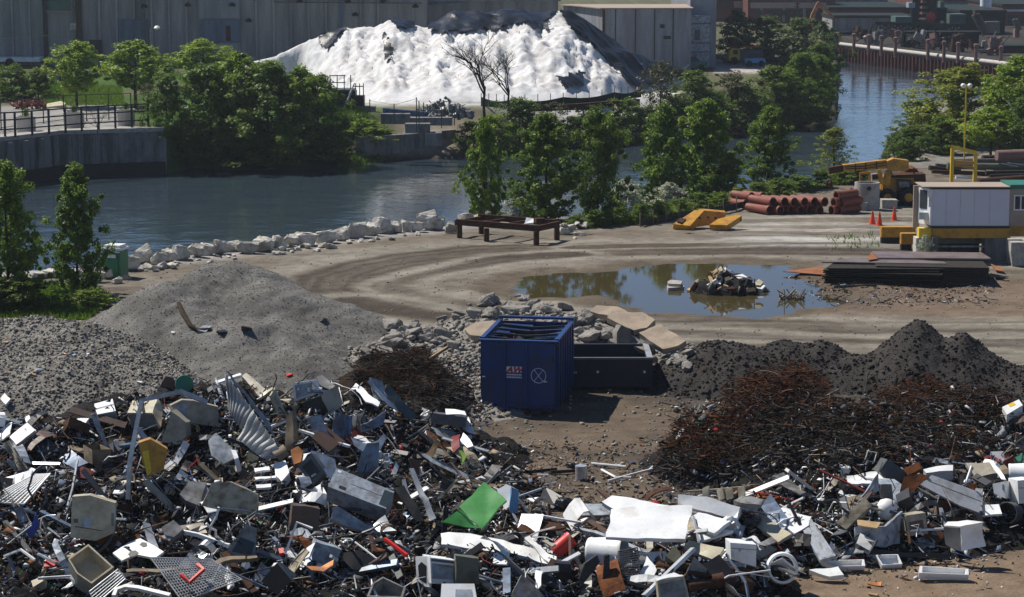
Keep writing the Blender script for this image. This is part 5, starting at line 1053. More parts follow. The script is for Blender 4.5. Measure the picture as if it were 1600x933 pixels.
# ------------------------------------------------------------------ containers
def cont_frame(c0, c1):
    ax = c1-c0; w = np.linalg.norm(ax); ax = ax/w; ay = np.array([-ax[1], ax[0], 0]); return ax, ay, w
c0 = P(753, 646, 0); c1 = P(866, 650, 0); ax, ay, W = cont_frame(c0, c1); ax[2] = 0
ay = np.array([.16, 1.0, 0]); ay /= np.linalg.norm(ay); hh = PY(753, 531, c0[1])[2]; Lc = 4.0
def cp(x, y, z): return c0+ax*x+ay*y+np.array([0, 0, z])
def cbox(m, x0, x1, y0, y1, z0, z1): m.add([cp(x, y, z) for z in (z0, z1) for x, y in ((x0, y0), (x1, y0), (x1, y1), (x0, y1))], [(0, 3, 2, 1), (4, 5, 6, 7), (0, 1, 5, 4), (1, 2, 6, 5), (2, 3, 7, 6), (3, 0, 4, 7)])
r = thing('waste_container', 'tall blue ribbed roll-off container with white lettering on its end', 'container', cp(W/2, 0, 0)); mark('blue container', cp(W/2, 0, hh))
m = MB(); cbox(m, 0, W, 0, .07, .18, hh); m.build('end_wall', 'bluecontainer', r)
m = MB(); cbox(m, W-.06, W, .075, Lc, .18, hh*.985); cbox(m, 0, .06, .075, Lc, .18, hh*.985); m.build('side_wall', 'bluecontainer', r)
m = MB(); cbox(m, .062, W-.062, Lc-.07, Lc, .18, hh*.985); m.build('back_wall', 'bluecontainer', r); m = MB(); cbox(m, .065, W-.065, .08, Lc-.08, .2, .3); m.build('floor', 'bluecontainer', r)
for k in range(7):
    y = .35+k*(Lc-.6)/6; m = MB(); cbox(m, W+.002, W+.10, y, y+.16, .2, hh*1.0); m.build('rib', 'bluecontainer', r)
    m = MB(); cbox(m, -.10, -.002, y, y+.16, .2, hh*1.0); m.build('rib', 'bluecontainer', r)
m = MB(); cbox(m, -.11, W+.11, -.06, .12, hh*.99, hh*.99+.05); m.build('top_rail', 'bluecontainer', r)
m = MB(); cbox(m, -.11, .03, .31, Lc+.02, hh*.99, hh*.99+.06); cbox(m, W-.03, W+.11, .31, Lc+.02, hh*.99, hh*.99+.06); m.build('side_rail', 'bluecontainer', r); m = MB(); cbox(m, -.10, W+.10, Lc-.16, Lc+.04, hh*1.0+.062, hh*1.0+.14); m.build('back_rail', 'bluecontainer', r)
for x in (.70, W-.93): m = MB(); cbox(m, x, x+.07, -.10, -.002, .06, hh*.975); m.build('post', 'bluecontainer', r)
m = MB(); cbox(m, .05, W-.05, -.05, -.003, .24, .30); m.build('lower_bar', 'bluecontainer', r); m = MB(); cbox(m, 0, W+.10, -.07, -.004, hh*.955, hh*.978); m.build('upper_bar', 'bluecontainer', r)
for x in (.72, W-.90): m = MB(); cbox(m, x-.04, x+.12, -.3, .9, .0, .18); m.build('skid', 'darkrust', r)
# roof plates with a torn opening
rs = random.Random(4)
for k in range(6):
    y = .4+k*(Lc-.7)/6; wl = rs.uniform(.45, .9) if k in (1, 2, 3) else W*.5; z = hh*.965; m = MB(); m.add([cp(.08, y, z), cp(wl, y+rs.uniform(-.1, .1), z-.1*rs.random()), cp(wl-.1, y+.7, z-.12*rs.random()), cp(.08, y+.72, z)], [(0, 1, 2, 3)]); m.build('roof_plate', 'bluecontainer', r); m = MB(); m.add([cp(W-.08, y, z), cp(W-.08, y+.72, z), cp(W-wl+.1, y+.7, z-.1), cp(W-wl, y, z-.05)], [(0, 1, 2, 3)]); m.build('roof_plate', 'bluecontainer', r)
for k in range(4): m = MB(); y = .7+k*.8; m.tube([cp(.1, y, hh*.99), cp(W*.5, y+.12, hh*.93+.05*rs.random()), cp(W-.1, y, hh*.99)], .05, 4); m.build('roof_strut', 'black', r)
for k in range(26):
    m = MB(); m.box(cp(rs.uniform(.4, W-.4), rs.uniform(.6, Lc-.5), hh*rs.uniform(.72, .88)), (rs.uniform(.2, .8), rs.uniform(.2, .6), rs.uniform(.05, .25)), rotm(rs.uniform(-.6, .6), rs.uniform(-.6, .6), rs.uniform(0, 3))); mk, cn = rs.choice([('black', 'black'), ('dgrey', 'dark grey'), ('brown', 'brown'), ('galv', 'shiny grey'), ('dred', 'dark red')]); o = m.build('load_scrap', mk); o['category'] = 'scrap'; o['group'] = 'scrap inside the blue container'; PEND.append((o, cn+' scrap in the container', np.array(m.v).mean(0)))
def text(parent, s, size, ox, oz, mk, shear=0.0, y=-.012, name='lettering', sx=1.0, bold=0.0):
    cu = bpy.data.curves.new(name, 'FONT'); cu.body = s; cu.size = size; cu.extrude = .003; cu.shear = shear; cu.offset = bold; cu.align_x = 'CENTER'
    o = bpy.data.objects.new(name, cu); COL.objects.link(o); dg = bpy.context.evaluated_depsgraph_get(); me = bpy.data.meshes.new_from_object(o.evaluated_get(dg)); bpy.data.objects.remove(o)
    me.materials.clear(); me.materials.append(MATS[mk]); n = link(bpy.data.objects.new(name, me)); n.parent = parent; p = cp(ox, y, oz)-ORI[parent.name]
    n.location = tuple(p); n.rotation_euler = (math.pi/2, 0, math.atan2(ax[1], ax[0])); n.scale = (sx, 1, 1); return n
sx_ = W/113.0
def fxz(u, v): return (u-753)*sx_, (646-v)*hh/115.0
m = MB(); x, z = fxz(791.5, 580); x1, z1 = fxz(815, 571); cbox(m, x, x1, -.010, -.002, z, z1); m.build('sign_plate', 'markwhite', r)
x, z = fxz(803.5, 580.5); text(r, 'AW', .26, x, z+.005, 'markred', .3, -.014, bold=.012, sx=1.1)
for k, (s, sz) in enumerate((('AMERICAN', .062), ('RECYCLING', .062), ('SERVICE', .05))):
    if k < 2: x, z = fxz(803.5, 584+k*4.0); m = MB(); [cbox(m, x-.24+j*.055, x-.24+j*.055+.038, -.008, -.002, z-.02, z+.03) for j in range(9)]; m.build('small_lettering', 'markwhite', r)
m = MB(); x, z = fxz(841.5, 584); R0 = .235; pts = [cp(x+R0*math.cos(q*math.pi/16), -.012, z+R0*math.sin(q*math.pi/16)) for q in range(33)]; m.tube(pts, .011, 4, False)
for q in (52, 128): m.tube([cp(x+R0*math.cos(R(q)), -.012, z+R0*math.sin(R(q))), cp(x-R0*math.cos(R(q)), -.012, z-R0*math.sin(R(q)))], .010, 4)
m.build('circle_mark', 'markwhite', r)
for u, v in ((852, 594), (756, 589)): m = MB(); x, z = fxz(u, v); cbox(m, x-.05, x+.05, -.010, -.002, z, z+.04); m.build('label_mark', 'markwhite', r)
m = MB(); m.add([cp(W+.004, y, z) for y, z in ((.53, hh*.62), (.95, hh*.62), (.95, hh*.78), (.53, hh*.78))], [(0, 1, 2, 3)]); m.build('side_emblem', 'markred', r); m = MB(); m.add([cp(W+.004, y, z) for y, z in ((.53, hh*.50), (.95, hh*.50), (.95, hh*.60), (.53, hh*.60))], [(0, 1, 2, 3)]); m.build('side_lettering', 'markwhite', r)
for nm_, pl_ in (('mud_stain', ((836,646),(838,634),(848,629),(858,633),(864,628),(866,646))), ('mud_stain', ((754,646),(756,637),(764,633),(772,640),(779,646))), ('rust_patch', ((790,640),(800,636),(806,642),(798,645))), ('rust_patch', ((862,556),(865,552),(866,562),(864,566)))):
    m = MB(); m.prism([cp(fxz(u, v)[0], -.006, max(.2, fxz(u, v)[1])) for u, v in pl_], (0, .004, 0)); m.build(nm_, 'darkrust', r)
# black open dumpster
d0 = P(860, 612, 0); d1 = P(1017, 610, 0); Yd = d1[1]; xa, xb = d0[0], d1[0]; zt = PY(1017, 562, Yd)[2]; Ld = 2.6
r = thing('open_dumpster', 'long low blackish open dumpster beside the blue container', 'dumpster', ((xa+xb)/2, Yd, 0)); mark('black dumpster', (xb, Yd, zt))
m = MB(); m.b2(xa, xb, Yd, Yd+.08, .1, zt); m.build('front_wall', 'blackcontainer', r); m = MB(); m.b2(xa, xb, Yd+Ld, Yd+Ld+.08, .1, zt); m.build('back_wall', 'blackcontainer', r)
for x in (xa, xb-.08): m = MB(); m.b2(x, x+.08, Yd+.083, Yd+Ld-.003, .1, zt*.995); m.build('end_wall', 'blackcontainer', r)
m = MB(); m.b2(xa+.09, xb-.09, Yd+.09, Yd+Ld-.01, .1, .2); m.build('floor', 'blackcontainer', r)
m = MB(); m.b2(xa-.06, xb+.06, Yd-.05, Yd+.10, zt+.002, zt+.07); m.build('top_rail', 'dgrey', r); m = MB(); m.b2(xb-.13, xb+.06, Yd+.103, Yd+Ld+.1, zt+.002, zt+.07); m.build('end_rail', 'galv', r); m = MB(); m.b2(xa-.06, xb-.14, Yd+Ld-.05, Yd+Ld+.1, zt+.002, zt+.07); m.build('back_rail', 'blackcontainer', r)
m = MB(); m.b2(xb-.05, xb+.05, Yd-.06, Yd-.003, .05, zt); m.build('corner_post', 'blackcontainer', r)
for u in (934, 1007): m = MB(); m.lathe([(.045, 0), (.045, .03)], PY(u, 581, Yd-.03), 10, rotm(R(90))); m.build('bolt_cap', 'markwhite', r)
m = MB(); q = PY(886, 578, Yd); q1 = PY(897, 567, Yd); m.b2(q[0], q1[0], Yd-.02, Yd-.002, q[2], q1[2]); m.build('logo_plate', 'steelblue', r)
sav = (cp,); cpo = cp
def cp(x, y, z): return np.array([x, Yd+y, z])
q = PY(891.5, 576.6, Yd); text(r, 'F1', .24, q[0], q[2], 'markwhite', .2, -.03, bold=.01)
m = MB(); q = PY(888, 582, Yd)
for j in range(5): m.b2(q[0]+j*.06, q[0]+j*.06+.045, Yd-.012, Yd-.002, q[2]-.04, q[2]+.03)
m.build('small_lettering', 'bluegrey', r); cp = cpo
# ------------------------------------------------------------------ yard furniture
q = P(178, 436, 0); k = ppm(q[1]); wdt = 34/k*.98; z1 = PY(178, 392, q[1])[2]
r = thing('portable_toilet', 'green portable toilet with white roof beside the slender maple', 'portable toilet', q); mark('green portable toilet', q)
M = rotm(0, 0, R(-14)); m = MB(); m.box(q+[0, .5, z1/2], (wdt*.9, wdt*.9, z1), M); m.build('cabin', 'toiletgreen', r)
m = MB(); o_ = M @ np.array([0, -wdt*.46, 0]); m.box(q+[0, .5, z1*.48]+o_, (wdt*.66, .03, z1*.86), M); d_ = m.build('door', 'toiletgreen', r)
m = MB(); m.box(q+[.02, .5, z1*.80]+o_*1.05, (wdt*.42, .02, z1*.12), M); m.build('sign_panel', 'markwhite', d_)
m = MB(); m.box(q+[0, .5, z1*.95]+o_*1.03, (wdt*.86, .02, z1*.05), M); m.build('vent', 'markwhite', r)
m = MB(); h2 = wdt*.49; m.prism([q+[0, .5, 0]+M @ np.array(t) for t in ((-h2, -h2, z1+.003), (h2, -h2, z1+.003), (h2, h2, z1+.003), (-h2, h2, z1+.003))], (0, 0, .10)); m.prism([q+[0, .5, 0]+M @ np.array(t) for t in ((-h2*.8, -h2*.8, z1+.106), (h2*.8, -h2*.8, z1+.106), (h2*.8, h2*.8, z1+.106), (-h2*.8, h2*.8, z1+.106))], (0, 0, .12)); m.build('roof', 'white', r)
# rusty steel table frame
FL_, FR_, BR, BL = [P(u, v, 0) for u, v in ((718, 373), (838, 383), (870, 376), (752, 366))]; z = .78
r = thing('steel_trestle', 'heavy brown steel trestle table standing on the gravel by the bank', 'trestle table', (FL_+FR_+BR+BL)/4); mark('brown steel trestle table', (FL_+FR_)/2)
for a in (FL_, FR_, BR, BL, (FL_+FR_)/2+[-.55, 0, 0]): m = MB(); m.box(a+[0, 0, z/2-.1], (.24, .24, z-.005), rotm(0, 0, .2)); m.build('leg', 'darkrust', r)
def beam(a, b, h, w, mk, nm, zz): m = MB(); d = (b-a)/np.linalg.norm(b-a); n = np.array([-d[1], d[0], 0]); m.add([p+s*n*w/2+np.array([0, 0, zz+t]) for p in (a-d*.15, b+d*.15) for s in (-1, 1) for t in (0, h)], [(0, 1, 3, 2), (4, 6, 7, 5), (0, 4, 5, 1), (2, 3, 7, 6), (0, 2, 6, 4), (1, 5, 7, 3)]); return m.build(nm, mk, r)
beam(FL_, FR_, .30, .16, 'rustbrown' if 'rustbrown' in MATS else 'darkrust', 'front_beam', z-.10); beam(FR_+[.12, .12, 0], BR, .28, .16, 'darkrust', 'end_beam', z-.10); beam(BL, BR+[-.2, .2, 0], .30, .16, 'darkrust', 'back_beam', z-.05); beam(FL_+[-.1, .12, 0], BL, .25, .16, 'darkrust', 'end_beam', z-.10)
for t in (.3, .6): beam(FL_*(1-t)+FR_*t+[0, .2, 0], BL*(1-t)+BR*t-[0, .2, 0], .15, .12, 'darkrust', 'cross_beam', z)
m = MB(); q = (FR_+BR)/2+[-.35, .1, z+.2]; m.box(q+[0, 0, .12], (.45, .35, .24), rotm(0, 0, .3)); tag(m.build('rusty_box', 'darkrust'), 'small rusty box sitting on the steel trestle table', 'box')
m = MB(); m.prism([q+[-.75, -.1, -.02], q+[-.3, -.1, .03], q+[-.3, .2, .2], q+[-.65, .2, .25]], (0, .05, -.1)); tag(m.build('white_scrap', 'white'), 'white crumpled piece on the steel trestle table', 'scrap')
# yellow machine boom sections lying on the bank
def yparts(short, polys, mk='yellow', rest=' lying on the ground below the hedge'):
    b = P(*polys[0], 0); r = thing('boom_section', short+rest, 'machine part', b, 'yellow machine parts below the hedge'); mark(short, b)
    for nm, pl, n, dep, lift, k in polys[1]:
        v = max(pl, key=lambda t: t[1]); an = P(v[0], v[1], lift); p, nn = onplane(pl, n, 0, anchor=an); m = MB(); m.prism(p, -nn*dep); m.build(nm, k, r)
yparts('longer yellow boom section', [(1080, 357), [('body', [(1052,350),(1086,328),(1100,329),(1078,353)], (-.1,-.35,.9), .45, .30, 'yellow'), ('side_plate', [(1078,356),(1079,351),(1100,329),(1134,332),(1133,340),(1105,352)], (.2,-1,.2), .35, .1, 'yellow'), ('end_cap', [(1051,356),(1053,349.5),(1079,353),(1078,357)], (0,-1,.1), .3, .05, 'yellow'), ('hydraulics', [(1058,345),(1064,340),(1072,342),(1066,348)], (-.1,-.35,.9), .12, .62, 'darkrust'), ('top_plate', [(1090,328),(1096,326),(1132,329),(1134,332),(1100,330)], (0,-.2,1), .2, .7, 'yellow')]])
yparts('shorter yellow boom section', [(1125, 358), [('body', [(1109,351),(1122,342),(1150,335),(1159,337),(1136,352)], (-.05,-.25,.95), .30, .35, 'yellow'), ('end_plate', [(1110,358),(1109,352),(1136,353),(1137,359),(1124,357)], (0,-1,.1), .3, .03, 'yellow'), ('side_plate', [(1137,358),(1137,353),(1158,338),(1159,344)], (.35,-1,.1), .2, .05, 'darkrust'), ('hook', [(1126,359),(1126,354),(1133,354),(1133,360)], (0,-1,.1), .12, .0, 'rust')]])
for u, v in ((1093,334),(1106,333),(1118,334)):
    q = P(u, v+8, .75); m = MB(); m.lathe([(.06, 0), (.06, .10), (.02, .12)], q, 8); tag(m.build('bolt_lug', 'darkrust'), ['left','middle','right'][(u > 1100)+(u > 1110)]+' lug on the top of the longer yellow boom section', 'lug', 'lugs on the boom section')
# clay pipes
def ring_pipe(a, b, r0, name, label, mk, group, flare=True):
    d = (b-a)/np.linalg.norm(b-a); L = np.linalg.norm(b-a); m = MB(); pr = [(r0*.78, 0), (r0, 0), (r0, L)] if not flare else [(r0*.84, 0), (r0*1.12, 0), (r0*1.12, .22), (r0, .26), (r0, L), (r0*.8, L), (r0*.8, .1)]
    m.lathe(pr, a, 16, from_z(d), cap=False); o = m.build(name, mk, smooth=35); return tag(o, label, 'clay pipe', group)
pd = np.array([-.55, .83, 0]); 
for row, (us, v, zz) in enumerate((((1203,1219,1237,1251,1266,1281), 334, .24), ((1208,1226,1241,1257,1273,1289), 323.5, .68))):
    for i, u in enumerate(us):
        a = P(u, 335.5, 0); a = np.array([a[0]+(.27 if row else 0)*0, a[1]+rr.uniform(-.15, .15), zz]); ring_pipe(a, a+pd*1.9, .235, 'clay_pipe', '%s clay pipe from the left in the %s row of the stack' % (nth(i+1), 'upper' if row else 'bottom'), 'clay', 'red clay pipes stacked by the manhole ring')
for i, (u, v) in enumerate(((1299, 334), (1310, 332), (1302, 323), (1313, 322), (1306, 315))):
    a = P(u, 336, 0); a[2] = .25 if v > 330 else (.68 if v > 320 else 1.05); ring_pipe(a, a+np.array([.85, .5, .05])*1.4, .24, 'clay_pipe', '%s short clay pipe at the right end of the stack' % nth(i+1), 'clay', 'red clay pipes stacked by the manhole ring')
for i in range(4): a = P(1192+i*9, 331, 0); a = a+[-.8, 1.5, .25+.42*(i % 2)]; ring_pipe(a, a+pd*1.6, .22, 'clay_pipe', '%s rear clay pipe behind the left end of the stack' % nth(i+1), 'clay', 'red clay pipes stacked by the manhole ring')
mark('clay pipe stack', P(1250, 335, 0))
# concrete manhole ring and blocks
q = P(1357, 330, 0); k = ppm(q[1]); rad = 19.5/k; h = PY(1357, 287, q[1])[2]; q[1] += rad
m = MB(); m.lathe([(rad, 0), (rad, h), (rad*.86, h), (rad*.85, .2)], q, 32); o = tag(m.build('manhole_ring', 'concrete', smooth=40), 'tall hollow concrete manhole ring standing by the yellow crane', 'concrete ring'); mark('concrete manhole ring', q)
m = MB(); m.lathe([(.13, 0), (.13, .02)], q+[-.03*0, -rad-.005, h*.82], 12, rotm(R(90))); o2 = m.build('pipe_hole', 'black', o); 
q = P(1348, 331, 0); m = MB(); m.lathe([(.30, 0), (.30, .5), (.24, .5), (.23, .1)], q+[0, .25, 0], 20); tag(m.build('concrete_pipe', 'concrete', smooth=40), 'short pale concrete pipe standing against the manhole ring', 'concrete pipe')
q = P(1388, 326, 0); m = MB(); m.b2(q[0]-.35, q[0]+.5, q[1], q[1]+.8, 0, .48); tag(m.build('concrete_block', 'concrete'), 'square concrete block between the manhole ring and crane wheel', 'concrete block')
q = P(1323, 326, 0); bm_ = rock_mesh(77, (.62, .5, .62), 22); bm_.materials.append(MATS['white']); o = link(bpy.data.objects.new('white_sack', bm_)); o.location = tuple(q+[0, .2, .45]); tag(o, 'bulging white sack at the end of the clay pipe stack', 'sack')
for i, (u, v, s) in enumerate(((1326,332,.4),(1333,331,.5),(1336,322,.5),(1331,300,.5))): q = P(u, 332, 0); m = MB(); m.box(q+[0, .1+.2*i, .15+(332-v)*.028], (s, .3, .22), rotm(.2, .3*i, i)); tag(m.build('timber_scrap', 'wood' if i != 3 else 'tanwall'), ['lowest','second lowest','second highest','highest'][i]+' pale wooden piece beside the white sack', 'wood', 'wood pieces by the white sack')
# traffic cones
for i, (u, vb, vt, l) in enumerate(((1363,350,329,'left orange traffic cone of the close pair'),(1374,352.5,331,'right orange traffic cone of the close pair'),(1397,345,323,'orange traffic cone standing alone nearer the trailer'))):
    q = P(u, vb, 0); h = PY(u, vt, q[1])[2]; r = thing('traffic_cone', l, 'traffic cone', q, 'orange traffic cones'); m = MB(); m.lathe([(.16, .02), (.11, h*.45)], q, 16); m.build('cone', 'orange', r, smooth=60); m = MB(); m.lathe([(.11, h*.452), (.072, h*.72)], q, 16); m.build('collar', 'orange', r, smooth=60)
    m = MB(); m.lathe([(.071, h*.722), (.055, h*.85)], q, 16); m.build('reflective_band', 'clayplain', r, smooth=60); m = MB(); m.lathe([(.054, h*.852), (.035, h)], q, 16); m.build('tip', 'orange', r, smooth=60); m = MB(); m.b2(q[0]-.18, q[0]+.18, q[1]-.18, q[1]+.18, 0, .03); m.build('foot', 'orange', r)
# mobile crane
Yc = P(1400, 322, 0)[1]; r = thing('mobile_crane', 'old yellow mobile crane with boom over the hedge', 'crane', P(1400, 322, 0)); mark('yellow mobile crane', P(1400, 322, 0))
def cy(u, v, dy=0): return PY(u, v, Yc+dy)
def cpoly(nm, pl, dep, mk, dy=0): m = MB(); m.prism([cy(u, v, dy) for u, v in pl], (0, dep, 0)); return m.build(nm, mk, r)
cpoly('boom', [(1318,258),(1385,250),(1386,263),(1318,269)], .55, 'yellow', .4); cpoly('boom_tip', [(1295,262),(1317.8,258.5),(1317.8,268.5),(1296,272)], .45, 'darkrust', .45)
cpoly('boom_base', [(1386.2,252),(1396,248),(1420,251),(1420,266),(1392,268),(1386.2,264)], .7, 'yellow', .3); cpoly('mast', [(1385,268),(1394,266),(1390,290),(1379,290)], .6, 'yellow', .31)
cpoly('lift_strut', [(1371,266),(1376,264),(1383,288),(1375,288)], .25, 'yellow', .1); cpoly('body', [(1380,278),(1428,278),(1430,304),(1378,306)], 1.7, 'yellow', .9)
cpoly('engine_deck', [(1390,274),(1446,272),(1447,285),(1390,279)], 1.2, 'darkrust', .95); cpoly('chassis', [(1376,298),(1432,298),(1432,312),(1376,314)], 1.5, 'darkrust', .8); cpoly('counterweight', [(1402,281),(1424,281),(1424,296),(1402,296)], .3, 'black', .55)
for u, rad in ((1419, 15), (1386, 13)):
    k = ppm(Yc); c = cy(u, 308, .35); m = MB(); R_ = rad/k; m.lathe([(R_*.5, -.22), (R_*.92, -.24), (R_, -.14), (R_, .14), (R_*.92, .24), (R_*.5, .22)], c, 24, rotm(R(90))); w_ = m.build('wheel', 'rubber', r, smooth=40); m = MB(); m.lathe([(R_*.5, .2), (R_*.42, .27), (R_*.15, .27)], c, 18, rotm(R(90))); m.build('rim', 'yellow', w_)
m = MB()
for u in (1344, 1359): m.bar(cy(u, 300, 1.4), cy(u, 271, 1.4), .10)
m.bar(cy(1343, 271, 1.4), cy(1360, 270, 1.4), .12); m.bar(cy(1344, 271, 2.4), cy(1359, 270, 2.4), .10); m.bar(cy(1344, 271, 1.4), cy(1344, 271, 2.4), .10); m.build('cab_frame', 'yellow', r)
cpoly('cab_panel', [(1361,272),(1376,270),(1377,285),(1362,286)], .1, 'white', 1.5); m = MB(); m.lathe([(.28, 0), (.28, .03)], cy(1394, 303, .75), 14, rotm(R(90))); m.build('badge', 'grey', r)
for a, b_ in (((1320,261),(1384,254)),((1322,264),(1384,258))): m = MB(); m.tube([cy(*a, .37), cy((a[0]+b_[0])/2, (a[1]+b_[1])/2+2.2, .36), cy(*b_, .37)], .025, 5); m.build('hose', 'black', r)
for u in (1336, 1352, 1369): cpoly('boom_rib', [(u,255.6-(u-1336)*.09),(u+1.6,255.4-(u-1336)*.09),(u+1.6,266.6-(u-1336)*.09),(u,266.8-(u-1336)*.09)], .04, 'darkrust', .355)
cpoly('grille', [(1405,284),(1421,284),(1421,293),(1405,293)], .03, 'grey', .51); cpoly('step', [(1379,306),(1386,306),(1386,308),(1379,308)], .3, 'black', .5); cpoly('window', [(1363,273.5),(1375,272),(1375.5,280),(1363.5,281)], .03, 'window', 1.46)
m = MB(); m.tube([cy(1392, 268, .28), cy(1398, 280, .27), cy(1412, 281, .27)], .03, 5); m.build('hose', 'black', r); m = MB(); m.tube([cy(1428, 278, 1.2), cy(1428, 262, 1.2)], .05, 6); m.build('exhaust', 'darkrust', r)
m = MB(); m.tube([cy(1298, 272, .6), cy(1298, 286, .6)], .02, 4); m.lathe([(.03, .2), (.12, .05), (.1, -.15), (.03, -.25)], cy(1298, 287, .6), 8); m.build('hook', 'darkrust', r)
for k in range(6): m = MB(); m.b2(cy(1426, 262)[0], cy(1448-k % 3*2, 262)[0], Yc+2.2, Yc+4, cy(1400, 284-k*3.5, 2.2)[2], cy(1400, 281-k*3.5, 2.2)[2]); tag(m.build('rusty_plate_stack', 'rust' if k % 2 else 'darkrust'), nth(k+1)+' layer from below of the rusty plates behind the crane', 'steel plate', 'rusty plates stacked behind the crane')
# office trailers on yellow beams
Yt = P(1500, 408, 0)[1]; X = lambda u, dy=0: PY(u, 330, Yt+dy)[0]; Zt = lambda v, dy=0: PY(1500, v, Yt+dy)[2]; dep = 2.0
r = thing('site_trailer', 'white site office trailer raised on yellow steel beams', 'trailer', (X(1508), Yt, 0)); mark('white site trailer', (X(1500), Yt, 2.5))
m = MB(); m.b2(X(1456), X(1577), Yt, Yt+dep, Zt(353), Zt(296)); m.build('body', 'trailerwhite', r)
m = MB(); m.b2(X(1455.5), X(1577.5), Yt-.05, Yt+dep+.05, Zt(296)+.004, Zt(293.4)); m.build('roof_edge', 'black', r); m = MB(); m.b2(X(1441), X(1577), Yt-.03, Yt+dep+.03, Zt(293.4)+.004, Zt(293.4)+.05); m.build('roof', 'tanwall', r)
m = MB(); m.b2(X(1455), X(1577.5), Yt-.04, Yt+dep+.02, Zt(356.5), Zt(353)-.004); m.build('base_rail', 'black', r)
for u in (1478, 1500, 1522, 1546): m = MB(); m.b2(X(u), X(u)+.012, Yt-.006, Yt-.001, Zt(352.5), Zt(296.5)); m.build('seam', 'bluegrey', r)
m = MB(); m.b2(X(1453), X(1455.8), Yt-.06, Yt+.1, Zt(352), Zt(296)); m.build('corner_post', 'white', r)
m = MB(); m.prism([(X(1453)-.003, Yt+.12, Zt(352)), (X(1440), Yt+.9, Zt(352)), (X(1440), Yt+.9, Zt(296)), (X(1453)-.003, Yt+.12, Zt(296))], (.1, .06, 0)); e = m.build('end_wall', 'white', r)
m = MB(); f = lambda t, z: np.array([X(1453)-.003+(X(1440)-X(1453))*t-.02, Yt+.12+.78*t-.02, z]); m.prism([f(.25, Zt(328)), f(.85, Zt(328)), f(.85, Zt(299)), f(.25, Zt(299))], (.02, .012, 0)); m.build('window', 'window', e)
m = MB(); q = f(.6, Zt(342)); m.b2(q[0]-.2, q[0]+.22, q[1]-.38, q[1]-.05, Zt(344), Zt(333)); m.build('air_conditioner', 'galv', r)
m = MB(); q = f(.1, 0); m.b2(X(1450), X(1452.6), Yt-.12, Yt-.02, Zt(323), Zt(301)); m.build('door_frame', 'white', r)
r = thing('site_trailer', 'tan site trailer beside the white one at the right edge', 'trailer', (X(1620), Yt+.1, 0)); m = MB(); m.b2(X(1578), X(1700), Yt+.1, Yt+2.2, Zt(354), Zt(296)); m.build('body', 'tanwall', r); m = MB(); m.b2(X(1577.8), X(1702), Yt+.05, Yt+2.3, Zt(296)+.004, Zt(289)); m.build('roof', 'dgreen', r)
m = MB(); m.b2(X(1584), X(1606), Yt+.04, Yt+.097, Zt(329), Zt(305)); w_ = m.build('window_frame', 'white', r)
for u in (1586, 1596): m = MB(); m.b2(X(u), X(u+7.5), Yt+.02, Yt+.037, Zt(327), Zt(307)); m.build('pane', 'window', w_)
m = MB(); m.b2(X(1427,1), X(1437,1), Yt+1.0, Yt+1.15, Zt(356,1), Zt(290,1)); tag(m.build('tan_panel', 'tanwall'), 'narrow tan panel standing behind the white trailer end', 'panel')
r = thing('trailer_stand', 'yellow steel beam stand on concrete legs under the trailers', 'stand', (X(1510), Yt+.5, 0))
for u0, u1, v0, v1, dy, mk, nm in ((1437,1456,356.8,372,.02,'brightyellow','end_beam'),(1456.3,1580,357,372,-.02,'yellow','front_beam'),(1570,1700,354.5,371,.3,'yellow','side_beam'),(1460,1545,373,386,1.2,'olive','rear_beam')): m = MB(); m.b2(X(u0), X(u1), Yt+dy, Yt+dy+.5, Zt(v1), Zt(v0)); m.build(nm, mk, r)
for u0, u1, v0, dy, mk in ((1433,1456,372.3,.05,'planter'),(1456.5,1465,370,-.3,'oldconcrete'),(1541,1576,372.3,.05,'oldconcrete'),(1500,1506,372.3,1.5,'black')): m = MB(); m.b2(X(u0), X(u1), Yt+dy, Yt+dy+.8, -.1, Zt(v0)); m.build('concrete_leg', mk, r)
m = MB(); m.b2(X(1460), X(1545), Yt+1.9, Yt+2.0, -.1, Zt(373)); m.build('shade_sheet', 'black', r); m = MB(); m.b2(X(1462), X(1541), Yt+.1, Yt+.2, Zt(387), Zt(384.5)); m.build('lower_rail', 'grey', r)  # black sheet added to stand in for the shade under the trailer
plant(1445, 398, 366, 13, 'blossom', 'flowering_shrub', 'small white flowering shrub under the white trailer corner', 'shrub', Y=Yt-.5)
for i, (u0, u1, vt, vb, l) in enumerate(((1377,1431,355,371,'long yellow steel beam block left of the trailer'),(1408,1432,365,382,'short yellow steel block nearest the trailer leg'))):
    q = P(u0, vb+8, 0); Yb = q[1]; m = MB(); a, b_ = PY(u0, vb, Yb), PY(u1, vt, Yb); m.b2(a[0], b_[0], Yb, Yb+.45, a[2]*1.0, b_[2]); o = m.build('beam', 'yellow', origin=(a[0], Yb, 0)); tag(o, l, 'steel block', 'yellow steel blocks'); m2 = MB(); m2.b2(a[0]+.01, b_[0]-.2, Yb+.05, Yb+.4, -.05, a[2]-.003); m2.build('bearer', 'deadbark', o)
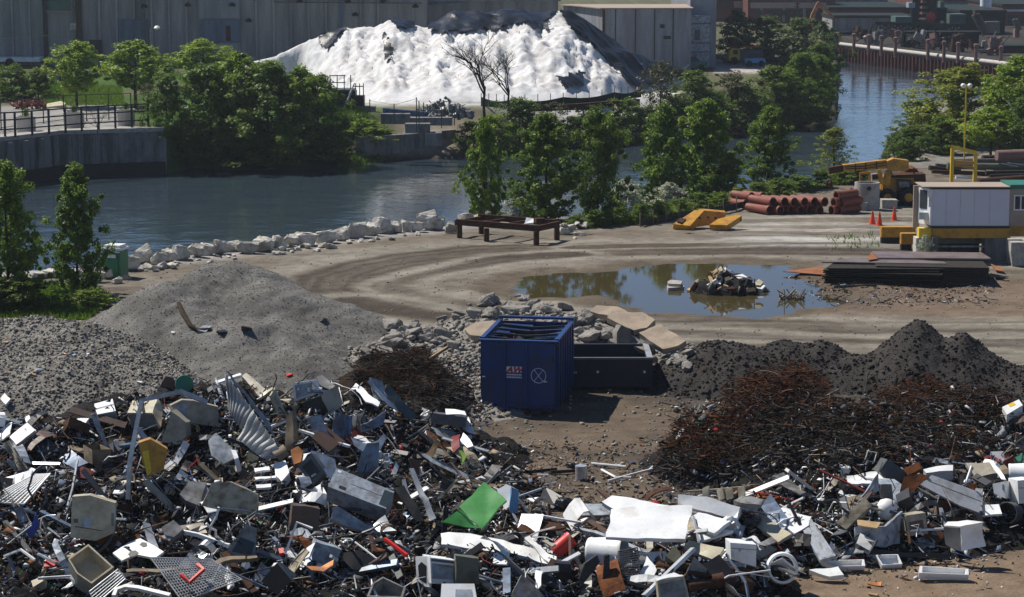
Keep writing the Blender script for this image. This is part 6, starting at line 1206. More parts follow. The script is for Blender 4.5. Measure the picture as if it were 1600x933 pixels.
# yellow lifting frame and lamp pole
Yf = P(1500, 300, 0)[1]; r = thing('lifting_frame', 'bright yellow upright steel frame behind the white trailer', 'steel frame', PY(1505, 300, Yf)*[1, 1, 0]); fy = lambda u, v, dy=0: PY(u, v, Yf+dy)
for u0, u1 in ((1485.5, 1490.5), (1521.5, 1527)): m = MB(); m.b2(fy(u0, 260)[0], fy(u1, 260)[0], Yf, Yf+.22, 0, fy(1500, 232 if u0 < 1500 else 238)[2]); m.build('post', 'brightyellow', r)
m = MB(); m.add([fy(u, v, dy) for dy in (-.03, .25) for u, v in ((1486,226),(1526,236),(1526,242),(1486,232))], [(0, 3, 2, 1), (4, 5, 6, 7), (0, 1, 5, 4), (3, 7, 6, 2), (0, 4, 7, 3), (1, 2, 6, 5)]); m.build('top_beam', 'brightyellow', r)
for v0, v1, nm in ((253, 254, 'cross_beam'), (257.5, 263, 'lower_beam')): m = MB(); m.bar(fy(1490.6, v0, .1), fy(1521.4, v1, .1), .16); m.build(nm, 'yellow', r)
lamp(1506, 262, 132, 0, 'tall thin yellow lamp pole before the willow', P(1506, 262, 0)[1], 0, 'brightyellow'); lp = [o for o in bpy.data.objects if o.get('label', '').startswith('tall thin yellow lamp')][0]
q = ORI[lp.name]; zt = PY(1506, 134, q[1])[2]
for dx in (-.22, .22): m = MB(); m.lathe([(.06, -.15), (.17, 0), (.06, .15)], (q[0]+dx, q[1]-.05, zt), 10, rotm(R(70))); m.build('floodlight', 'white', lp)
# steel pipes and beams stored at the right
stock = [((1557,243),(1640,240),.34,'clayplain','big reddish pipe at the top of the pipe store',.0,1.4),((1535,247),(1600,246),.20,'darkrust','rusty pipe left of the big reddish pipe',0,1.0),((1480,259),(1640,262),.22,'olive','long yellow green beam behind the lifting frame',0,.55),((1490,252),(1640,250),.16,'dgrey','long grey pipe above the yellow green beam',0,.9),((1452,262),(1500,268),.16,'deadbark','dark log like pipe at the left of the pipe store',0,.2),((1456,268),(1560,272),.13,'darkrust','dark rusty pipe on the ground behind the frame',0,.14),((1462,258),(1540,264),.12,'dgrey','dark pipe lying across the store ground',0,.3),((1493,277),(1556,280),.08,'white','thin white pipe between the frame posts',0,.15),((1530,284),(1640,276),.22,'darkrust','dark rusty beam right of the frame foot',0,.25),((1535,287),(1640,284),.16,'black','black beam lowest in the pipe store',0,.15),((1540,270),(1640,268),.14,'deadbark','dark pipe under the yellow green beam',0,.3),((1575,254),(1600,258),.03,'galv','thin bright rod lying on the grey pipe',0,1.1),((1566,256),(1590,260),.03,'galv','second thin bright rod lying on the grey pipe',0,1.05)]
for a, b_, rad, mk, l, _, z in stock:
    p, q = P(*a, 0), P(*b_, 0); Ya = min(p[1], q[1]); p, q = PY(*a, Ya), PY(*b_, Ya+2); base = P((a[0]+b_[0])/2, max(a[1], b_[1])+z*22, 0)[1]; p, q = PY(*a, base), PY(*b_, base+.6); m = MB(); m.tube([p, q], rad, 10 if rad > .1 else 6); tag(m.build('steel_pipe', mk, smooth=50), l, 'pipe', 'stored steel pipes and beams')
for i, (u0, u1, v, w) in enumerate(((1530,1600,281,.3),(1548,1640,273,.3),(1556,1640,266,.3))):
    base = P(1580, v+5, 0)[1]; p, q = PY(u0, v, base), PY(u1, v-3, base+.5); m = MB(); m.prism([p, q, q+[0, .8, 0], p+[0, .8, 0]], (0, 0, -p[2]*.9)); tag(m.build('beam_stack', ['darkrust', 'black', 'deadbark'][i]), ['lowest','middle','highest'][i]+' dark beam stack at the right of the pipe store', 'beam stack', 'dark beam stacks')
for i, u in enumerate(range(1433, 1582, 11)): q = P(u, 322, 0); q = PY(u, 291, q[1]); ring_pipe(np.array([q[0], q[1], q[2]-.12]), np.array([q[0]-.3, q[1]+1.6, q[2]-.12]), .16, 'clay_pipe', nth(i+1)+' from left of the clay pipe tops showing behind the trailer roof', 'clay', 'clay pipes behind the white trailer', False)
q = PY(1433, 300, P(1433, 322, 0)[1]); q2 = PY(1590, 300, q[1]); m = MB(); m.b2(q[0]-.3, q2[0], q[1]+.2, q[1]+1.5, 0, q[2]+.1); tag(m.build('timber_rack', 'darkrust'), 'low timber rack carrying clay pipes behind the trailer', 'rack')
# steel plates
def plate(poly, z, th, mk, label, grp='stacked steel plates'):
    p = [P(u, v, z) for u, v in poly]; m = MB(); m.prism(p, (0, 0, -th)); tag(m.build('steel_plate', mk), label, 'steel plate', grp)
rs = random.Random(9)
for k in range(9):
    zz = .06+k*.095; e = lambda: rs.uniform(-5, 5); last = k == 8; y0 = 440-k*3.0
    A = [(1288+e(), y0), (1470+e(), y0+3+rs.uniform(-2, 2)), (1498+e()*2, y0-13), (1310+e(), y0-15)]
    if last: A = [(1284,409),(1480,412),(1475,409),(1385,402),(1330,403)]
    plate(A, zz, .05, 'steelplate' if last else 'deadbark', ('topmost' if last else nth(k+1)+' lowest')+' dark plate of the front steel plate stack')  # lower plates near black: shade of the stack put into the colour
    if k < 8: plate([(1292,y0-1),(1470,y0+1),(1480,y0-10),(1312,y0-12)], zz-.042, .05, 'black', nth(k+1)+' lowest black layer standing for shade in the front steel plate stack')  # black layers between the plates are painted shade
mark('front steel plate stack', P(1380, 430, .5))
for k in range(6):
    zz = .35+k*.11; y0 = 432-k*3.6; e = lambda: rs.uniform(-4, 4); last = k == 5
    A = [(1372+e(), y0-2), (1545+e(), y0+1), (1530+e(), y0-12), (1366+e(), y0-14)] if not last else [(1372,402.5),(1549,404),(1534,394.5),(1362,392.5)]
    plate(A, zz, .07, 'steelplate' if last else 'deadbark', ('topmost' if last else nth(k+1)+' lowest')+' plate of the rear steel plate stack')  # rear stack likewise, shade painted into the lower plates
m = MB(); p = [P(u, v, .32) for u, v in ((1470,431),(1536,432),(1525,424),(1480,422))]; m.prism(p, (0, 0, -.34)); tag(m.build('timber_bearers', 'black'), 'dark bearers under the rear steel plate stack', 'bearer')
for poly, l, z, mk in (([(1224,424),(1285,416),(1292,427),(1286,429)],'rusty thin plate sticking out left towards the pond',.12,'rustplate'),([(1465,440),(1538,436),(1508,444),(1480,443)],'rusty plate on the ground right of the front stack',.05,'rustplate'),([(1548,412),(1563,418),(1570,424),(1556,422)],'small rusty plate leaning by the rear stack',.1,'rustplate'),([(1540,428),(1548,427),(1576,432),(1550,434)],'dark plate lying on mud right of the stacks',.05,'black'),([(1355,403),(1362,394),(1372,404),(1358,406)],'rusty plate end at the left of the rear stack',.9,'rustplate')): plate(poly, z, .03, mk, l, 'loose steel plates')
rod('steel_bar', 'bar', 'long dark bar', [(1303,448),(1370,446)], .06, 'deadbark', .06, rest=' on the mud in front of the plate stacks')
q = P(1590, 416, 0); k = ppm(q[1]); m = MB(); hw = 11/k; h = PY(1590, 379, q[1])[2]; m.prism([q+[-hw*.75, 0, 0], q+[hw*1.2, 0, 0], q+[hw*1.2, 0, h], q+[-hw, 0, h], q+[-hw*1.02, 0, h*.6]], (0, 1.1, 0)); tag(m.build('concrete_block', 'concrete'), 'pale concrete block at the right edge by the trailers', 'concrete block')
strip_fence('silt_fence', 'low translucent grey silt fence along the mulch bank', 'fence', [(1000,354),(1060,342),(1130,332),(1190,318)], 0.05, .4, 'silt', .05, 3, 'oldwood', .02)
# pond debris
for nm, poly, z in (('upper flat slab in the pond', [(1043,440),(1048,437),(1066,439),(1064,444),(1044,443)], .22), ('lower flat slab in the pond', [(1042,447),(1046,443.5),(1068,445.5),(1069,448),(1044,450)], .10)):
    p = [P(u, v, z) for u, v in poly]; m = MB(); m.prism(p, (0, 0, -.2)); tag(m.build('concrete_slab', 'concrete'), nm+' left of the debris heap', 'concrete slab', 'slabs in the pond')
b = P(1135, 456, 0); rs = random.Random(21); m = MB(); m.lathe([(1.5, -.15), (1.1, .25), (.6, .55), (.15, .8)], b+[0, .3, 0], 14); m.v = [(x+rs.gauss(0, .12), y*1+rs.gauss(0, .1), z+rs.gauss(0, .06)) for x, y, z in m.v]; tag(m.build('debris_mound', 'scrapbase'), 'dark muddy base of the debris heap in the pond', 'debris heap'); mark('pond debris heap', b)
for k in range(110):
    a, q = rs.uniform(0, 6.28), rs.random()**.6*1.55; z = max(0, (1.55-q)*.55)+rs.uniform(-.05, .12); p = b+[q*math.cos(a), q*math.sin(a)*.8+.3, z]; m = MB(); s = rs.uniform(.12, .5)
    t = rs.random()
    if t < .6: m.box(p, (s, s*rs.uniform(.3, .8), s*rs.uniform(.1, .5)), rotm(rs.uniform(0, 3), rs.uniform(-.8, .8), rs.uniform(0, 3))); ds = 'flat' if s < .3 else 'large'
    else: d = np.array([rs.gauss(0, 1), rs.gauss(0, .5), rs.gauss(.1, .5)]); m.tube([p, p+d*.2+[0, 0, .03], p+d*.42], .025, 5); ds = 'stick like'
    mk, cn = rs.choice([('black','black'),('dgrey','dark grey'),('brown','brown'),('wood','tan'),('oldwood','brownish'),('white','white'),('olive','olive'),('concrete','grey'),('darkrust','rusty'),('black','black'),('cardboard','tan')]); o = m.build('debris', mk); o['category'] = 'debris'; o['group'] = 'debris in the pond heap'; PEND.append((o, '%s %s debris piece' % (ds, cn), p))
for nm, poly, mk in (('dark grey bent panel', [(1119,433),(1124,425),(1132,428),(1128,440)], 'bluegrey'), ('white square panel', [(1117,437.5),(1127,438),(1126,444),(1118,443)], 'white'), ('long white tilted panel', [(1141,432),(1160,428),(1168,433),(1150,436)], 'white'), ('yellowish crumpled bag', [(1180,440),(1186,436),(1193,441),(1188,446),(1181,445)], 'cream'), ('white ragged top piece', [(1118,424),(1126,416),(1136,422),(1130,426)], 'cream')):
    an = b+[0, -.3, .45]; p, nn = onplane(poly, 'L', 0, anchor=an); m = MB(); m.prism(p, -nn*.12); tag(m.build('panel', mk), nm+' on the pond debris heap', 'panel')
for i, u in enumerate((1229, 1243)):
    b2 = P(u, 466, 0); m = MB()
    for k in range(14): a = rs.uniform(0, 6.28); m.tube([b2+[rs.gauss(0, .25), rs.gauss(0, .2), -.1], b2+[math.cos(a)*.4, math.sin(a)*.4, rs.uniform(.05, .4)]], .03, 4)
    tag(m.build('twig_tangle', 'oldwood'), ('left' if i == 0 else 'right')+' small twig tangle in the pond near the mud', 'twigs')
rodp('stake', 'stake', 'thin upright stake', [(1226,478),(1226,453)], 'F', .02, 'deadbark', 0, rest=' standing in the pond by the twigs')
# ------------------------------------------------------------------ scrap heap: pieces one can name
Z = piece
def poly(s): return [tuple(float(k) for k in p.split(',')) for p in s.split()]
# --- left heap, upper edge
Z('appliance', 'appliance', 'white cabinet with black shaded side', poly('15,682 43,661 56,672 25,695'), 'L', .55, 'white', .45)
Z('metal_sheet', 'metal sheet', 'white sheet at the far left edge', poly('-8,676 20,659 14,678 -4,692'), 'L', .05, 'white', .3)
ribbed('ribbed_panel', 'metal sheet', 'grey ribbed panel leaning at far left', poly('5,693 14,688 43,732 30,736'), 'FL', 4, .03, 'beige', .3)
Z('metal_sheet', 'metal sheet', 'pale board propped on gravel at far left', poly('0,622 6,614 16,622 10,632'), 'L', .08, 'white', .2)
Z('appliance', 'appliance', 'blue white two part box', poly('147,631 176,623 181,642 152,648'), 'L', .5, 'bluegrey', .45, extra=[('lid', poly('147.5,631 176,623.5 177.5,631 149,638.5'), .01, .03, 'white'), ('front', poly('149.5,640.5 178.3,633.5 180.5,642 152,647.5'), .01, .03, 'white')])
Z('metal_sheet', 'metal sheet', 'curved bluish metal strip', poly('142,648 150,645 160,668 170,702 167,708 158,685'), 'F', .04, 'bluegrey', .2)
Z('metal_sheet', 'metal sheet', 'curved white hood', poly('110,661 126,652 141,650 130,668 124,680 112,676'), 'L', .35, 'white', .35)
Z('oven', 'appliance', 'cream oven with dark vents', poly('199,645 207,626 246,624 238,645'), 'L', .55, 'cream', .5, extra=[('vent', poly('203,629.5 206,629.5 205.5,631.5 202.5,631.5'), .004, .01, 'black')])
Z('metal_sheet', 'metal sheet', 'cream side panel of the oven', poly('238,645 246,624 256,641 250,668'), (.4, -.6, .7), .08, 'cream', .3)
Z('metal_sheet', 'metal sheet', 'dark louvred plate under the oven', poly('199,647 238,647 249,668 205,668'), 'F', .05, 'dgrey', .2)
rodp('steel_channel', 'steel channel', 'long bent steel channel', poly('200,780 203,720 221,626 283,612 324,629'), 'F', .075, 'galv', .5, 4)
Z('duct_hood', 'duct', 'large beige angular duct hood', poly('266,634 284,625 302,626 341,636 341,667 306,662 296,660'), 'F', .5, 'beige', .3, extra=[('grey_flange', poly('270,640 286,630 294,636 290,648 276,650'), .012, .02, 'bluegrey')])  # flange plate is blue grey on the beige hood
Z('duct_hood', 'duct', 'lower beige duct throat', poly('252,691 268,642 290,660 291,682 280,695'), (-.2, -1, .1), .4, 'beige', .2)
Z('tank', 'tank', 'bent yellow steel tank', poly('217,692 235,686 262,702 256,734 233,745 222,722'), 'F', .55, 'yellow', .4, extra=[('lit_stripe', poly('222,706 232,703 237,738 230,744'), .03, .03, 'brightyellow')])  # brighter yellow stripe is sunlight painted on the tank face
ribbed('corrugated_sheet', 'metal sheet', 'upper half of the bent corrugated sheet', poly('351,582 396,642 376,671 357,640'), (-.25, -.9, .35), 7, .05, 'corrug', .9)
ribbed('corrugated_sheet', 'metal sheet', 'lower half of the bent corrugated sheet', poly('395,641 436,701 410,716 371,686'), (-.2, -.8, .5), 6, .05, 'corrug', .6)
Z('metal_sheet', 'metal sheet', 'thin dark bluish flap right of the corrugated sheet', poly('352,578 360,584 420,660 438,702 432,690 398,640'), 'F', .04, 'steelblue', .8)
q = PH(288, 600, .25); m = MB(); m.lathe([(.255, -.03), (.27, 0), (.255, .03)], q, 24, from_z((.15, -1, .3))); tag(m.build('round_lid', 'dgreen', smooth=40), 'round dark green lid at the top of the scrap', 'lid'); mark('round dark green lid', q)
Z('pot', 'pot', 'dark brown bucket', poly('251,604 259,588 270,590 279,604 268,612 254,611'), 'F', .3, 'brown', .2)
rod('lamp_stand', 'stand', 'thin white stand with a ring top', [(307,604),(306,583)], .025, 'white', .0, dy=(.0, .75)); Z('metal_sheet', 'metal sheet', 'flat white strip behind the corrugated sheet', poly('335,595 375,583 378,586 338,598'), 'L', .06, 'white', .3)
Z('washing_machine', 'washing machine', 'white washer with moulded back panel', poly('457,599 490,594 492,617 460,627'), (-.15, -1, .15), .55, 'white', .35, extra=[('moulded_panel', poly('460.5,602 487,598 488.5,614.5 463,623'), .012, .02, 'bluegrey'), ('knob', poly('464,607 467,606.5 467.5,609.5 464.5,610'), .03, .03, 'white'), ('knob', poly('480,606 483,605.5 483.5,608.5 480.5,609'), .03, .03, 'white')])
Z('appliance', 'appliance', 'charcoal box behind the washer', poly('494,589 503,585 526,604 522,612 500,603'), 'L', .4, 'dgrey', .35)
Z('metal_sheet', 'metal sheet', 'plain warm grey panel', poly('501,617 525,603 538,630 515,649'), (.1, -1, .35), .06, 'beige', .25)
Z('oven', 'appliance', 'black gutted oven box', poly('472,630 501,618 515,648 482,646'), 'F', .5, 'black', .1)
Z('door_panel', 'door', 'cream door with square relief', poly('423,618 430,606 448,648 437,650'), (.5, -.8, .3), .12, 'cream', .2, extra=[('relief', poly('428,622 431,616 440,637 436,641'), .012, .02, 'beige')])
Z('metal_sheet', 'metal sheet', 'warm grey cabinet side near the washer', poly('378,588 385,583 420,612 404,618'), 'L', .35, 'beige', .3)
Z('metal_sheet', 'metal sheet', 'cream board edge below the cream door', poly('405,618 424,605 430,606 408,620'), 'L', .08, 'cream', .3)
Z('metal_sheet', 'metal sheet', 'bright white crooked sheet', poly('549,606 556,597 572,610 594,629 591,635 572,629 566,618'), 'L', .04, 'white', .45)
Z('door_panel', 'door', 'long glazed metal door', poly('574,596 578,594 622,640 619,642 605,632'), (.3, -.9, .3), .08, 'galv', .7)
Z('door_panel', 'door', 'dark green blue metal door', poly('604,601 610,604 655,653 640,656 622,640 600,612'), (.35, -.9, .25), .06, 'glassdark', .5)
Z('metal_sheet', 'metal sheet', 'long flat blue grey panel', poly('477,651 501,650 529,705 508,709'), (-.1, -1, .3), .08, 'bluegrey', .3)  # white panel, its shade put into the blue grey colour
ribbed('corrugated_sheet', 'metal sheet', 'ribbed steel blue sheet', poly('522,643 551,651 547,700 517,688'), (.15, -1, .25), 4, .03, 'steelblue', .3)
Z('metal_sheet', 'metal sheet', 'slanted slate blue sheet', poly('565,664 584,655 603,643 598,663 580,672 566,677'), 'F', .04, 'steelblue', .3)
Z('metal_sheet', 'metal sheet', 'curved blue fender sheet', poly('548,683 560,690 577,693 592,688 603,680 606,683 588,714 572,708 553,697'), 'U', .04, 'steelblue', .4)
Z('metal_sheet', 'metal sheet', 'standing blue strip sheet', poly('562,722 572,692 592,690 588,742 560,742'), (-.1, -1, .2), .04, 'steelblue', .3)
ribbed('corrugated_sheet', 'metal sheet', 'short shiny ribbed offcut', poly('592,704 615,722 603,731 588,718'), 'U', 3, .03, 'galv', .35)
Z('appliance', 'appliance', 'small white plastic box', poly('653,646 659,637 671,642 664,656'), 'L', .2, 'white', .35)
Z('cabinet', 'cabinet', 'long dark grey cabinet on its side', poly('672,645 729,650 728,668 674,661'), 'F', .5, 'dgrey', .3)
Z('metal_sheet', 'metal sheet', 'white top sheet of the long dark cabinet', poly('694,638 727,642.5 730,650 695,646.5'), 'L', .08, 'white', .75)
Z('metal_sheet', 'metal sheet', 'white triangular offcut', poly('731,651 741,678 714,670 724,668'), 'LL', .04, 'white', .3)
Z('metal_sheet', 'metal sheet', 'pointed white offcut', poly('718,690 724,676 739,698 729,701'), 'LL', .04, 'white', .3)
Z('board', 'board', 'narrow tan board', poly('664,722 668,708 683,684 687,688 675,718'), (-.5, -.9, .2), .06, 'wood', .3)
Z('metal_sheet', 'metal sheet', 'plain brown plate', poly('640,717 657,722 655,743 642,734'), 'F', .05, 'brown', .3)
Z('metal_sheet', 'metal sheet', 'lime green offcut', poly('717,703 724,702 728,712 723,725 722,712'), 'U', .03, 'limegreen', .4)
# --- middle
Z('office_copier', 'appliance', 'large grey cabinet with a dark opening', poly('526,731 616,768 603,795 512,760'), (.12, -.62, .78), .6, 'bluegrey', .75, extra=[('opening', poly('601,765 614.5,770 604,792 592,787'), .01, .03, 'glassdark'), ('drawer_line', poly('548,754 596,773 595.5,774.5 547.5,755.5'), .008, .012, 'galv'), ('label_sticker', poly('528.5,734 534,736 533,739.5 527.5,737.5'), .008, .012, 'white'), ('latch', poly('531,758 541,762 539,766 529,762'), .008, .02, 'black')])
Z('cabinet', 'cabinet', 'long grey lower drawer front', poly('521,793 530,792 592,832 588,835 540,822 518,811'), 'B', .3, 'bluegrey', .25)
Z('drawer_box', 'cabinet', 'dark grey drawer box with handle', poly('464,728 487,708 508,738 489,758'), (-.2, -.95, .3), .4, 'dgrey', .35, extra=[('recess', poly('471,730 486,717 500,737 488,748'), .006, .012, 'black'), ('handle', poly('486,743 493,739 494,741.5 487,746'), .03, .03, 'galv')])
Z('metal_sheet', 'metal sheet', 'dull blue curved cover', poly('486,704 524,717 526,737 505,740 497,724'), 'U', .06, 'steelblue', .35)
Z('metal_sheet', 'metal sheet', 'small bright white tile panel', poly('456,769 503,760 511,774 469,784'), 'L', .08, 'white', .4)
Z('crate', 'crate', 'rusty brown slatted crate', poly('452,831 457,789 500,795 497,830'), 'F', .5, 'brown', .2)
Z('metal_sheet', 'metal sheet', 'large bright green folded sheet', poly('718,795 758,752 791,783 753,827'), (-.12, -.62, .77), .06, 'green', .75)
Z('metal_sheet', 'metal sheet', 'folded end of the green sheet', poly('690,817 717,795 752,826 728,825'), (.1, -.75, .6), .06, 'green', .35)
Z('appliance', 'appliance', 'white post cap behind the green sheet', poly('776,766 791,756 805,762 797,798 788,796'), (-.3, -.8, .5), .4, 'white', .3)
Z('board', 'board', 'black long plank panel', poly('616,764 632,758 664,812 650,815'), 'U', .08, 'black', .4)
Z('metal_sheet', 'metal sheet', 'long white gutter panel', poly('688,832 735,833 870,868 868,884 800,864 690,850'), 'L', .10, 'white', .35)
Z('stove', 'stove', 'white stove with a black oven window', poly('672,871 713,876 710,913 674,912'), (.35, -.95, .12), .55, 'white', .4, extra=[('oven_door', poly('675,880 710,884 708.5,906 676,904'), .010, .02, 'bluegrey'), ('handle', poly('678,882 707,885.5 707,887 678,883.5'), .035, .03, 'grey'), ('control_strip', poly('674,873 711,877.5 711,881 674,877'), .010, .015, 'dgrey')])
Z('metal_sheet', 'metal sheet', 'white stove side frame', poly('649,870 670,869 671,922 651,906'), (-.7, -.7, .1), .06, 'white', .3, extra=[('oven_window', poly('653,884 658,878 666,884 666,912 655,905'), .006, .01, 'black')])
Z('metal_sheet', 'metal sheet', 'olive drab side panel', poly('712,868 750,872 748,915 711,913'), 'F', .3, 'olive', .3)
Z('metal_sheet', 'metal sheet', 'small white plate with bolt holes', poly('771,865 783,861 796,863 794,882 770,881'), 'L', .04, 'white', .35, extra=[('bolt_hole', poly('774,867 776,867 776,869 774,869'), .004, .008, 'black'), ('bolt_hole', poly('789,876 791,876 791,878 789,878'), .004, .008, 'black')])
Z('stove', 'stove', 'white stove lying at the bottom edge', poly('690,912 741,912 746,940 688,940'), (0, -.7, .7), .5, 'white', .45, extra=[('oven_door', poly('712,921 737,921 740,938 711,938'), .006, .02, 'bluegrey')])
tray('steel_box', 'box', 'open grey steel box at the bottom edge', poly('582,911 598,901 634,918 629,934 573,932'), (.05, -.5, .85), .45, 'grey', .4)
Z('monitor', 'monitor', 'blue grey cubic cabinet', poly('476,886 494,846 533,860 524,887'), 'F', .5, 'bluegrey', .3)
Z('metal_sheet', 'metal sheet', 'white side of the cubic cabinet', poly('460,880 470,862 493,846 477,884 472,892'), 'LL', .06, 'white', .3)
rodp('steel_angle', 'angle', 'white angle frame', poly('446,864 464,816 488,826'), (-.2, -1, .3), .035, 'white', .5)
tray('bathtub', 'bathtub', 'olive cream bathtub', poly('106,873 138,850 178,886 143,912 120,896'), (.1, -.62, .78), .45, 'cream', .45, wall=.10)
Z('car_panel', 'car panel', 'white car fender with round openings', poly('176,864 200,848 219,841 240,852 256,862 242,872 212,866 190,876'), 'L', .06, 'white', .4, extra=[('opening', poly('200,866 204,861 212,860 217,864 210,869 203,870'), .006, .01, 'black'), ('opening', poly('218,851 222,847 229,848 230,853 224,855'), .006, .01, 'black')])
grate('wire_rack', 'rack', 'white square grid rack', poly('-24,784 55,742 79,741 38,788'), 'L', 14, 9, .018, 'white', .5)
Z('heater_jacket', 'heater', 'curved cream heater jacket with stickers', poly('110,840 113,776 140,774 180,786 178,833 150,845'), (.1, -1, .15), .5, 'cream', .4, extra=[('sticker', poly('127,810 143,809 144,823 128,824'), .006, .012, 'bluegrey'), ('sticker', poly('115,811 122,811 122,817 115,817'), .006, .012, 'dgrey'), ('sticker', poly('174,801 178.5,802 178,822 173.5,821'), .006, .012, 'grey'), ('slot', poly('117,822 160,829 160,830 117,823.5'), .006, .01, 'black')])
Z('metal_sheet', 'metal sheet', 'rolled top of the heater jacket', poly('113,776 126,773 160,776 182,784 176,789 150,785 114,784'), 'L', .12, 'cream', 1.0)
Z('plastic_part', 'plastic part', 'purple blue plastic spike', poly('40,830 55,803 62,822 50,842 45,836'), 'F', .08, 'blue', .3)
grate('wire_mesh', 'mesh', 'flat wire cage panel at the bottom left', poly('236,872 330,874 378,906 285,940'), 'L', 22, 16, .010, 'galv', .35)
grate('wire_mesh', 'mesh', 'second wire cage panel near the bathtub', poly('140,925 185,890 196,905 150,945'), 'U', 7, 5, .012, 'galv', .35)
rodp('cart_handle', 'handle', 'red and white cart handle', poly('283,899 296,910 318,890 308,882'), 'L', .05, 'red', .6)
Z('television', 'television', 'grey television with dark screen', poly('352,866 384,818 400,825 400,869'), (.1, -.9, .4), .5, 'grey', .4, extra=[('screen', poly('362,862 375,839 399,848 392,868'), .01, .03, 'glassdark')])
Z('metal_sheet', 'metal sheet', 'light grey square plate', poly('252,823 270,813 287,826 264,845'), 'U', .2, 'grey', .4)
Z('metal_sheet', 'metal sheet', 'smaller grey green square plate', poly('290,821 318,817 323,831 298,832'), 'L', .08, 'beige', .4)
Z('board', 'board', 'long weathered timber', poly('322,880 345,872 402,868 402,872 350,877 326,885'), 'L', .1, 'oldwood', .5)
Z('board', 'board', 'weathered plank left of the wire cage', poly('195,890 240,888 300,883 300,887 242,893 196,894'), 'L', .1, 'oldwood', .4)
Z('metal_sheet', 'metal sheet', 'small red leaf shaped sheet', poly('67,886 75,872 90,877 84,885'), 'L', .04, 'red', .4)
Z('broken_chair', 'chair', 'dark red chair seat', poly('112,738 128,729 149,739 136,749 122,746'), 'U', .1, 'dred', .4)
rodp('steel_channel', 'steel channel', 'white bent channel near the television', poly('282,830 310,836 358,853'), 'L', .06, 'white', .5)
Z('appliance', 'appliance', 'stained cream appliance side', poly('330,757 360,752 402,772 402,808 360,800 314,790'), (.05, -1, .25), .5, 'stained', .3)
Z('metal_sheet', 'metal sheet', 'grey duct with bent flange', poly('281,772 296,751 322,752 312,790 290,782'), 'U', .3, 'grey', .4)
rodp('frame_tube', 'frame', 'white curved frame at the bottom left', poly('178,932 182,922 196,917 216,919 266,931'), 'L', .06, 'white', .5)
Z('metal_sheet', 'metal sheet', 'rust brown stool seat', poly('165,700 180,686 196,690 192,712 172,716'), 'U', .08, 'dgrey', .3)
Z('appliance', 'appliance', 'pale blue folded cover', poly('325,690 338,676 352,690 372,704 364,718 346,726 330,712'), 'U', .1, 'bluegrey', .4)
Z('pipe_section', 'pipe', 'rotten wooden post', poly('447,650 456,642 460,690 452,706 446,700'), 'FL', .2, 'oldwood', .3)
Z('copper_coil', 'coil', 'crumpled copper coloured foil', poly('455,702 466,697 474,706 470,722 460,726'), 'U', .2, 'copper', .4)
Z('appliance', 'appliance', 'white open carton near the drawer box', poly('428,724 446,720 452,738 440,752 430,742'), 'L', .25, 'white', .35)
for i, (pl, l) in enumerate((('398,745 430,742 431,746 399,749', 'upper'), ('400,757 424,755 425,760 401,762', 'middle'), ('398,732 420,728 421,733 399,737', 'top'))): Z('shelf_strip', 'shelf', l+' white shelf strip left of the carton', poly(pl), 'L', .06, 'white', .4)
rodp('red_tool', 'tool', 'red handled garden tool', poly('601,842 612,850 636,868'), 'L', .05, 'red', .5); rodp('steel_strip', 'strip', 'long thin white strip over black sheet', poly('533,842 548,842 598,880'), 'L', .02, 'white', .4)
Z('metal_sheet', 'metal sheet', 'broad black sheet', poly('530,866 560,862 620,884 598,900 552,888'), 'U', .05, 'black', .3); Z('plastic_part', 'plastic part', 'little red plastic cap', poly('435,857 443,856 444,864 436,865'), 'L', .08, 'red', .4)
Z('board', 'board', 'orange brown curved bark strip', poly('478,886 500,884 520,874 518,882 505,890 488,892'), 'L', .06, 'copper', .4)
Z('can', 'can', 'blue and white drink can', poly('427,890 434,881 440,884 434,894'), 'L', .1, 'skyblue', .3)
Z('metal_sheet', 'metal sheet', 'crumpled shiny foil sheet', poly('582,820 600,806 610,822 620,830 590,830'), 'L', .08, 'galv', .4)
for i, (pl, l) in enumerate((('628,750 634,748 652,806 646,810', 'left'), ('640,732 646,731 682,808 674,812', 'right'))): Z('steel_channel', 'steel channel', l+' of two long bluish channels', poly(pl), 'U', .08, 'galv', .4)
# --- right heap
Z('metal_sheet', 'metal sheet', 'biggest flat white sheet', poly('956,793 1081,790 1070,843 948,839'), (-.02, -.36, .93), .10, 'white', .65)
Z('metal_sheet', 'metal sheet', 'white sheet behind the biggest white sheet', poly('940,784 956,774 1045,789 1035,795 958,795'), 'L', .12, 'white', .4)
Z('board', 'board', 'pale lavender board left of the biggest white sheet', poly('894,805 912,788 957,788 952,805'), 'L', .08, 'bluegrey', .35)
Z('appliance', 'appliance', 'long white folded housing', poly('1060,772 1105,776 1156,792 1151,811 1100,797 1060,787'), (-.2, -.8, .55), .25, 'white', .4)
Z('metal_sheet', 'metal sheet', 'white corner plate beside the folded housing', poly('1127,788 1155,793 1152,809 1140,806'), 'LL', .08, 'white', .5)
for pl, l in (('1080,808 1092,799 1142,814 1115,833 1090,824', 'upper'), ('1072,836 1100,826 1144,829 1095,846', 'lower'), ('1079,800 1098,798 1100,806 1082,812', 'small')): Z('board', 'board', l+' white wood edged shelf board', poly(pl), 'L', .1, 'white', .45)
for i, u in enumerate((1098, 1134, 1152, 1120)): Z('slat_panel', 'panel', ['leftmost','third','rightmost','second'][i]+' of the cream upright slats', poly('%d,%d %d,%d %d,%d %d,%d' % (u, 764, u+10, 760, u+11, 778, u+2, 781)), 'FL', .05, 'cream', .5, 'cream upright slats')
rodp('rail', 'rail', 'thin cream rail over the upright slats', poly('1074,768 1120,765 1172,760'), 'L', .03, 'cream', .7)
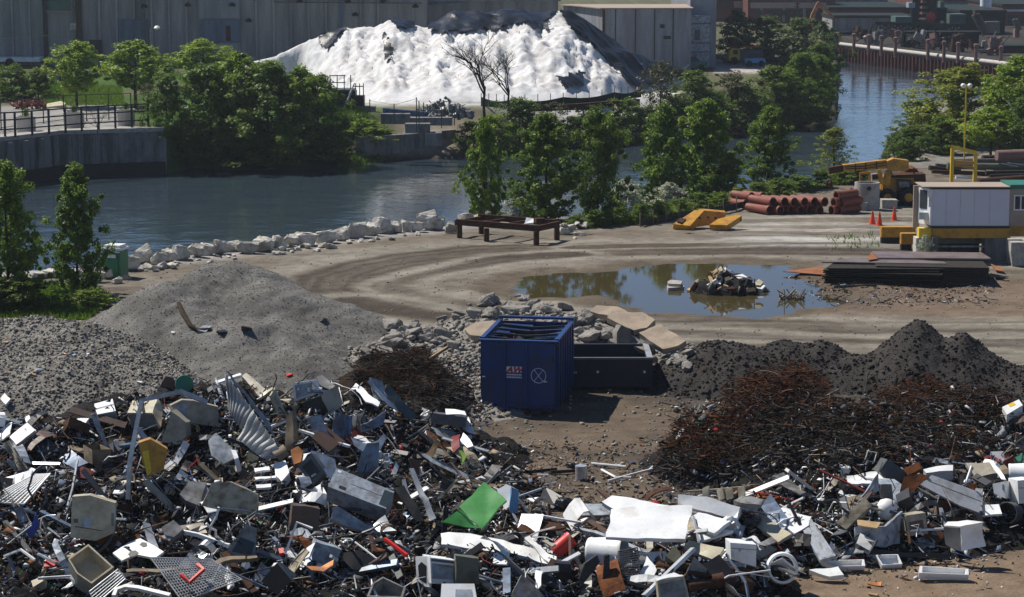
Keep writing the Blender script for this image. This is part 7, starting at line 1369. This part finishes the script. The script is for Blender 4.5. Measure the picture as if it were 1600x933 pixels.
Z('television', 'television', 'old black television', poly('1164,788 1190,787 1186,802 1163,801'), 'F', .5, 'black', .35, extra=[('screen', poly('1166,790 1186,790 1183,799 1165,799'), .01, .02, 'bluegrey')])
Z('metal_sheet', 'metal sheet', 'brown top of the black television', poly('1147,782 1160,776 1194,779 1190,787 1164,788'), 'L', .1, 'grey', .8)
Z('metal_sheet', 'metal sheet', 'pale yellow cream panel', poly('1167,812 1190,803 1236,834 1216,846'), 'L', .12, 'cream', .45)
drum('water_tank', 'tank', 'white drum with open end', 949, 866, .40, .85, (1, -.35, .12), 'white', .35, True)
Z('metal_post', 'post', 'white door post in front of the big sheet', poly('951,840 957,814 962,813 957,843'), 'FL', .08, 'bluegrey', .4)
drum('fuel_can', 'can', 'red cylindrical canister', 880, 852, .19, .55, (.7, .2, .55), 'red', .4)
Z('broken_chair', 'chair', 'black plastic chair shell', poly('905,905 914,882 932,869 936,880 918,905 912,912'), 'F', .12, 'black', .5); Z('broken_chair', 'chair', 'black chair back post', poly('942,905 946,868 953,866 953,900'), 'F', .15, 'black', .4)
Z('metal_sheet', 'metal sheet', 'cream white bent panel', poly('1067,858 1076,845 1130,857 1121,875'), 'L', .08, 'cream', .5)
Z('refrigerator', 'refrigerator', 'small white refrigerator with open top', poly('1141,848 1182,851 1181,886 1142,874'), (.1, -1, .08), .6, 'white', .4, extra=[('door_seam', poly('1141.5,856 1181.8,859 1181.8,860 1141.5,857'), .006, .012, 'grey'), ('handle', poly('1145,861 1147,861.2 1147,870 1145,869.6'), .03, .03, 'galv')])
tray('metal_tray', 'tray', 'white framed control panel', poly('1127,875 1166,880 1166,892 1126,888'), (0, -.7, .7), .1, 'white', .5)
Z('metal_sheet', 'metal sheet', 'narrow upright white sheet near the wire cage', poly('995,906 1011,868 1026,890 1022,906'), 'L', .06, 'white', .4); Z('metal_sheet', 'metal sheet', 'flat white sheet behind the wire cage', poly('993,864 1042,862 1053,882 1020,884 1012,868'), 'L', .06, 'white', .35)
Z('board', 'board', 'olive brown wedge block', poly('1040,869 1054,852 1071,878 1062,884'), 'U', .2, 'olive', .4)
grate('wire_mesh', 'mesh', 'dark wire basket beside the white drum', poly('966,862 996,856 1000,900 968,900'), 'U', 12, 12, .010, 'dgrey', .4)
for a, rad, l in (('1013,882 1060,885 1110,890 1178,894', .10, 'upper long rusty pipe'), ('1075,918 1110,912 1165,901', .11, 'lower knotted rusty pipe'), ('1078,896 1120,902 1160,912', .07, 'thin rusty pipe between the rusty pipes')): rod('rusty_pipe', 'pipe', l, poly(a), rad, 'darkrust', .3, 10)
drum('pipe_joint', 'pipe joint', 'rusty pipe joint collar', 1123, 907, .16, .25, (1, 0, .2), 'darkrust', .35); drum('pipe_joint', 'pipe joint', 'rusty elbow collar at the right pipe end', 1164, 914, .2, .3, (1, .2, -.3), 'darkrust', .3)
Z('speaker_cabinet', 'cabinet', 'dark fronted cabinet with cream rim', poly('1027,909 1069,900 1078,938 1030,940'), (.05, -1, .2), .4, 'cream', .3, extra=[('dark_front', poly('1030,913 1067,905 1074,936 1033,938'), .008, .015, 'grey')])
Z('metal_sheet', 'metal sheet', 'cream top of the dark fronted cabinet', poly('1025,905 1054,896 1067,899 1028,909'), 'L', .1, 'white', .7)
Z('metal_sheet', 'metal sheet', 'curved brown rusty sheet', poly('805,828 818,814 838,805 868,815 881,826 850,829 820,833'), 'L', .06, 'darkrust', .4)
bm_ = rock_mesh(91, (1, .7, .5), 30)
for l, u, v, s, mk in (('black padded car seat shell', 884, 788, (.75, .6, .75), 'black'), ('small round black dome', 894, 728, (.48, .45, .40), 'black'), ('brown car seat cushion', 862, 778, (.6, .5, .5), 'brown')):
    me_ = bm_.copy(); me_.materials.clear(); me_.materials.append(MATS[mk]); finish(me_, 180); p = PH(u, v, .12); o = link(bpy.data.objects.new('seat_cushion', me_)); o.location = tuple(p); o.scale = s; o.rotation_euler = (0, .3, 1); tag(o, l+SUFFIX[3 if v > 740 else 2], 'seat'); mark(l, p)
Z('metal_sheet', 'metal sheet', 'plain blue panel at the heap corner', poly('798,762 811,766 810,800 798,802'), 'F', .1, 'skyblue', .3); Z('monitor', 'monitor', 'grey monitor at the bottom edge', poly('801,924 815,897 851,931 846,942 805,940'), (.1, -.85, .5), .4, 'grey', .4)  # corner panel is sky blue in its own colour
Z('metal_sheet', 'metal sheet', 'white slanted rectangular panel', poly('1322,743 1374,735 1386,752 1326,757'), 'L', .08, 'white', .4)
Z('cabinet', 'cabinet', 'black boxy cabinet', poly('1374,737 1388,717 1416,738 1408,753 1382,752'), 'F', .6, 'dgrey', .3)
Z('metal_sheet', 'metal sheet', 'rusty folded plate', poly('1404,776 1412,744 1440,741 1450,746 1420,779'), (-.2, -.9, .4), .06, 'rust', .3); Z('metal_sheet', 'metal sheet', 'rusty beam top', poly('1410,734 1436,722 1441,732 1416,743'), 'U', .2, 'rust', .5)
Z('garage_door', 'door', 'dented silver sectional door', poly('1438,757 1456,742 1536,771 1530,801 1500,790'), (.05, -.6, .8), .06, 'galv', .6, extra=[('section_line', poly('1450,750 1533,783 1533,784 1449.5,751.3'), .006, .01, 'dgrey'), ('section_line', poly('1466,748 1492,787 1493,787 1467.5,748'), .006, .01, 'grey')])
Z('metal_sheet', 'metal sheet', 'dark lower leaf of the sectional door', poly('1436,762 1500,791 1482,800 1452,778'), 'U', .05, 'grey', .3)
Z('appliance', 'appliance', 'white curved housing on the right heap', poly('1443,734 1462,729 1489,727 1490,735 1447,739'), 'L', .3, 'white', .45); Z('metal_sheet', 'metal sheet', 'large beige panel at upper right', poly('1509,723 1545,721 1567,746 1528,750'), 'L', .1, 'beige', .5); Z('metal_sheet', 'metal sheet', 'white edge of the beige panel', poly('1546,722 1552,722 1574,748 1566,749'), 'LL', .06, 'white', .5)
drum('water_tank', 'tank', 'white rounded tank at the right edge', 1592, 742, .3, .5, (1, -.2, .1), 'white', .3); drum('bucket', 'bucket', 'white plastic bucket near the rusty wire', 1319, 738, .16, .34, (.1, -.1, 1), 'white', .16)
p = PH(1386, 796, .28); m = MB(); m.lathe([(.05, -.27), (.18, -.22), (.26, -.08), (.26, .08), (.18, .22), (.05, .27)], p, 20); tag(m.build('gas_bottle', 'white', smooth=60), 'round white gas bottle in the open metal box', 'gas bottle'); mark('round white gas bottle', p)
Z('metal_box', 'box', 'open blue white metal box', poly('1336,823 1384,822 1384,856 1336,847'), (.05, -1, .05), .08, 'bluegrey', .3); Z('metal_sheet', 'metal sheet', 'right side of the open metal box', poly('1384.5,822 1411,800 1405,848 1384.5,856'), (.75, -.65, .05), .06, 'bluegrey', .3); Z('cardboard', 'cardboard', 'torn cardboard in the open metal box', poly('1340,812 1375,815 1369,823 1340,821'), 'L', .03, 'cardboard', .9)
Z('air_conditioner', 'air conditioner', 'white condenser box with fan', poly('1500.5,820 1537,817 1538,855 1501.5,862'), (.2, -1, .05), .1, 'white', .4); p_ = piece('metal_sheet', 'metal sheet', 'dark fan side of the condenser box', poly('1475,821 1500,820 1501,862 1476,852'), (-.75, -.65, .05), .08, 'dgrey', .4)
Z('metal_sheet', 'metal sheet', 'white lid of the condenser box', poly('1474,819 1500,822 1537,817 1510,813 1480,814'), 'L', .04, 'white', 1.05)
p = PH(1490, 850, .42); m = MB(); m.lathe([(.05, 0), (.19, .02), (.19, .05), (.15, .05)], p, 18, from_z((-.75, -.65, .05))); tag(m.build('fan_rotor', 'black'), 'black fan on the condenser box side', 'fan')
Z('cabinet', 'cabinet', 'grey beige small cabinet', poly('1415,806 1446,801 1450,834 1418,838'), 'F', .4, 'beige', .3, extra=[('dark_window', poly('1420,816 1442,812 1444,826 1422,829'), .006, .012, 'brown')])
tray('metal_tray', 'tray', 'small white tray on bare soil', poly('1368,867 1403,866 1410,881 1378,883'), (0, -.55, .83), .15, 'white', .12, rest=' in front of the right heap'); tray('metal_tray', 'tray', 'long white trough on bare soil', poly('1437,884 1513,889 1514,898 1436,895'), (0, -.5, .86), .2, 'white', .2, rest=' at the lower right'); tray('metal_tray', 'tray', 'long white trough beside the cabinets', poly('1283,876 1350,874 1352,884 1302,885'), (0, -.5, .86), .15, 'white', .2)
Z('metal_sheet', 'metal sheet', 'white bent trough cover', poly('1264,891 1310,885 1319,896 1296,900'), 'L', .12, 'white', .2)
p = PH(1222, 888, .40); M_ = from_z((.1, -1, .25)); m = MB(); m.lathe([(.30, -.08), (.37, -.08), (.38, 0), (.35, .10), (.30, .10), (.29, 0), (.30, -.08)], p, 28, M_, False); tag(m.build('drum_ring', 'white', smooth=50), 'round cream washer drum ring standing upright', 'ring'); mark('round cream drum ring', p)
Z('light_fixture', 'light fixture', 'long louvred light fixture', poly('1247,815 1268,811 1306,868 1281,875'), 'L', .1, 'bluegrey', .4, extra=[('lens', poly('1252,816 1258,815 1291,870 1284,872'), .008, .012, 'galv'), ('lens', poly('1261,814 1266,813 1302,867 1296,869'), .008, .012, 'galv')])
Z('metal_sheet', 'metal sheet', 'broad white crossed sheet', poly('1200,798 1225,795 1268,808 1262,822 1240,834 1222,815'), 'L', .06, 'white', .4); Z('metal_sheet', 'metal sheet', 'pale yellow corner sheet', poly('1196,822 1206,812 1236,838 1216,846'), 'L', .06, 'cream', .35)
Z('cabinet', 'cabinet', 'stained tan long cabinet', poly('1306,816 1352,778 1362,790 1322,826'), (-.1, -.85, .5), .4, 'stained', .35); Z('metal_sheet', 'metal sheet', 'slate triangle plate', poly('1345,777 1372,740 1374,768 1352,777'), 'F', .04, 'bluegrey', .4); Z('metal_sheet', 'metal sheet', 'grey plate right of the slate triangle', poly('1376,756 1392,756 1396,784 1378,780'), 'F', .05, 'dgrey', .3)
Z('refrigerator', 'refrigerator', 'narrow white refrigerator at the right edge', poly('1551,756 1570,752 1571,779 1553,771'), 'FL', .5, 'white', .4, extra=[('handle', poly('1566,757 1567.5,756.7 1567.5,766 1566,765.6'), .03, .03, 'grey')]); Z('refrigerator', 'refrigerator', 'white refrigerator cut by the right edge', poly('1590,751 1612,749 1612,786 1592,787'), 'F', .6, 'white', .4, extra=[('door_seam', poly('1590.5,762 1611,762 1611,763 1590.5,763'), .006, .012, 'grey')])
Z('metal_sheet', 'metal sheet', 'white square sheet near the dark bucket', poly('1534,790 1562,787 1566,803 1538,806'), 'L', .06, 'white', .35); drum('bucket', 'bucket', 'dark open bucket on its side', 1578, 801, .27, .6, (-.5, -.9, .2), 'dgrey', .25, True)
Z('steel_beam', 'beam', 'long black beam on the ground', poly('1350,859 1485,865 1485,873 1350,866'), (0, -.9, .4), .15, 'black', .15); Z('board', 'board', 'small orange brown board on bare soil', poly('1353,906 1378,910 1377,915 1355,911'), 'L', .04, 'copper', .05); Z('board', 'board', 'pale wooden offcut on bare soil', poly('1357,926 1374,927 1372,930 1357,928'), 'L', .04, 'wood', .05)
rodp('stacking_chair', 'chair', 'bare white chair frame', poly('1352,735 1354,720 1366,722 1370,707 1356,705 1352,718'), 'F', .02, 'white', .2); 
p = PH(1452, 730, .3); m = MB(); m.lathe([(.16, -.09), (.29, -.1), (.32, 0), (.29, .1), (.16, .09), (.15, 0), (.16, -.09)], p, 24, from_z((-.2, -.7, .7)), False); tag(m.build('tyre', 'rubber', smooth=60), 'worn black tyre on top of the right heap', 'tyre'); mark('worn black tyre', p)
Z('metal_sheet', 'metal sheet', 'red brown sheet at upper right', poly('1535,713 1556,710 1567,715 1560,722 1542,720'), 'L', .05, 'dred', .4); Z('metal_sheet', 'metal sheet', 'dark red pointed sheet', poly('1568,722 1584,711 1588,729 1576,731'), 'F', .05, 'dred', .4); Z('metal_sheet', 'metal sheet', 'green object at the right edge', poly('1585,714 1606,704 1606,722 1592,722'), 'L', .2, 'dgreen', .3)
Z('appliance', 'appliance', 'white hatch box with yellow label', poly('1566,636 1592,624 1598,633 1573,648'), 'L', .3, 'white', .5, extra=[('label_patch', poly('1575,632 1584,628 1587,632 1578,636'), .008, .012, 'brightyellow')]); Z('metal_sheet', 'metal sheet', 'brown sheet below the hatch box', poly('1576,655 1610,645 1612,658 1586,662'), 'L', .05, 'brown', .3)
Z('metal_sheet', 'metal sheet', 'slim upright white panel', poly('1048,698 1063,669 1069,671 1054,700'), (-.4, -.8, .5), .05, 'white', .15, rest=' at the left end of the rusty wire'); drum('bucket', 'bucket', 'galvanised bucket', 908, 739, .165, .42, (0, 0, 1), 'galv', .2, rest=' standing on bare soil')
for a, l in (('924,724 978,729', 'upper'), ('940,734 962,746 986,746', 'middle'), ('950,752 985,742 1020,733', 'lower'), ('800,727 812,735', 'short left')): rod('frame_tube', 'frame', l+' white frame tube on bare soil', poly(a), .035, 'white', .08, rest=' left of the rusty wire')
for a, l in (('755,750 790,738', 'black'), ('822,738 870,733', 'dark'), ('860,738 905,735', 'long dark')): rod('bar', 'bar', l+' bar lying behind the heap corner', poly(a), .05, 'deadbark', .08, rest='')
rodp('frame_tube', 'frame', 'bent white chair tube at the heap corner', poly('840,742 856,742 860,750 858,762'), 'F', .03, 'white', .4); rodp('frame_tube', 'frame', 'slanted white pole near the brown sheet', poly('835,804 880,812 910,817'), 'L', .035, 'white', .4); rodp('frame_tube', 'frame', 'thin upright white pole near the brown sheet', poly('844,798 846,783'), 'F', .03, 'white', .4)
Z('board', 'board', 'whitish plank left of the red canister', poly('820,841 828,838 862,868 858,880'), 'L', .06, 'white', .4); Z('board', 'board', 'upper whitish plank by the red canister', poly('845,845 852,843 868,852 862,856'), 'L', .05, 'beige', .4)
Z('steel_beam', 'beam', 'light long pole under the big sheet', poly('897,823 902,821 1018,861 1014,865'), 'L', .08, 'bluegrey', .35)
# ------------------------------------------------------------------ smaller countable scrap strewn over the heaps
rs = random.Random(31)
def in_left():
    while True:
        u, v = rs.uniform(-10, 860), rs.uniform(610, 935); top = np.interp(u, [-10, 100, 200, 300, 600, 700, 760, 830, 860], [668, 665, 630, 615, 625, 668, 705, 748, 800])
        if v > top: return u, v
def in_right():
    while True:
        u, v = rs.uniform(780, 1605), rs.uniform(725, 932); top = np.interp(u, [780, 860, 940, 1060, 1180, 1320, 1400, 1500, 1605], [840, 835, 800, 780, 775, 755, 735, 720, 705]); bot = np.interp(u, [780, 1150, 1230, 1330, 1450, 1540, 1605], [935, 935, 900, 870, 862, 845, 800])
        if top < v < bot: return u, v
WC = [('white', 'white', 17), ('bluegrey', 'blue grey', 9), ('grey', 'grey', 6), ('dgrey', 'dark grey', 12), ('black', 'black', 20), ('galv', 'shiny metal', 8), ('beige', 'beige', 4), ('cream', 'cream', 4), ('steelblue', 'dull blue', 8), ('brown', 'brown', 6), ('darkrust', 'dark rusty', 7), ('rust', 'rusty', 3), ('oldwood', 'wooden', 4), ('dred', 'dark red', 1), ('red', 'red', 1), ('olive', 'olive', 2), ('stained', 'stained', 2)]
def pick(white=1.0):
    w = [c*(white if k == 'white' else 1) for k, _, c in WC]; return rs.choices(WC, w)[0]
def stray(kind, u, v, white, grp):
    p = PH(u, v); mk, cn, _ = pick(white); n = hnormal(p[0], p[1]); m = MB(); s = rs.uniform(.25, .8); big = 'large' if s > .55 else 'small'
    Rm = from_z(n+np.array([rs.gauss(0, .45), rs.gauss(-.1, .45), rs.uniform(0, .5)])) @ rotm(0, 0, rs.uniform(0, 6.28)); c = p+n*rs.uniform(.04, .40)
    if kind == 'sheet':
        nx = 5; w_, l_ = s*rs.choice([.25, .35, .5, .7, .9]), s*rs.uniform(.9, 2.0); bend = rs.gauss(0, .30)*s; tw = rs.gauss(0, .40)*s; V = []
        for j in range(2):
            for i in range(nx+1):
                x = (i/nx-.5)*l_; V += [c+Rm @ np.array([x, (k-.5)*w_, bend*math.cos(x/l_*3.1)+tw*(x/l_)*(k-.5)+rs.gauss(0, .008)-j*.025]) for k in (0, 1)]
        N2 = 2*(nx+1); f = [(2*i, 2*i+2, 2*i+3, 2*i+1) for i in range(nx)]+[(N2+2*i, N2+2*i+1, N2+2*i+3, N2+2*i+2) for i in range(nx)]+[(2*i, N2+2*i, N2+2*i+2, 2*i+2) for i in range(nx)]+[(2*i+1, 2*i+3, N2+2*i+3, N2+2*i+1) for i in range(nx)]
        m.add(V, f); o = m.build('metal_sheet', mk); cat = 'metal sheet'; d = ('bent ' if abs(bend) > .08 else 'flat ')
    elif kind == 'box':
        m.box(c, (s*rs.uniform(.6, 1.1), s*rs.uniform(.5, .8), s*rs.uniform(.3, .6)), Rm); m.v = [(x+rs.gauss(0, .02), y+rs.gauss(0, .02), z+rs.gauss(0, .02)) for x, y, z in m.v]; m.f.pop(rs.randrange(6)); m.m.pop(); o = m.build('scrap_box', mk); cat = 'box'; d = 'crushed '
    elif kind == 'rod':
        d3 = Rm @ np.array([1, 0, 0]); L = rs.uniform(.7, 2.0); r_ = rs.choice([.012, .016, .022, .035]); k = rs.gauss(0, .1); m.tube([c-d3*L/2, c+Rm @ np.array([0, k, abs(k)]), c+d3*L/2], r_, 5); o = m.build('metal_rod', mk); cat = 'rod'; d = 'bent ' if abs(k) > .08 else 'straight '; big = 'long' if L > 1.3 else 'short'
    elif kind == 'board':
        L = rs.uniform(.7, 1.8); m.box(c+n*.05, (L, rs.uniform(.07, .2), rs.uniform(.03, .09)), Rm); o = m.build('strip', mk); cat = 'strip'; d = 'narrow '; big = 'long' if L > 1.2 else 'short'
    else:
        L = rs.uniform(.9, 2.2); pts = [c]; d3 = Rm @ np.array([1, 0, 0])
        for k in range(9): d3 = d3+np.array([rs.gauss(0, .5), rs.gauss(0, .5), rs.gauss(0, .25)]); d3 /= np.linalg.norm(d3); q = pts[-1]+d3*L/9; q[2] = max(q[2], H(q[0], q[1])+.02); pts.append(q)
        m.tube(pts, rs.choice([.012, .018, .03]), 5); o = m.build('cable', mk if mk in ('black', 'dgrey', 'white', 'galv', 'darkrust') else 'black'); cn = cn if mk in ('black', 'dgrey', 'white', 'galv', 'darkrust') else 'black'; cat = 'cable'; d = 'curled '; big = 'long' if L > 1.5 else 'short'
    o['category'] = cat; o['group'] = {'metal sheet': 'loose metal sheets', 'box': 'crushed boxes', 'rod': 'loose metal rods', 'strip': 'loose strips', 'cable': 'loose cables'}[cat]+' on the '+grp
    PEND.append((o, '%s %s%s %s' % (big, d, cn, cat), p))
for kind, nl, nr in (('sheet', 165, 100), ('box', 26, 16), ('rod', 165, 75), ('board', 75, 50), ('cable', 95, 40)):
    for _ in range(nl): stray(kind, *in_left(), .8, 'left heap')
    for _ in range(nr): stray(kind, *in_right(), 1.8, 'right heap')
# tiny fragments nobody could count
PALET = np.array([(.70,.71,.72),(.015,.015,.017),(.02,.02,.02),(.10,.10,.105),(.30,.31,.32),(.16,.20,.28),(.42,.44,.46),(.09,.055,.04),(.16,.07,.03),(.36,.31,.22),(.25,.20,.14),(.35,.03,.03),(.04,.08,.25),(.05,.20,.08)]); PW = np.array([9,30,22,13,4,6,5,10,6,2.5,4,.6,.7,.4]); PW = PW/PW.sum()
def litter(name, label, sampler, n, seed, smin=.04, smax=.32, lift=.12, white=1.0):
    g = np.random.default_rng(seed); xy = np.array([PH(*sampler())[:2] for _ in range(min(n, 900))]); k = g.integers(0, len(xy), n); x = xy[k, 0]+g.normal(0, .28, n); y = xy[k, 1]+g.normal(0, .40, n); z = H(x, y)+g.random(n)**2*lift
    e = .2; nr = np.stack([H(x-e, y)-H(x+e, y), H(x, y-e)-H(x, y+e), np.full(n, 2*e)], -1); nr += g.normal(0, .35, (n, 3))*.5; nr /= np.linalg.norm(nr, axis=1)[:, None]
    a = np.cross(nr, g.normal(0, 1, (n, 3))); a /= np.linalg.norm(a, axis=1)[:, None]; b = np.cross(nr, a); L = smin*(smax/smin)**g.random(n); rod = g.random(n) < .6
    L = np.where(rod, L*2.4, L); W = np.where(rod, g.uniform(.008, .022, n), L*g.uniform(.3, .9, n)); T = np.where(rod, W, g.uniform(.008, .05, n)); c = np.stack([x, y, z+.02], -1)
    cs = np.array([(-1,-1,-1),(1,-1,-1),(1,1,-1),(-1,1,-1),(-1,-1,1),(1,-1,1),(1,1,1),(-1,1,1)])*.5
    V = c[:, None]+a[:, None]*(cs[None, :, 0:1]*L[:, None, None])+b[:, None]*(cs[None, :, 1:2]*W[:, None, None])+nr[:, None]*(cs[None, :, 2:3]*T[:, None, None]); V += g.normal(0, .06, V.shape)*np.minimum(L, .2)[:, None, None]*.5
    f = np.array([(0,3,2,1),(4,5,6,7),(0,1,5,4),(1,2,6,5),(2,3,7,6),(3,0,4,7)])[None]+(np.arange(n)*8)[:, None, None]; pw = PW.copy(); pw[0] *= white; pw /= pw.sum(); col = PALET[g.choice(len(PALET), n, p=pw)]*g.uniform(.7, 1.15, (n, 1))
    me = npmesh(name, V.reshape(-1, 3), f.reshape(-1, 4), 'litter', attr=np.repeat(np.clip(col, 0, .8), 8, 0)); tag(link(bpy.data.objects.new(name, me)), label, 'litter', kind='stuff')
litter('scrap_litter', 'dense small metal fragments covering the left scrap heap', in_left, 13000, 5, lift=.3)
litter('scrap_litter', 'dense small metal fragments covering the right scrap heap', in_right, 7000, 6, lift=.22, white=1.8)
litter('scrap_litter', 'thin scatter of fragments on soil left of the rusty wire', lambda: (rs.uniform(760, 1080), rs.uniform(690, 790)), 1300, 7, .02, .14, .01)
litter('scrap_litter', 'small white chips scattered on the soil at lower right', lambda: (rs.uniform(1290, 1560), rs.gauss(885, 14)), 350, 8, .015, .10, .01, 5)
litter('scrap_litter', 'broken timber bits on the mud by the plate stacks', lambda: (rs.uniform(1225, 1560), rs.uniform(436, 478)), 900, 9, .03, .2, .01, .3)
litter('scrap_litter', 'stony rubbish strewn left of the blue container', lambda: (rs.uniform(640, 752), rs.uniform(555, 690)), 1500, 10, .04, .25, .04, .6)
litter('scrap_litter', 'scraps mixed into the rusty wire heaps', lambda: (rs.uniform(1060, 1600), rs.uniform(640, 745)), 4200, 11, .03, .30, .45, .8)
# ------------------------------------------------------------------ matted wire
def tangle(name, label, u, v, ru, rv, n, mk, seed, hgt=.35, rad=.007, size=.35):
    """one springy mat of curled wires over a patch of the heap"""
    g = np.random.default_rng(seed); ctr = PH(u, v); V = []; F = []; base = 0; pts0 = []
    for _ in range(80):
        a, r_ = g.uniform(0, 6.28), g.random()**.5; pts0.append(PH(u+ru*r_*math.cos(a), v+rv*r_*math.sin(a)))
    pts0 = np.array(pts0); S = 14; t = np.linspace(0, 1, S); MI = []; mix = {'wirerust': (.52, .30, .18), 'wirebrown': (.12, .60, .28), 'wiregrey': (.06, .24, .70)}[mk]
    for i in range(n):
        p = pts0[g.integers(0, 80)]+np.array([g.normal(0, .12), g.normal(0, .2), g.random()**1.5*hgt]); s = size*g.uniform(.4, 1.4); ph = g.uniform(0, 6.28, 6); q = g.uniform(1.5, 6.5, 3)*(1 if g.random() < .8 else .25); s = s*(1 if q[0] > 1.4 else 1.7); MI.append(int(g.choice(3, p=mix)))
        c = p+s*np.stack([np.sin(q[0]*t+ph[0])+.3*np.sin(11*t+ph[3]), np.sin(q[1]*t+ph[1])+.3*np.sin(9*t+ph[4]), .55*np.sin(q[2]*t+ph[2])], -1); c -= (c.mean(0)-p)
        c[:, 2] = np.maximum(c[:, 2], H(c[:, 0], c[:, 1])+.01); r_ = rad*g.choice([.6, .7, .8, 1.0, 1.3, 2.2, 3.4], p=[.2, .2, .2, .16, .12, .08, .04]); o3 = np.array([(0, 0, r_*1.4), (r_*1.2, 0, -r_*.7), (-r_*1.2, 0, -r_*.7)])
        V.append((c[:, None]+o3[None]).reshape(-1, 3)); j = np.arange(S-1)[:, None]*3+base
        for k in range(3): F.append(np.concatenate([j+k, j+(k+1) % 3, j+3+(k+1) % 3, j+3+k], 1))
        base += S*3
    me = npmesh(name, np.concatenate(V), np.concatenate(F), ['wirerust', 'wirebrown', 'wiregrey']); me.polygons.foreach_set('material_index', np.repeat(np.array(MI, np.int32), 3*(S-1))); o = link(bpy.data.objects.new(name, me)); tag(o, label, 'wire tangle', 'tangled wire heaps'); mark(' '.join(label.split()[:4]), ctr)
tangle('wire_tangle', 'dark brown fuzzy wire mat left of the blue container', 628, 592, 62, 36, 4200, 'wirebrown', 1, .28, .005, .28)
tangle('wire_tangle', 'blackish wire fringe at the right foot of the brown wire mat', 668, 622, 40, 24, 900, 'wiregrey', 2, .2)
for i, (u, v, ru, rv, n, mk, l) in enumerate(((1072,722,30,18,500,'wiregrey','low dark wire fringe at the lower left end of the heap'),(1092,695,38,34,900,'wirerust','bright rusty wire coil at the left end of the long wire heap'),(1130,712,44,26,700,'wirebrown','brown wire clump right of the rusty coil'),(1190,632,44,36,1100,'wirerust','rust red wire clump at the foot of the black heaps'),(1240,612,40,28,900,'wirerust','upper rusty wire clump highest in the heap'),(1250,660,50,30,900,'wiregrey','grey wire mat below the upper rusty clump'),(1310,672,50,30,900,'wirebrown','brown wire mat in the middle of the long heap'),(1325,706,50,26,900,'wiregrey','grey black wire dome near the white bucket'),(1390,660,48,30,550,'wirebrown','brown wire mat before the grey stony peak'),(1440,632,50,20,900,'wirerust','rust red wire band under the stony peak'),(1480,660,50,28,500,'wiregrey','grey wire mat under the rust red band'),(1530,640,46,24,420,'wirebrown','brown wire mat left of the white hatch box'),(1420,700,60,26,420,'wiregrey','dark wire mat behind the white slanted panel'),(1210,705,50,28,800,'wiregrey','dark wire mat with scraps at the lower left'),(1500,700,50,22,350,'wirebrown','brown wire mat above the worn tyre'),(1160,670,34,26,600,'wirerust','small rusty clump between the coil and the red clump'))):
    tangle('wire_tangle', l, u, v, ru, rv, n, mk, 10+i, .30)
for i, (u0, v0, u1, v1, mk, l) in enumerate(((1440,632,1480,672,'oldwood','long brown pole leaning on the wire mats'),(1352,612,1356,582,'beige','thin pale upright strip before the stony peak'),(1206,650,1228,692,'galv','left pale rod crossing the wire heap'),(1216,664,1250,658,'white','short white rod on the wire heap'),(1222,678,1244,674,'white','lower short white rod on the wire heap'),(1398,604,1402,590,'deadbark','dark stump post on the soil heap'),(1384,690,1408,688,'galv','flat shiny rod in the wire'),(1550,682,1600,700,'galv','shiny rod near the brown sheet'),(1588,700,1590,676,'clayplain','pinkish upright post at the right edge'),(1478,662,1492,640,'rust','rusty bent rod near the pole'))):
    a, b_ = PH(u0, v0, .15), PH(u1, v1, .15); m = MB()
    if v1 < v0: b_ = PY(u1, v1, a[1])
    m.tube([a, b_], .05 if 'pole' in l or 'post' in l else .025, 6); tag(m.build('pole', mk), l, 'pole', 'poles and rods in the wire'); mark(' '.join(l.split()[:5]), a)
# branch and rag lying on the gravel pile
m = MB(); m.tube([PH(u, v, .06) for u, v in ((279,474),(286,490),(297,508),(308,516),(330,514))], [.08, .10, .09, .07, .05], 7); tag(m.build('driftwood', 'bark', smooth=60), 'curved brown driftwood lying on the grey gravel pile', 'driftwood')
for u, v, l, mk, s in ((318,516,'grey folded sheet beside the driftwood on gravel','bluegrey',.5),(348,520,'dark ragged bundle below the driftwood on gravel','black',.35),(386,514,'dark stick on the right side of the gravel pile','bark',.5),(271,520,'small white bottle on the gravel pile','white',.16),(452,586,'small red rag at the gravel pile foot','red',.25),(505,500,'dark clod on the right ridge of the gravel pile','dgrey',.3),(60,578,'white paper scrap on the crushed stone heap','white',.25),(52,585,'tan paper scrap on the crushed stone heap','cardboard',.2),(115,556,'bluish plastic scrap on the crushed stone heap','skyblue',.2),(138,553,'small white scrap on the crushed stone heap','white',.12),(100,553,'orange scrap on the crushed stone heap','copper',.12),(218,597,'white lump at the crushed stone foot','white',.16),(10,535,'orange tinted stone at the left edge','wood',.2)):
    p = PH(u, v, .04); m = MB(); r2 = random.Random(int(u)); m.box(p, (s, s*.6, s*.3), rotm(r2.uniform(-.3, .3), r2.uniform(-.3, .3), r2.uniform(0, 3))); m.v = [(x+r2.gauss(0, s*.08), y+r2.gauss(0, s*.08), z+r2.gauss(0, s*.06)) for x, y, z in m.v]; tag(m.build('debris_scrap', mk), l, 'debris')
resolve_labels()
